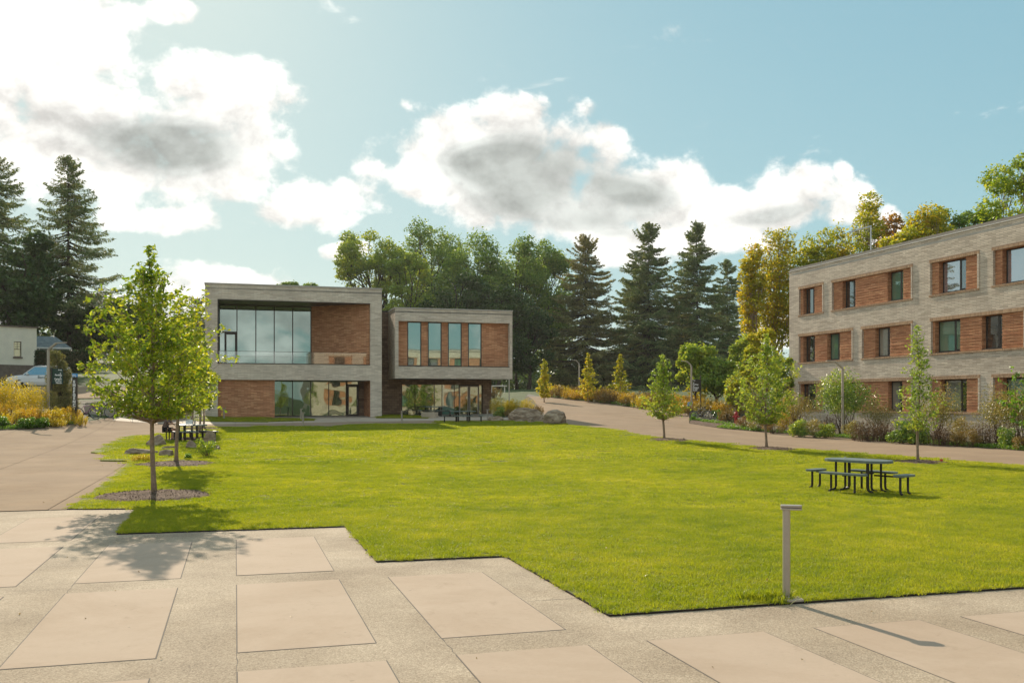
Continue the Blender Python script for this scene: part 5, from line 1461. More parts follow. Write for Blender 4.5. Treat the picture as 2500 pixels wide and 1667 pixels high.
# left bed: yellow shrubs stepping down to orange flowers at the path
GL = 'plants in the left planting bed'
for px, D, k_, sx, sz, lab, nm in (
    (20, 57, 'yellow', 1.15, 1.15, 'tall yellow shrub at the left edge of the photo in the bed', 'yellow_shrub'),
    (75, 56, 'yellow', .85, 1.0, 'rounded yellow shrub in front of the white car', 'yellow_shrub'),
    (-50, 56, 'yellow', 1.1, 1.1, 'yellow shrub just beyond the left edge of the bed', 'yellow_shrub'),
    (128, 58, 'olive', .8, 1.25, 'small olive green shrub at the foot of the silver lamp post', 'olive_shrub'),
    (10, 53.5, 'orange', 1.2, 1.3, 'orange rust perennial clump at the left edge before the yellow shrub', 'flower_clump'),
    (45, 52.5, 'goldlow', 1.3, 1.1, 'golden perennial clump in front of the rounded yellow shrub', 'flower_clump'),
    (82, 52.5, 'orange', 1.2, 1.15, 'orange perennial clump below the car windscreen', 'flower_clump'),
    (115, 53.5, 'goldlow', 1.2, 1.15, 'golden flower clump at the base of the lamp post', 'flower_clump'),
    (148, 54.2, 'flower', 1.1, 1.05, 'yellow flower clump below the green direction sign', 'flower_clump'),
    (196, 54.2, 'flower', .7, .9, 'bright orange yellow flowers right of the brown emergency post', 'flower_clump'),
    (170, 55.5, 'orange', .95, 1.1, 'orange flower clump just left of the brown emergency post', 'flower_clump'),
    (15, 51.0, 'green', 1.4, .85, 'low green plants at the path edge at the far left of the bed', 'green_perennial'),
    (62, 51.0, 'green', 1.3, .8, 'low green plants at the path edge under the golden clump', 'green_perennial'),
    (105, 51.9, 'green', 1.2, .75, 'low green plants at the path edge before the lamp post', 'green_perennial'),
    (140, 52.8, 'goldlow', .8, .6, 'low golden plants at the path edge below the green sign', 'flower_clump')):
    p = atD(px, D); plant(k_, p, lab, sx, sz, rs.uniform(0, 6), GL, name=nm)
# middle bed beside the boulders
GM_ = 'plants in the bed right of the brick hall'
for px, D, k_, sx, sz, lab, nm in (
    (1215, 73.0, 'yellow', .62, .70, 'golden yellow shrub touching the right end of the brick hall', 'yellow_shrub'),
    (1252, 73.5, 'yellow', .68, .62, 'golden yellow shrub behind the largest boulder', 'yellow_shrub'),
    (1288, 76, 'yellow', .60, .60, 'golden yellow shrub at the path side behind the boulders', 'yellow_shrub'),
    (1218, 70.6, 'dark', .75, .75, 'low dark green plant between the brick hall and the boulders', 'green_perennial'),
    (1245, 70.3, 'tan', .95, .8, 'brown clump of plants behind the small boulders', 'brown_perennial'),
    (1312, 73.5, 'rust', .85, .9, 'pinkish rust clump beside the path right of the yellow shrubs', 'brown_perennial'),
    (1270, 71.2, 'rust', .7, .7, 'rust brown clump right behind the largest boulder', 'brown_perennial'),
    (1238, 80, 'goldlow', 1.1, 1.2, 'golden clump deeper in the bed behind the yellow shrubs', 'flower_clump')):
    p = atD(px, D); plant(k_, p, lab, sx, sz, rs.uniform(0, 6), GM_, name=nm)
# long strip above the right path
GS = 'flower clumps in the strip above the path'
kinds = ['rust', 'orange', 'rust', 'goldlow', 'orange', 'rust', 'flower', 'rust', 'orange', 'tan']
words = {'rust': 'rust red flower clump', 'orange': 'orange flower clump', 'goldlow': 'golden leafed clump', 'flower': 'bright yellow flower clump', 'tan': 'tan seed head clump', 'olive': 'olive green clump', 'green': 'fresh green clump'}
k = 0
ORD = 'first second third fourth fifth sixth seventh eighth ninth tenth eleventh twelfth thirteenth fourteenth fifteenth'.split()
edge = [at(1323, 968), at(1400, 977), at(1480, 985), at(1576, 998.6), at(1640, 1004), at(1684, 1009)]
for row in range(3):
    for q in range(15 - row * 2):
        t_ = (q + .5 + rs.uniform(-.25, .25)) / (15 - row * 2) * 5
        i_ = min(4, int(t_)); e = edge[i_].lerp(edge[i_ + 1], t_ - i_)
        nrm = Vector((.2, 1, 0)).normalized(); loc = e + nrm * (.9 + row * 2.3 + rs.uniform(-.3, .3)); loc.z = T(loc.x, loc.y)
        kd = kinds[(k * 7 + row) % 10]; k += 1
        px_ = loc.x / loc.y * F + CX
        where = ('near the end by the brick hall' if px_ < 1400 else 'below the golden pyramid tree' if px_ < 1540 else 'left of the blue sign' if px_ < 1660 else 'beside the brown direction sign')
        rowt = ('in the front row', 'in the middle row', 'in the back row')[row]
        plant(kd, loc, '%s %s of the strip, %s from the hall end' % (words[kd], rowt, ORD[q]), rs.uniform(1.2, 1.7), rs.uniform(1.15, 1.6), rs.uniform(0, 6), GS, name='flower_clump')
for px, D, kd, sx, sz, where in ((1205, 108, 'rust', 1.5, 1.3, 'farthest behind the hall end'), (1650, 78, 'goldlow', 1.2, 1.1, 'right behind the blue sign'), (1730, 82, 'orange', 1.5, 1.4, 'behind the parked bicycles'), (1765, 79, 'orange', 1.5, 1.3, 'behind the bicycle wheels on the right'), (1800, 76, 'tan', 1.5, 1.5, 'left of the red hydrant'),
                                (1745, 75.0, 'green', 1.1, .9, 'just right of the bicycles'), (1778, 71, 'rust', 1.1, 1.0, 'between the bicycles and the hydrant'), (1765, 73.0, 'green', .9, .8, 'low beside the bicycle wheel'),
                                (1840, 76, 'olive', 1.6, 1.5, 'behind the red hydrant'), (1715, 76.0, 'olive', .9, .9, 'behind the bicycle frame'), (1690, 74.5, 'green', .8, .6, 'at the path corner left of the bicycles'), (1688, 77.5, 'rust', .9, .9, 'at the bed corner under the blue sign'), (1694, 72.3, 'green', .6, .4, 'low at the front left of the mulch pad'), (1690, 86, 'orange', 1.6, 1.4, 'at the foot of the far lamp post')):
    p = atD(px, D); plant(kd, p, '%s %s' % (words[kd], where), sx, sz, rs.uniform(0, 6), GS, name='flower_clump')
# bed along the residence hall
GR = 'shrubs along the residence hall'
for px, D, k_, sx, sz, lab, nm in (
    (1822, 62.5, 'tan', 1.2, 1.15, 'orange brown clump at the path right of the hydrant', 'brown_perennial'),
    (1850, 60.5, 'olive', 1.1, .95, 'olive shrub behind the full young tree', 'olive_shrub'),
    (1888, 58.0, 'tan', 1.3, 1.2, 'brown tan clump below the corner of the residence hall', 'brown_perennial'),
    (1915, 60, 'yellow', .75, 1.0, 'yellow green bush against the corner of the residence hall', 'yellow_shrub'),
    (1945, 58.5, 'airy', 1.0, .95, 'open twiggy shrub below the lowest corner window', 'twiggy_shrub'),
    (1958, 54.5, 'dark', 1.1, .9, 'leafy green perennial left of the near lamp post', 'green_perennial'),
    (1990, 53.8, 'olive', .95, .8, 'low mixed shrub close left of the near lamp post', 'olive_shrub'),
    (2015, 53.2, 'dark', .9, .75, 'low dark leafed plant at the foot of the near lamp post', 'green_perennial'),
    (2022, 56.5, 'brown', .8, 1.2, 'dark brown round seed head clump left of the near lamp post', 'brown_perennial'),
    (2064, 56.0, 'glossy', 1.12, 1.02, 'large glossy leafed shrub behind the near lamp post', 'large_shrub'),
    (2085, 51.5, 'olive', .8, .8, 'low shrub right of the near lamp post base', 'olive_shrub'),
    (2120, 50.5, 'brown', 1.3, 1.15, 'dry brown stems right of the large glossy shrub', 'brown_perennial'),
    (2160, 50.5, 'brown', 1.1, 1.0, 'dark dry stalks beside the leafy green perennials', 'brown_perennial'),
    (2200, 48.2, 'dark', 1.15, 1.1, 'big leafed green perennial left of the sparse young tree', 'green_perennial'),
    (2232, 47.6, 'dark', 1.1, 1.05, 'dark glossy perennial behind the sparse young tree trunk', 'green_perennial'),
    (2290, 49.0, 'airy', 1.0, 1.02, 'open olive shrub below the middle ground floor window', 'twiggy_shrub'),
    (2300, 46.3, 'brown', .9, 1.0, 'dry reddish stems at the foot of the open olive shrub', 'brown_perennial'),
    (2335, 45.8, 'tan', 1.0, .95, 'tan seed clump below the middle ground floor window', 'brown_perennial'),
    (2368, 45.0, 'tan', 1.0, 1.1, 'rounded rusty clump left of the dark plum clump', 'brown_perennial'),
    (2402, 45.8, 'brown', 1.0, 1.15, 'dark plum brown clump below the bare wall', 'brown_perennial'),
    (2440, 46.0, 'airy', 1.0, 1.0, 'airy tan leafed shrub at the right below the end window', 'twiggy_shrub'),
    (2462, 44.0, 'dark', .8, .9, 'small dark leafed plant near the right edge', 'green_perennial'),
    (2492, 44.6, 'airy', .9, 1.05, 'airy shrub cut off by the right edge of the photo', 'twiggy_shrub'),
    (2500, 42.5, 'tan', .9, .8, 'low tan plant at the right edge beside the path', 'brown_perennial'),
    (2145, 53.5, 'airy', .9, .8, 'low airy shrub against the wall behind the dry stems', 'twiggy_shrub'),
    (2350, 50.0, 'olive', .9, 1.0, 'olive shrub against the wall behind the tan clumps', 'olive_shrub'),
    (2560, 43.0, 'dark', 1.0, 1.0, 'leafy plant just beyond the right edge of the photo', 'green_perennial')):
    p = atD(px, D); plant(k_, p, lab, sx, sz, rs.uniform(0, 6), GR, name=nm)
# low ground cover at the bed edges: nobody could count it
rgc = np.random.default_rng(8); C = []
def scatter_edge(pts, n, depth, h):
    for k in range(n):
        t_ = rgc.uniform(0, len(pts) - 1.001); i_ = int(t_); e = Vector(pts[i_]).lerp(Vector(pts[i_ + 1]), t_ - i_)
        o = e + Vector((.15, 1, 0)) * (abs(rgc.normal()) * depth + .05); m = 16
        if rgc.random() < .35: continue
        C.append(np.array([o.x, o.y, T(o.x, o.y) + .04]) + np.c_[rgc.normal(size=(m, 2)) * .14, rgc.uniform(0, h * rgc.uniform(.4, 1), m)])
scatter_edge([at(1757, 1045), at(1860, 1054), at(2187, 1079), at(2500, 1100), at(2650, 1111)], 620, .55, .22)
scatter_edge([at(0, 1050), at(60, 1047), at(130, 1040), at(183, 1034)], 160, .5, .25)
scatter_edge([at(1323, 968), at(1480, 985), at(1576, 998.6), at(1685, 1009)], 260, 1.2, .35)
scatter_edge([at(1690, 1026), at(1760, 1036), at(1850, 1048)], 160, .8, .2)
C = np.concatenate(C); n = len(C)
gc = mesh_obj('ground_cover', leaves_mesh('ground_cover', C, rgc.uniform(.07, .16, n), rgc.uniform(.03, .06, n), M['leaf_fresh'], rgc, .4)); tag(gc, 'low green ground cover spilling over the planting bed edges', 'ground cover', kind='stuff')
# fallen straw coloured litter and the leafy sapling on the lawn
p = at(505, 1118)
shrub('leafy_sapling', p, .75, .95, 12, 420, .10, M['leaf_young'], 301, 'leafy bright green sapling beside the second left tree and the upright boulder', None, 'plant', low=.15, lumps=9)
p = at(455, 1124); plant('green', p, 'low green weeds at the foot of the second left tree', .5, .35, 2.0, None, 'plant', name='low_weeds')
p = at(345, 1128); plant('goldlow', p, 'yellowing weeds left of the near left trunk among the flat rocks', .5, .35, 2.0, None, 'plant', name='low_weeds')
# clipped hedge, conical evergreen by the sign
D = 84; x0_, x1_ = (98 - CX) / F * D, (222 - CX) / F * D; zg = zat(908, D)
rgh = np.random.default_rng(3); n = 9000
w3 = np.array([(x1_ - x0_) / 2, 1.0, (zat(857, D) - zg) / 2]); P = rgh.uniform(-1, 1, (n, 3)); ax3 = rgh.integers(0, 3, n); P[np.arange(n), ax3] = np.sign(P[np.arange(n), ax3]) * rgh.uniform(.93, 1.03, n)
C = P * w3
hd = empty('clipped_hedge', ((x0_ + x1_) / 2, D, zg + w3[2])); tag(hd, 'clipped dark green hedge in front of the grey shed', 'hedge')
mesh_obj('foliage', leaves_mesh('foliage', C, rgh.uniform(.10, .2, n), rgh.uniform(.07, .12, n), M['hedge'], rgh, .5), hd)
b = MB(); b.box(-w3[0] * .93, w3[0] * .93, -.85, .85, -w3[2], w3[2] * .94); b.build('inner_growth', M['soil'], hd)
p = atD(150, 62)
conifer('conical_evergreen', p, hgt(862, 62, p), 1.05, .1, 190, 60, M['needles_olive'], 91, 'conical olive evergreen standing between the lamp post and the emergency post', None, .08, .15, .62, 0, .20)

mirrored_trees()

# fallen leaves and crumbs
rgf = np.random.default_rng(21); C = []
for k in range(900):
    y = 5 + 40 * rgf.random() ** 1.6; x = rgf.uniform(-.56, .56) * y
    if k % 9 and not inside(lawn_poly, x, y): continue
    C.append((x, y, T(x, y) + (.048 + LR(x, y) if inside(lawn_poly, x, y) else .012)))
for k in range(260):
    tx, ty, tr_ = MULCH[rgf.integers(0, 2)]; x, y = tx + rgf.normal() * 1.3, ty + rgf.normal() * 1.3
    C.append((x, y, T(x, y) + (.05 + LR(x, y) if inside(lawn_poly, x, y) else .012)))
n = len(C)
fl = mesh_obj('fallen_leaves', leaves_mesh('fallen_leaves', C, rgf.uniform(.015, .045, n), rgf.uniform(.012, .03, n), M['leaf_rust'], rgf, 2.5)); tag(fl, 'scattered small fallen leaves on the lawn and plaza', 'leaves', kind='stuff')
# ------------------------------------------------------------------ boulders
def boulder(loc, sx, sy, sz, seed, label, group='boulders', rz=0.0, flat=.35, sharp=1.0):
    bm = bmesh.new(); bmesh.ops.create_icosphere(bm, subdivisions=5, radius=1)
    rg_ = random.Random(seed)
    planes = []
    for k in range(13):
        n_ = Vector((rg_.gauss(0, 1), rg_.gauss(0, 1), rg_.gauss(.2, .8))).normalized(); planes.append((n_, rg_.uniform(.55, .88)))
    from mathutils import noise as mn
    for v in bm.verts:
        c = v.co.copy()
        for n_, d_ in planes:
            q = c.dot(n_)
            if q > d_: c -= n_ * (q - d_) * .92 * sharp
        q = mn.fractal(c * 2.2 + Vector((seed, 0, 0)), 1.0, 2.0, 5)
        c *= 1 + .08 * q
        l = mn.noise(Vector((c.x * .7, c.y * .7, c.z * 9 + seed)))
        c.x *= 1 + .035 * l; c.y *= 1 + .035 * l
        v.co = Vector((c.x * sx, c.y * sy, max(c.z, -flat) * sz * 1.25))
    me = bpy.data.meshes.new('boulder'); bm.to_mesh(me); bm.free(); me.materials.append(M['rock'])
    o = link(bpy.data.objects.new('boulder', me)); o.location = Vector(loc) + Vector((0, 0, flat * sz * .55)); o.rotation_euler = (0, 0, rz)
    tag(o, label, 'boulder', group); return o
def rock_px(px, pyb, w_, h, seed, lab, dy=.7, group='boulders', **k):
    p = at(px, pyb); s = F / p.y
    return boulder(p + Vector((0, .25, .05)), w_ / 2 / s, w_ / 2 / s * dy, h / s / 1.25, seed, lab, group, **k)
gr = 'boulders between the lawn and the path'
rock_px(1288, 1026, 92, 27, 1, 'largest brown boulder right of the brick hall', .55, gr)
rock_px(1357, 1036, 68, 29, 2, 'rounded boulder with grass at its foot nearest the right path', .7, gr)
rock_px(1212, 1028, 44, 10, 3, 'low flat boulder nearest the lamp stub beside the brick hall', .7, gr)
rock_px(1268, 1031, 30, 5, 4, 'small flat rock in the grass before the largest boulder', .7, gr)
rock_px(1297, 1033, 22, 12, 5, 'small pale rock between the two big boulders at the front', .7, gr)
rock_px(1324, 1027, 20, 9, 6, 'pale rock wedged behind between the two big boulders', .7, gr)
gr = 'rocks round the occupied picnic table'
rock_px(378, 1091, 58, 25, 7, 'pale rock behind the near left trunk at the bench end', .7, gr)
rock_px(338, 1112, 84, 15, 8, 'long flat pale slab of rock at the lawn edge', .5, gr, rz=.25)
rock_px(408, 1100, 46, 11, 9, 'low flat rock left of the second trunk', .6, gr)
rock_px(402, 1117, 48, 14, 10, 'low mossy rock in front of the second trunk', .6, gr)
rock_px(506, 1096, 44, 38, 11, 'upright grey boulder beside the leafy sapling', .8, gr, rz=.6)
rock_px(463, 1097, 36, 16, 12, 'dark low rock left of the upright boulder', .8, gr)
rock_px(526, 1102, 20, 11, 13, 'small tilted pale rock right of the upright boulder', .8, gr)
rock_px(1672, 1078, 11, 6, 14, 'small white stone at the lawn edge by the right path', .8, 'small stones by the right path')
rock_px(1660, 1078, 7, 3, 15, 'tiny white stone beside the larger white stone', .8, 'small stones by the right path')
rock_px(1908, 1127, 22, 2, 16, 'thin flat reddish stone in the grass before the full young tree', .6, 'small stones by the right path')

# ------------------------------------------------------------------ lamps, bollards
def bollard_lamp(p, h, rz, label, group='low lamp bollards'):
    o = empty('bollard_lamp', p, rz); tag(o, label, 'bollard lamp', group)
    b = MB()
    prof = []
    n = 24; wx, wy = .036, .050   # flattened oval post
    def oval(k, sx, sy): a_ = 2 * math.pi * k / n; c, s_ = math.cos(a_), math.sin(a_); return (sx * math.copysign(abs(c) ** .7, c), sy * math.copysign(abs(s_) ** .7, s_))
    vs = []; fs = []
    for z in (0, .06, h - .05):
        for k in range(n): x, y = oval(k, wx * 1.12, wy); vs.append((x, y, z))
    for j in range(2):
        for k in range(n): k2 = (k + 1) % n; fs.append((j * n + k, j * n + k2, (j + 1) * n + k2, (j + 1) * n + k))
    fs.append(tuple(range(n))[::-1]); fs.append(tuple(2 * n + k for k in range(n)))
    b.add(vs, fs); b.build('post', M['grey_metal'], o, bevel=.003)
    b = MB(); b.lathe([(.062, -.02), (.062, .035), (.055, .045), (.045, .046)], 20); b.build('base_collar', M['grey_metal'], o)
    b = MB()
    pts = [(-.053, -.055), (.12, -.058), (.155, -.045), (.165, -.02), (.165, .02), (.155, .045), (.12, .058), (-.053, .055), (-.062, .03), (-.062, -.03)]
    b.prism(pts, h - .052, h - .03); b.build('lamp_housing', M['grey_metal'], o, bevel=.004)
    b = MB(); b.prism([(x * .97, y * .97) for x, y in pts], h - .0295, h - .022); b.build('shadow_gap', M['bronze'], o)
    b = MB(); b.prism(pts, h - .0215, h); b.build('lamp_cap', M['grey_metal'], o, bevel=.004)
    return o
p = at(1920, 1468)
bollard_lamp(p + Vector((0, 0, .02)), zat(1232, p.y) - p.z - .02, R(-12), 'dull silver bollard lamp at the near lawn edge on the right')
b = MB(); pd = [(math.cos(a_) * r_, math.sin(a_) * r_ * .9) for a_, r_ in [(k * .6283, .14 + .03 * (k % 2)) for k in range(10)]]
b.prism(pd, -.02, .045); o = b.build('concrete_footing', M['pale_concrete'], loc=p + Vector((.03, 0, 0)), bevel=.01); tag(o, 'rough concrete footing under the near bollard lamp', 'footing')
for px, py, top, lab in ((740, 1043, 1006, 'bollard lamp on the lawn edge before the ground floor windows of the brick hall'), (735, 1026, 997, 'bollard lamp on the turf strip close to the hall glazing'), (547, 1024, 996, 'bollard lamp beside the red brick wall of the hall'),
                         (981, 1035, 1003, 'bollard lamp before the recessed dark brick link of the hall'), (1190, 1026, 999, 'bollard lamp at the right brick pier of the hall'), (1265, 1016, 993, 'bollard lamp top showing behind the largest boulder')):
    p = at(px, py); bollard_lamp(p, zat(top, p.y) - p.z, R(-40), lab)
def street_lamp(px, top, D, armpx, pw, label):
    p = atD(px, D); o = empty('lamp_post', p); tag(o, label, 'lamp post', 'angled arm lamp posts')
    h = zat(top + 15 * 55 / D, D) - p.z; s = F / D
    b = MB(); b.box(-pw / 2, pw / 2, -pw / 2, pw / 2, -.1, h); b.build('post', M['grey_metal'], o, bevel=.012)
    b = MB(); b.box(-.2, .2, -.2, .2, -.05, .12); b.build('footing', M['pale_concrete'], o, bevel=.02)
    sg = 1 if armpx > 0 else -1; L_ = abs(armpx) / s; rise = .42
    b = MB(); e = L_ * .42
    P = [(0, h - .05), (0, h + .07), (e, h + rise), (L_, h + rise + .04), (L_, h + rise - .02), (e + .03, h + rise - .07)]
    vs = [(sg * x, y, z) for y in (-.10, .10) for x, z in P]; n_ = len(P)
    b.add(vs, [tuple(range(n_)), tuple(range(n_, 2 * n_))[::-1]] + [(i, (i + 1) % n_, n_ + (i + 1) % n_, n_ + i) for i in range(n_)]); b.build('lamp_arm', M['grey_metal'], o)
    return o
street_lamp(2057, 884, 54.5, -40, .12, 'near silver lamp post with bent arm before the residence hall')
street_lamp(1688, 883, 80, -24, .13, 'silver lamp post beside the brown direction sign')
street_lamp(1414, 880, 106, -18, .15, 'farthest silver lamp post in the flower strip')
street_lamp(118, 839, 57, 44, .13, 'silver lamp post with bent arm in the left planting bed')

# ------------------------------------------------------------------ lettering
def text(body, size, parent, loc, rot, mat, ext=.002, align='LEFT', name='lettering', bold=0.0, spacing=1.0):
    cu = bpy.data.curves.new(name, 'FONT'); cu.body = body; cu.size = size; cu.extrude = ext; cu.align_x = align; cu.offset = bold; cu.space_line = spacing
    tmp = link(bpy.data.objects.new(name + '_curve', cu)); me = bpy.data.meshes.new_from_object(tmp.evaluated_get(bpy.context.evaluated_depsgraph_get())); bpy.data.objects.remove(tmp)
    me.name = name; me.materials.clear(); me.materials.append(mat); o = link(bpy.data.objects.new(name, me), parent); o.location = loc; o.rotation_euler = rot
    return o
FR = (R(90), 0, 0)
def arrow(parent, x, z, s, right, y=-.03):
    b = MB()
    P = [(-.12, -.5), (.12, -.5), (.12, .05), (.42, -.22), (.42, .1), (0, .5), (-.42, .1), (-.42, -.22), (-.12, .05)]
    if right: P = [(q, -p_) for p_, q in P]
    P = [(x + a_ * s, z + c_ * s) for a_, c_ in P]; n_ = len(P)
    vs = [(a_, y, c_) for a_, c_ in P] + [(a_, y - .004, c_) for a_, c_ in P]
    b.add(vs, [tuple(range(n_)), tuple(range(n_, 2 * n_))[::-1]] + [(i, (i + 1) % n_, n_ + (i + 1) % n_, n_ + i) for i in range(n_)])
    b.build('arrow', M['white'], parent)
# left green sign on its post
D = 60.5; p = atD(126, D); o = empty('direction_sign', p); tag(o, 'dark green direction sign with white arrows and words behind the left lamp post', 'sign')
s = F / D; X = lambda px: (px - 126) / s; Z = lambda py: zat(py, D) - p.z
b = MB(); b.box(X(124), X(127.5), -.05, .05, -.1, Z(898)); b.build('post', M['sign_brown'], o)
b = MB(); b.box(X(127.6), X(154), -.02, .02, Z(937), Z(900)); b.build('sign_panel', M['sign_green'], o, bevel=.004)
for bd, py, sz in (('Bard', 904.6, 3.6), ('Parking', 917, 4.6), ('Campus', 926.5, 4.6), ('Center', 931.3, 4.6), ('North', 936, 4.6)):
    text(bd, sz / s * 1.2, o, (X(151), -.024, Z(py)), FR, M['white'], align='RIGHT', bold=.006)
arrow(o, X(148), Z(911.5), 4.0 / s, False, -.022); arrow(o, X(148), Z(921), 4.0 / s, True, -.022)
# right sign
D = 76; p = atD(1710.5, D); o = empty('direction_sign', p); tag(o, 'olive brown direction sign on a dark post above the parked bicycles', 'sign')
s = F / D; X = lambda px: (px - 1710.5) / s; Z = lambda py: zat(py, D) - p.z
b = MB(); b.box(X(1709.3), X(1711.8), -.05, .05, -.1, Z(916)); b.build('post', M['sign_brown'], o)
b = MB(); b.box(X(1690.5), X(1709.2), -.02, .02, Z(956), Z(926)); b.build('sign_panel', M['sign_brown'], o, bevel=.004)
for bd, py, sz in (('Bard', 929.5, 2.6), ('Parking', 939.8, 4), ('Campus', 947, 4), ('Center', 950.5, 4), ('South', 954, 4)):
    text(bd, sz / s * 1.1, o, (X(1691.5), -.024, Z(py)), FR, M['white'], bold=.006)
arrow(o, X(1693.5), Z(934.5), 3.6 / s, False, -.022); arrow(o, X(1693.5), Z(942.6), 3.4 / s, False, -.022)
# emergency post
p = at(183, 1033); D = p.y; s = F / D; o = empty('emergency_post', p); tag(o, 'dark brown emergency call post with vertical white letters and blue label', 'emergency post')
X = lambda px: (px - 183) / s; Z = lambda py: zat(py, D) - p.z
b = MB(); b.box(-.115, .115, -.10, .10, -.1, Z(912)); b.build('post', M['sign_brown'], o, bevel=.006)
b = MB(); b.box(-.118, .118, -.103, .103, Z(920), Z(912) + .003); b.build('blue_label', M['blue_sign'], o)
text('(H)', .17, o, (0, -.106, Z(919)), FR, M['white'], align='CENTER', bold=.004)
text('\n'.join('EMERGENCY'), .215, o, (0, -.104, Z(935)), FR, M['white'], align='CENTER', bold=.012, spacing=.90)
# small blue sign sheet on wooden stakes
p = at(1690, 1008); D = p.y; s = F / D; o = empty('blue_notice', p); tag(o, 'small bright blue notice on leaning wooden stakes at the path edge', 'sign')
Z = lambda py: zat(py, D) - p.z
b = MB(); b.box((1678.5 - 1690) / s, (1692 - 1690) / s, -.03, .0, Z(990.5), Z(981)); bl = b.build('notice_sheet', M['blue_sign'], o)
for k_, (bd, py) in enumerate((('P O', 985.2), ('O S', 989.2))):
    text(bd, .15, bl, ((1680.5 - 1690) / s, -.032, Z(py)), FR, M['white'], bold=.004)
for a_, c_ in ((-.27, -.02), (-.15, .04)):
    b = MB(); b.tube([(a_ * .4 + .1, .02, 0), (a_, .01, Z(988))], .022, 5); b.build('stake', M['wood'], o)

# ------------------------------------------------------------------ picnic tables
def stadium(L_, W_, n=8):
    r = W_ / 2; pts = []
    for k in range(n + 1): a_ = -math.pi / 2 + math.pi * k / n; pts.append((L_ / 2 - r + r * math.cos(a_), r * math.sin(a_)))
    for k in range(n + 1): a_ = math.pi / 2 + math.pi * k / n; pts.append((-L_ / 2 + r + r * math.cos(a_), r * math.sin(a_)))
    return pts
def rrect(L_, W_, r=.07, n=4):
    pts = []
    for cx_, cy_, a0 in ((L_ / 2 - r, -W_ / 2 + r, -90), (L_ / 2 - r, W_ / 2 - r, 0), (-L_ / 2 + r, W_ / 2 - r, 90), (-L_ / 2 + r, -W_ / 2 + r, 180)):
        for k in range(n + 1): a_ = R(a0 + 90 * k / n); pts.append((cx_ + r * math.cos(a_), cy_ + r * math.sin(a_)))
    return pts
def picnic_table(p, rz, label, top=(1.72, .86), side=.64, end=1.20):
    o = empty('picnic_table', p, rz); tag(o, label, 'picnic table', 'picnic tables with four attached benches')
    b = MB(); b.prism(stadium(*top), .70, .765); b.build('tabletop', M['table_top'], o, bevel=.008)
    def leg(x, y, h, fx, fy):
        b = MB(); b.tube([(x, y, h), (x, y, .10), (x + fx * .02, y + fy * .02, .045), (x + fx * .07, y + fy * .07, .012), (x + fx * .13, y + fy * .13, .006)], .029, 8); b.build('leg', M['table_leg'], o)
    for sx in (-1, 1):
        for x_, y_ in ((.30, .09), (.44, .27), (.30, -.09), (.44, -.27)): leg(sx * x_, y_, .70, sx, 0)
    for (cx_, cy_, L_, a_) in ((0, -side, 1.24, 0), (0, side, 1.24, 0), (-end, 0, .62, 90), (end, 0, .62, 90)):
        m = Matrix.Translation((cx_, cy_, 0)) @ Matrix.Rotation(R(a_), 4, 'Z')
        b = MB(); pr = rrect(L_, .27, .09); n_ = len(pr)
        vs = [m @ Vector((x, y, z)) for z in (.415, .465) for x, y in pr]
        b.add(vs, [tuple(range(n_))[::-1], tuple(range(n_, 2 * n_))] + [(i, (i + 1) % n_, n_ + (i + 1) % n_, n_ + i) for i in range(n_)])
        b.build('bench', M['table_top'], o, bevel=.006)
        for q in (-1, 1):
            v_ = m @ Vector((q * L_ * .26, 0, 0)); d_ = Vector((v_.x, v_.y, 0)).normalized(); leg(v_.x, v_.y, .415, d_.x * .5, d_.y * .5)
        v_ = m @ Vector((0, 0, .40)); t_ = Vector((v_.x * (.36 if a_ else .2), v_.y * .25, .40))
        b = MB(); b.tube([v_, t_], .022, 6); b.build('crossbar', M['table_leg'], o)
    return o
picnic_table(Vector((8.44, 23.12, 0)) + Vector((0, 0, .04)), math.atan2(-.80, .60), 'empty picnic table standing on the lawn at the right')
b = MB(); b.tube([(-.03, 0, 0), (-.02, .0, .035), (.0, 0, .045), (.02, 0, .035), (.03, 0, 0)], .008, 6); kk = b.build('small_clip', M['galv'], loc=(8.22, 23.4, .805)); tag(kk, 'small metal clip lying on the empty picnic table', 'clip')
pt = at(466, 1077); PT = picnic_table(pt + Vector((0, 0, .03)), R(-4), 'picnic table beside the left trees with two people seated at it', (1.5, .9), .66, 1.12)
ph_ = at(1130, 1032); picnic_table(ph_ + Vector((0, 0, .02)), R(8), 'picnic table on the lawn edge in front of the brick hall doors')
D = 75.8; p = atD(1062, 73.6); picnic_table(p, R(16), 'picnic table close against the ground floor glass of the brick hall')
# pale concrete bench block by the hall
p = at(1050, 1020); s = F / p.y
b = MB(); b.box(-20 / s, 17 / s, -.25, .35, -.05, 14 / s); bb = b.build('concrete_bench', M['pale_concrete'], loc=p, bevel=.02); bb.rotation_euler = (0, 0, -R(18)); tag(bb, 'pale concrete bench block in front of the brick hall glazing', 'bench')

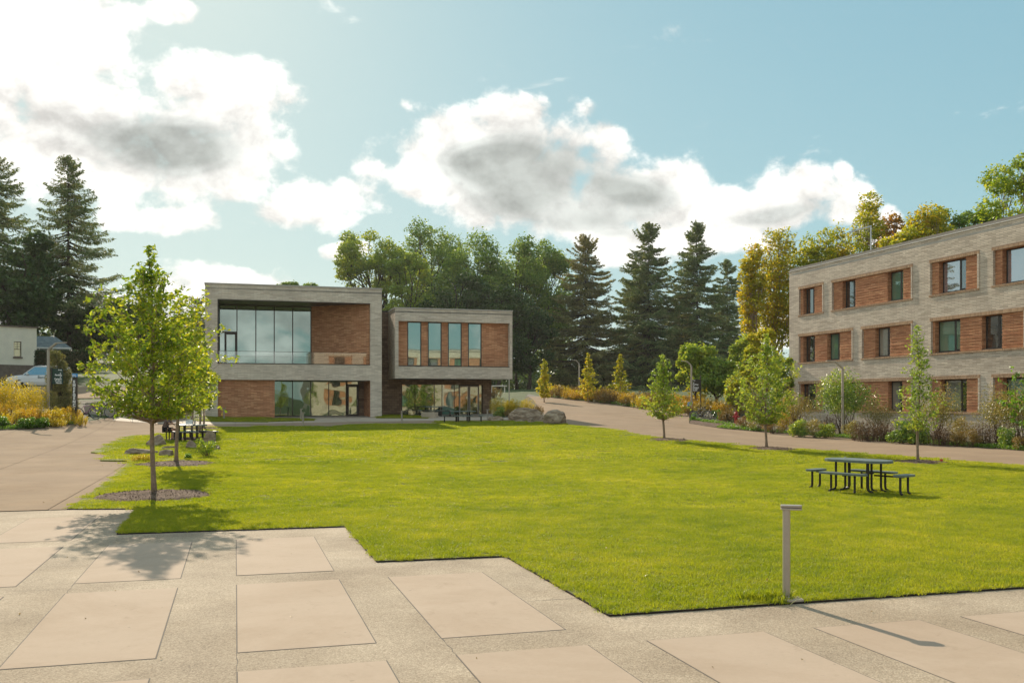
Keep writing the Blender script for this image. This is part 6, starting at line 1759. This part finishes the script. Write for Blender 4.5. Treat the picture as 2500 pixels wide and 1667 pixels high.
# things on the occupied table
tz = pt.z + .03 + .765
b = MB(); b.box(-.16, .16, -.11, .11, 0, .015); lp = empty('laptop', (pt.x - .12, pt.y + .05, tz + .001), R(10)); tag(lp, 'open white laptop on the occupied picnic table', 'laptop'); b.build('base', M['white_trim'], lp)
b = MB(); b.box(-.16, .16, 0, .012, 0, .22, Matrix.Translation((0, .10, .012)) @ Matrix.Rotation(R(-18), 4, 'X')); b.build('lid', M['white_trim'], lp)
b = MB(); b.lathe([(.035, 0), (.037, .16), (.022, .20), (.022, .235)], 12); bt = b.build('drink_bottle', M['grey_metal'], loc=(pt.x + .22, pt.y - .1, tz)); tag(bt, 'tall silver drink bottle on the occupied picnic table', 'bottle')
b = MB(); b.box(-.13, .17, -.1, .1, 0, .004); pp = b.build('paper_sheets', M['white_trim'], loc=(pt.x + .5, pt.y + .05, tz)); tag(pp, 'white paper sheets on the right end of the occupied table', 'paper')

# ------------------------------------------------------------------ people
def skin_body(name, nodes, edges, mat, parent, sub=2):
    """nodes: {key: (x, y, z, r)}; one continuous skin over a posed skeleton"""
    keys = list(nodes); me = bpy.data.meshes.new(name + '_skeleton')
    me.from_pydata([nodes[k][:3] for k in keys], [(keys.index(a), keys.index(b)) for a, b in edges], [])
    o = bpy.data.objects.new(name, me); COL.objects.link(o)
    sk = o.modifiers.new('skin', 'SKIN'); sk.use_smooth_shade = True
    lay = me.skin_vertices[0].data
    for i, k in enumerate(keys):
        r_ = nodes[k][3]; lay[i].radius = (r_, r_) if not hasattr(r_, '__len__') else r_
        lay[i].use_root = (i == 0)
    ss = o.modifiers.new('sub', 'SUBSURF'); ss.levels = sub; ss.render_levels = sub
    dg = bpy.context.evaluated_depsgraph_get(); ev = o.evaluated_get(dg)
    m2 = bpy.data.meshes.new_from_object(ev); m2.name = name
    bpy.data.objects.remove(o)
    m2.materials.clear(); m2.materials.append(mat)
    for q in m2.polygons: q.use_smooth = True
    r = link(bpy.data.objects.new(name, m2), parent)
    return r
def person(loc, rz, label, shirt, skin, tall=1.0, lean=.22, ext=False):
    """seated, facing local +X, hands on the table"""
    o = empty('person', loc, rz); tag(o, label, 'person', None); o.scale = (tall,) * 3
    sh = .38
    N = {'pelvis': (0, 0, .10, .125), 'waist': (lean * .22, 0, .25, .115), 'chest': (lean * .8, 0, .43, .125), 'neck0': (lean * 1.15, 0, .58, .075), 'neck': (lean * 1.3, 0, .65, .047), 'head': (lean * 1.55, 0, .74, .072), 'crown': (lean * 1.6, 0, .83, .078), 'top': (lean * 1.55, 0, .89, .045), 'nose': (lean * 1.6 + .095, 0, .775, .012), 'chin': (lean * 1.6 + .065, 0, .715, .026)}
    E = [('pelvis', 'waist'), ('waist', 'chest'), ('chest', 'neck0'), ('neck0', 'neck'), ('neck', 'head'), ('head', 'crown'), ('crown', 'top'), ('crown', 'nose'), ('head', 'chin')]
    for s_, q in ((1, 'l'), (-1, 'r')):
        N.update({'sh' + q: (lean * .95, .17 * s_, .54, .058), 'el' + q: (lean * .9 + .16, .23 * s_, .33, .040), 'wr' + q: (lean + .38, .14 * s_, .37, .026), 'hd' + q: (lean + .45, .12 * s_, .365, .026),
                  'hip' + q: (.04, .10 * s_, .08, .095), 'kn' + q: (.44, .13 * s_, .10, .062), 'cf' + q: (.46, .13 * s_, -.14, .052), 'an' + q: (.42, .13 * s_, -.36, .034), 'ft' + q: (.54, .14 * s_, -.40, .030)})
        E += [('chest', 'sh' + q), ('sh' + q, 'el' + q), ('el' + q, 'wr' + q), ('wr' + q, 'hd' + q), ('pelvis', 'hip' + q), ('hip' + q, 'kn' + q), ('kn' + q, 'cf' + q), ('cf' + q, 'an' + q), ('an' + q, 'ft' + q)]
        for f_ in range(4):
            yy = (.12 + (f_ - 1.5) * .019) * s_; N['f%d%s' % (f_, q)] = (lean + .50 + (.012 if f_ in (1, 2) else 0), yy, .36, .0085); N['g%d%s' % (f_, q)] = (lean + .535 + (.012 if f_ in (1, 2) else 0), yy, .35, .007)
            E += [('hd' + q, 'f%d%s' % (f_, q)), ('f%d%s' % (f_, q), 'g%d%s' % (f_, q))]
        N['th' + q] = (lean + .46, (.12 - .045) * s_, .36, .009); E.append(('hd' + q, 'th' + q))
    body = skin_body('body', N, E, M[skin], o)
    S = {'chest': (lean * .8, 0, .43, .145), 'waist': (lean * .2, 0, .22, .14), 'hem': (-.01, 0, .09, .145), 'neck0': (lean * 1.1, 0, .57, .09)}
    SE = [('chest', 'waist'), ('waist', 'hem'), ('chest', 'neck0')]
    for s_, q in ((1, 'l'), (-1, 'r')):
        S['sh' + q] = (lean * .95, .175 * s_, .545, .072); S['el' + q] = (lean * .9 + .12, .222 * s_, .385, .058); SE += [('chest', 'sh' + q), ('sh' + q, 'el' + q)]
    skin_body('shirt', S, SE, M[shirt], o)
    Tn = {'pelvis': (0, 0, .085, .14)}; TE = []
    for s_, q in ((1, 'l'), (-1, 'r')):
        Tn['hip' + q] = (.06, .10 * s_, .085, .105); Tn['kn' + q] = (.42, .13 * s_, .105, .078); TE += [('pelvis', 'hip' + q), ('hip' + q, 'kn' + q)]
        if ext: Tn['cf' + q] = (.455, .13 * s_, -.08, .068); TE.append(('kn' + q, 'cf' + q))
    skin_body('trousers', Tn, TE, M['trousers'], o)
    Hh = {'top': (lean * 1.5, 0, .89, .078), 'back': (lean * 1.45 - .055, 0, .80, .085), 'nape': (lean * 1.2 - .04, 0, .68, .075), 'end': (lean * .9 - .05, 0, .56, .055)}
    skin_body('hair', Hh, [('top', 'back'), ('back', 'nape'), ('nape', 'end')], M['hair_black'], o)
    for s_ in (1, -1):
        b = MB(); b.prism([(.0, -.04), (.20, -.045), (.24, -.02), (.24, .02), (.20, .045), (.0, .04)], 0, .07); sh_ = b.build('shoe', M['black'], o, bevel=.015, loc=(.38, .135 * s_, -.445))
    return o
seat_z = pt.z + .03 + .465 + .01
person((pt.x - 1.20, pt.y - .14, seat_z - .02), R(4), 'person in mauve grey shirt and black trousers seated with back turned at the table end', 'shirt_mauve', 'skin', 1.0, .18)
person((pt.x - 1.36, pt.y + .36, seat_z - .02), R(-8), 'person in pale shirt seated behind the one in the mauve shirt', 'shirt_pale', 'skin', .95, .20)
b = MB(); b.prism(rrect(.34, .24, .06), 0, .42); bag = b.build('backpack', M['black'], loc=(pt.x - .42, pt.y - .55, pt.z + .04), bevel=.04); tag(bag, 'black backpack on the grass under the occupied table', 'backpack')

# ------------------------------------------------------------------ bicycles
def bicycle(p, rz, frame_mat, label, group='parked bicycles', tilt=0.0):
    o = empty('bicycle', p, rz); o.rotation_euler = (tilt, 0, rz); tag(o, label, 'bicycle', group)
    r = .335
    for x in (-.52, .52):
        wh_ = empty_child('wheel', (x, 0, r), o)
        b = MB(); n = 28
        pts = [(math.cos(2 * math.pi * k / n) * r, 0, math.sin(2 * math.pi * k / n) * r) for k in range(n + 1)]; b.tube(pts, .024, 6, False); b.build('tyre', M['rubber'], wh_)
        b = MB(); pts = [(q[0] * .92, 0, q[2] * .92) for q in pts]; b.tube(pts, .012, 5, False); b.build('rim', M['galv'], wh_)
        b = MB()
        for k in range(14): a_ = 2 * math.pi * k / 14; b.tube([(0, 0, 0), (math.cos(a_) * r * .91, 0, math.sin(a_) * r * .91)], .0035, 3, False)
        b.tube([(0, -.05, 0), (0, .05, 0)], .02, 8); b.build('spokes', M['galv'], wh_)
    S_, Hd, BB, RA, FA = (-.16, 0, .80), (.36, 0, .82), (-.08, 0, .29), (-.52, 0, r), (.52, 0, r)
    b = MB()
    for a_, c_, w_ in ((S_, BB, .016), (Hd, BB, .020), (S_, Hd, .017), (S_, RA, .011), (BB, RA, .011), (Hd, (.40, 0, .70), .02), ((.385, 0, .72), FA, .014)): b.tube([a_, c_], w_, 8)
    b.build('frame', frame_mat, o)
    b = MB(); b.tube([S_, (-.19, 0, .93)], .013, 6); b.build('seat_post', M['galv'], o)
    b = MB(); b.prism([(-.14, -.07), (-.02, -.05), (.13, -.015), (.13, .015), (-.02, .05), (-.14, .07)], 0, .045); b.build('saddle', M['black'], o, bevel=.012, loc=(-.19, 0, .93))
    b = MB(); b.tube([(.36, 0, .82), (.34, 0, .95), (.40, 0, .97)], .013, 6); b.tube([(.34, -.28, .99), (.40, -.2, .98), (.40, .2, .98), (.34, .28, .99)], .012, 6); b.build('handlebar', M['black'], o)
    b = MB(); b.tube([(-.08, -.07, .29), (-.08, .07, .29)], .05, 12); b.tube([(-.08, -.08, .29), (.06, -.09, .2)], .01, 5); b.tube([(-.08, .08, .29), (-.22, .09, .38)], .01, 5); b.build('crank', M['black'], o)
    for x, y, z in ((.06, -.12, .2), (-.22, .12, .38)):
        b = MB(); b.box(-.045, .045, -.04, .04, -.012, .012); b.build('pedal', M['black'], o, loc=(x, y, z))
    return o
def empty_child(name, loc, parent):
    e = bpy.data.objects.new(name, None); e.location = loc; e.empty_display_size = .1; return link(e, parent)
p = at(1710, 1026); bicycle(p + Vector((0, 0, .06)), R(-6), M['grey_bike'], 'grey bicycle parked on the mulch pad below the brown sign')
p = at(1727, 1026.5); bicycle(p + Vector((0, .45, .06)), R(10), M['black'], 'black bicycle parked behind the grey bicycle')
p = at(212, 1024); bicycle(p + Vector((0, 0, .04)), R(8), M['pink_bike'], 'purple bicycle leaning behind the emergency post')
p = at(240, 1020); bicycle(p + Vector((0, .5, .04)), R(-4), M['black'], 'dark bicycle beside the purple bicycle under the near tree crown')

# ------------------------------------------------------------------ hydrant
p = at(1797, 1033); o = empty('fire_hydrant', p); tag(o, 'red fire hydrant in the planting at the path edge', 'hydrant')
b = MB(); b.lathe([(.15, -.03), (.15, .03), (.105, .035), (.10, .07), (.098, .52), (.125, .53), (.125, .565), (.10, .57)], 20); b.build('barrel', M['red_paint'], o, smooth=False)
b = MB(); b.lathe([(.118, .57), (.118, .60), (.105, .66), (.07, .715), (.03, .735)], 20); b.build('bonnet', M['red_paint'], o)
b = MB(); b.lathe([(.022, .735), (.022, .78)], 5); b.build('operating_nut', M['red_paint'], o)
for a_, r_ in ((0, .05), (180, .05), (-90, .068)):
    m = Matrix.Rotation(R(a_), 4, 'Z') @ Matrix.Translation((.09, 0, .42)) @ Matrix.Rotation(R(90), 4, 'Y')
    b = MB(); b.lathe([(r_, 0), (r_, .06), (r_ * 1.25, .065), (r_ * 1.25, .11), (r_ * .5, .125), (r_ * .4, .15)], 12, m); b.build('nozzle_cap', M['red_paint'], o)
o.scale = (1.15, 1.15, 1.15)
p = at(2295, 1132); o = empty('marker_flag', p + Vector((0, 0, .02))); tag(o, 'small red marker on the grass right of the sparse young tree', 'marker')
b = MB(); b.tube([(0, 0, 0), (.01, 0, .16)], .004, 5); b.build('wire', M['galv'], o)
b = MB(); b.box(-.0, .10, -.004, .004, .07, .15); b.build('flag', M['flag_red'], o)

# ------------------------------------------------------------------ left background: house, shed, car, steps
def WX(px, D_): return (px - CX) / F * D_
HF = Facade('cream_house', (WX(89.5, 92), 92.0), R(48)); hs = HF.root; tag(hs, 'cream stucco flat roofed house at the left edge behind the yellow shrubs', 'house')
zt, zb2 = HF.z(89.4, 801), HF.z(89.4, 892); zb_ = zb2 - 2.5; Lh = 13.0
wn = (HF.a(34), HF.a(52.5), HF.z(43, 871), HF.z(43, 833.5))
mb = MB(); holes_wall(mb, -Lh, 0, zb2, zt, [wn], 0, .18); mb.quad((0, 0, zb2), (0, 9, zb2), (0, 9, zt), (0, 0, zt)); mb.quad((-Lh, 0, zb2), (-Lh, 0, zt), (-Lh, 9, zt), (-Lh, 9, zb2)); mb.quad((-Lh, 9, zb2), (-Lh, 9, zt), (0, 9, zt), (0, 9, zb2))
mb.build('wall', M['stucco'], hs)
b = MB(); b.box(-Lh - .02, .06, -.06, 9.05, zb_ - 1.5, zb2 - .003); b.build('stone_base', M['stone_base'], hs)
b = MB(); b.box(-Lh - .1, .14, -.16, 9.1, zt, zt + .11); b.build('roof', M['stone_base'], hs)
f = frame_box(hs, 'window', wn[0], wn[1], wn[2], wn[3], .10, .06, .06)
b = MB(); b.box(wn[0] + .06, wn[1] - .06, .13, .15, wn[2] + .06, wn[3] - .06); b.build('pane', M['glass_green'], f)
mz = (wn[2] + wn[3]) / 2; b = MB(); b.box(wn[0] + .06, wn[1] - .06, .11, .128, mz - .03, mz + .03); b.box((wn[0] + wn[1]) / 2 - .015, (wn[0] + wn[1]) / 2 + .015, .112, .127, mz + .03, wn[3] - .06)
for q in (.33, .66): zq = mz + (wn[3] - mz) * q; b.box(wn[0] + .06, wn[1] - .06, .113, .126, zq - .012, zq + .012)
b.build('glazing_bars', M['bronze'], f)
b = MB(); b.box(wn[0] - .08, wn[1] + .08, -.10, .02, wn[2] - .14, wn[2] - .003); b.build('window_sill', M['stone_base'], hs)
D = 97; p = Vector((WX(128, D), D, 0)); sh = empty('grey_shed', p, R(22)); tag(sh, 'blue grey shed with slate shingle roof beside the cream house', 'shed'); s = F / D
xl, xr = (89 - 128) / s, (167 - 128) / s; ze, zr = zat(848.5, D), zat(824, D + 2); zb3 = zat(897, D)
b = MB(); b.box(xl - 1, xr, 0, 4, zb3 - 1, ze); b.build('wall', M['siding'], sh)
b = MB(); b.box(xl + 9.6 / s, xl + 11.5 / s, -.03, .0, zb3, ze); b.box(xr - 2 / s, xr + .02, -.03, 0, zb3, ze); b.build('corner_trim', M['white_trim'], sh)
b = MB()
x0_, x1_ = xl - 1, xr + .15; xi = xr - 36 / s
b.add([(x0_, -.25, ze), (x1_, -.25, ze), (xi, 2.0, zr + .1), (x0_, 2.0, zr + .1), (x1_, 4.1, ze), (x0_, 4.1, ze)], [(0, 1, 2, 3), (3, 2, 4, 5), (1, 4, 2), (0, 5, 4, 1)])
b.build('roof', M['shingle'], sh, uv=True)
b = MB()
for k_ in range(9):
    t_ = (k_ + .5) / 9; y_ = -.25 + 2.25 * t_; z_ = ze + (zr + .1 - ze) * t_; xe = x1_ + (xi - x1_) * t_
    b.box(x0_, xe, y_ - .01, y_ + .25, z_ + .012, z_ + .03 )
b.build('shingle_courses', M['shingle'], sh, uv=True)
b = MB(); b.box(x0_, x1_, -.29, -.24, ze - .12, ze + .02); b.build('gutter', M['white_trim'], sh)
# white sport utility car
def suv(p, rz, label):
    o = empty('parked_car', p, rz); tag(o, label, 'car', None)
    W2 = .95
    def section(x, pts): return [(x, y, z) for y, z in pts]
    # body as a lofted hull: stations along x (front at +x)
    st = [(-2.35, .55, .95, .84), (-2.28, .38, 1.12, .90), (-1.6, .30, 1.14, .95), (0, .28, 1.10, .96), (1.2, .30, 1.08, .95), (1.95, .33, 1.00, .93), (2.3, .40, .86, .84), (2.40, .50, .72, .74)]
    b = MB(); n_ = 8; vs = []; fs = []
    for x, zb_l, zt_l, w_ in st:
        hh = zt_l - zb_l
        vs += [(x, -w_ * .92, zb_l), (x, -w_, zb_l + hh * .3), (x, -w_ * .99, zb_l + hh * .7), (x, -w_ * .88, zt_l), (x, w_ * .88, zt_l), (x, w_ * .99, zb_l + hh * .7), (x, w_, zb_l + hh * .3), (x, w_ * .92, zb_l)]
    for i in range(len(st) - 1):
        for k in range(8): k2 = (k + 1) % 8; fs.append((i * 8 + k, i * 8 + k2, (i + 1) * 8 + k2, (i + 1) * 8 + k))
    fs.append(tuple(range(8))); fs.append(tuple(range((len(st) - 1) * 8, len(st) * 8))[::-1])
    b.add(vs, fs); b.build('body', M['car_white'], o, bevel=.03)
    b = MB(); gx = [(-2.2, 1.12), (-1.95, 1.72), (.35, 1.74), (1.15, 1.08)]
    vs = [(x, s_ * (.86 if z < 1.2 else .70), z) for s_ in (-1, 1) for x, z in gx]
    b.add(vs, [(0, 1, 2, 3), (7, 6, 5, 4), (0, 4, 5, 1), (1, 5, 6, 2), (2, 6, 7, 3), (3, 7, 4, 0)]); b.build('cabin_glass', M['car_glass'], o)
    b = MB(); b.box(-1.98, .36, -.71, .71, 1.71, 1.79); b.build('roof', M['car_white'], o, bevel=.025)
    b = MB()
    for s_ in (-1, 1):
        for (xa, za, xb, zb__) in ((.36, 1.75, 1.15, 1.09), (-.55, 1.75, -.55, 1.09), (-1.98, 1.75, -2.22, 1.10), (-1.35, 1.75, -1.4, 1.09)):
            b.tube([(xa, s_ * .705, za), (xb, s_ * .865, zb__)], .035, 6)
    b.build('pillars', M['car_white'], o)
    for s_ in (-1, 1):
        b = MB(); b.tube([(-1.8, s_ * .62, 1.83), (.15, s_ * .62, 1.83)], .022, 6); b.build('roof_rail', M['galv'], o)
        b = MB(); b.box(.75, .92, s_ * 1.02 - .09, s_ * 1.02 + .09, 1.10, 1.24); b.build('wing_mirror', M['car_white'], o, bevel=.03)
        b = MB(); b.box(2.16, 2.34, s_ * .66 - .15, s_ * .66 + .15, .70, .84); b.build('headlight', M['galv'], o, bevel=.03)
        for x in (-1.4, 1.45):
            w2 = empty_child('wheel', (x, s_ * .83, .36), o); m = Matrix.Rotation(R(90), 4, 'X')
            b = MB(); b.lathe([(.22, -.11), (.34, -.115), (.365, -.08), (.365, .08), (.34, .115), (.22, .11)], 24, m); b.build('tyre', M['rubber'], w2)
            b = MB(); b.lathe([(.05, -.12), (.23, -.105), (.23, .105), (.05, .12)], 12, m); b.build('rim', M['galv'], w2)
    return o
D = 76; p = atD(100, D)
car = suv(Vector((p.x, p.y, zat(949, D))), R(180 + 18), 'white parked sport utility car behind the yellow shrubs at the left')
text('Bard', .30, car, (-.1, -.975, .82) , FR, M['sign_green'])
text('Bard', .30, car, (.1, .975, .82), (R(90), 0, R(180)), M['sign_green'])
# ground shelf for the car park
px0, px1 = -200, 300
drape('car_park', [(-52, 70), (-30, 73), (-28, 82), (-56, 84)], .0, M['path'], step=2)
# steps, side walls and handrails climbing to the car park behind the near trees
D0 = 62.0; sx0, sx1 = WX(300, D0), WX(402, D0); z0 = T(-25, 61) 
stp = empty('concrete_steps', (sx0, D0 - 1, z0)); tag(stp, 'wide pale concrete steps rising behind the near left tree', 'steps')
for k in range(9):
    b = MB(); b.box(0, sx1 - sx0, k * .55, k * .55 + 3.0, k * .15 - .1, k * .15 + .15); b.build('step', M['pale_concrete'], stp, bevel=.01)
for x in (-.35, sx1 - sx0 + .003):
    b = MB(); b.box(x, x + .34, -.3, 5.4, -.2, .55); b.build('side_wall', M['pale_concrete'], stp)
for x in (1.0, sx1 - sx0 - .3):
    b = MB(); b.tube([(x, .1, .15), (x, .1, 1.1), (x, 4.8, 2.3), (x, 4.8, 1.3)], .022, 6); b.build('handrail', M['galv'], stp)
    b = MB(); b.tube([(x, 2.5, .7), (x, 2.5, 1.70)], .018, 6); b.build('rail_post', M['galv'], stp)
p = atD(262, 62); b = MB(); b.box(-1.4, .75, -.2, .2, -.2, .75); lw = b.build('low_wall', M['pale_concrete'], loc=p, bevel=.02); tag(lw, 'low grey concrete wall left of the steps behind the bicycles', 'wall')
# pickets of a small rail left of the hall
pk = empty('railing', atD(456, 63.5)); tag(pk, 'short silver picket railing left of the brick hall', 'railing')
for k in range(8):
    b = MB(); b.tube([(k * .14, 0, 0), (k * .14, 0, 1.1)], .012, 5); b.build('picket', M['galv'], pk)
b = MB(); b.tube([(-.05, 0, 1.1), (1.05, 0, 1.1)], .02, 6); b.build('top_rail', M['galv'], pk)
# a far pole and parked white car glimpsed under the trees
p = atD(1243, 92); b = MB(); b.tube([(0, 0, 0), (0, 0, zat(922, 92) - p.z)], .05, 8); fp = b.build('slim_pole', M['galv'], loc=p); tag(fp, 'slim silver pole right of the brick hall under the dark trees', 'pole')
p = atD(1216, 95); b = MB(); b.box(-.9, .9, -.2, .2, .62, .72); b.box(-.7, -.6, -.1, .1, 0, .62); b.box(.6, .7, -.1, .1, 0, .62); fb_ = b.build('white_bench', M['white_trim'], loc=Vector((p.x, p.y, zat(943.5, 95) - .6))); tag(fb_, 'low white bench right behind the brick hall', 'bench')
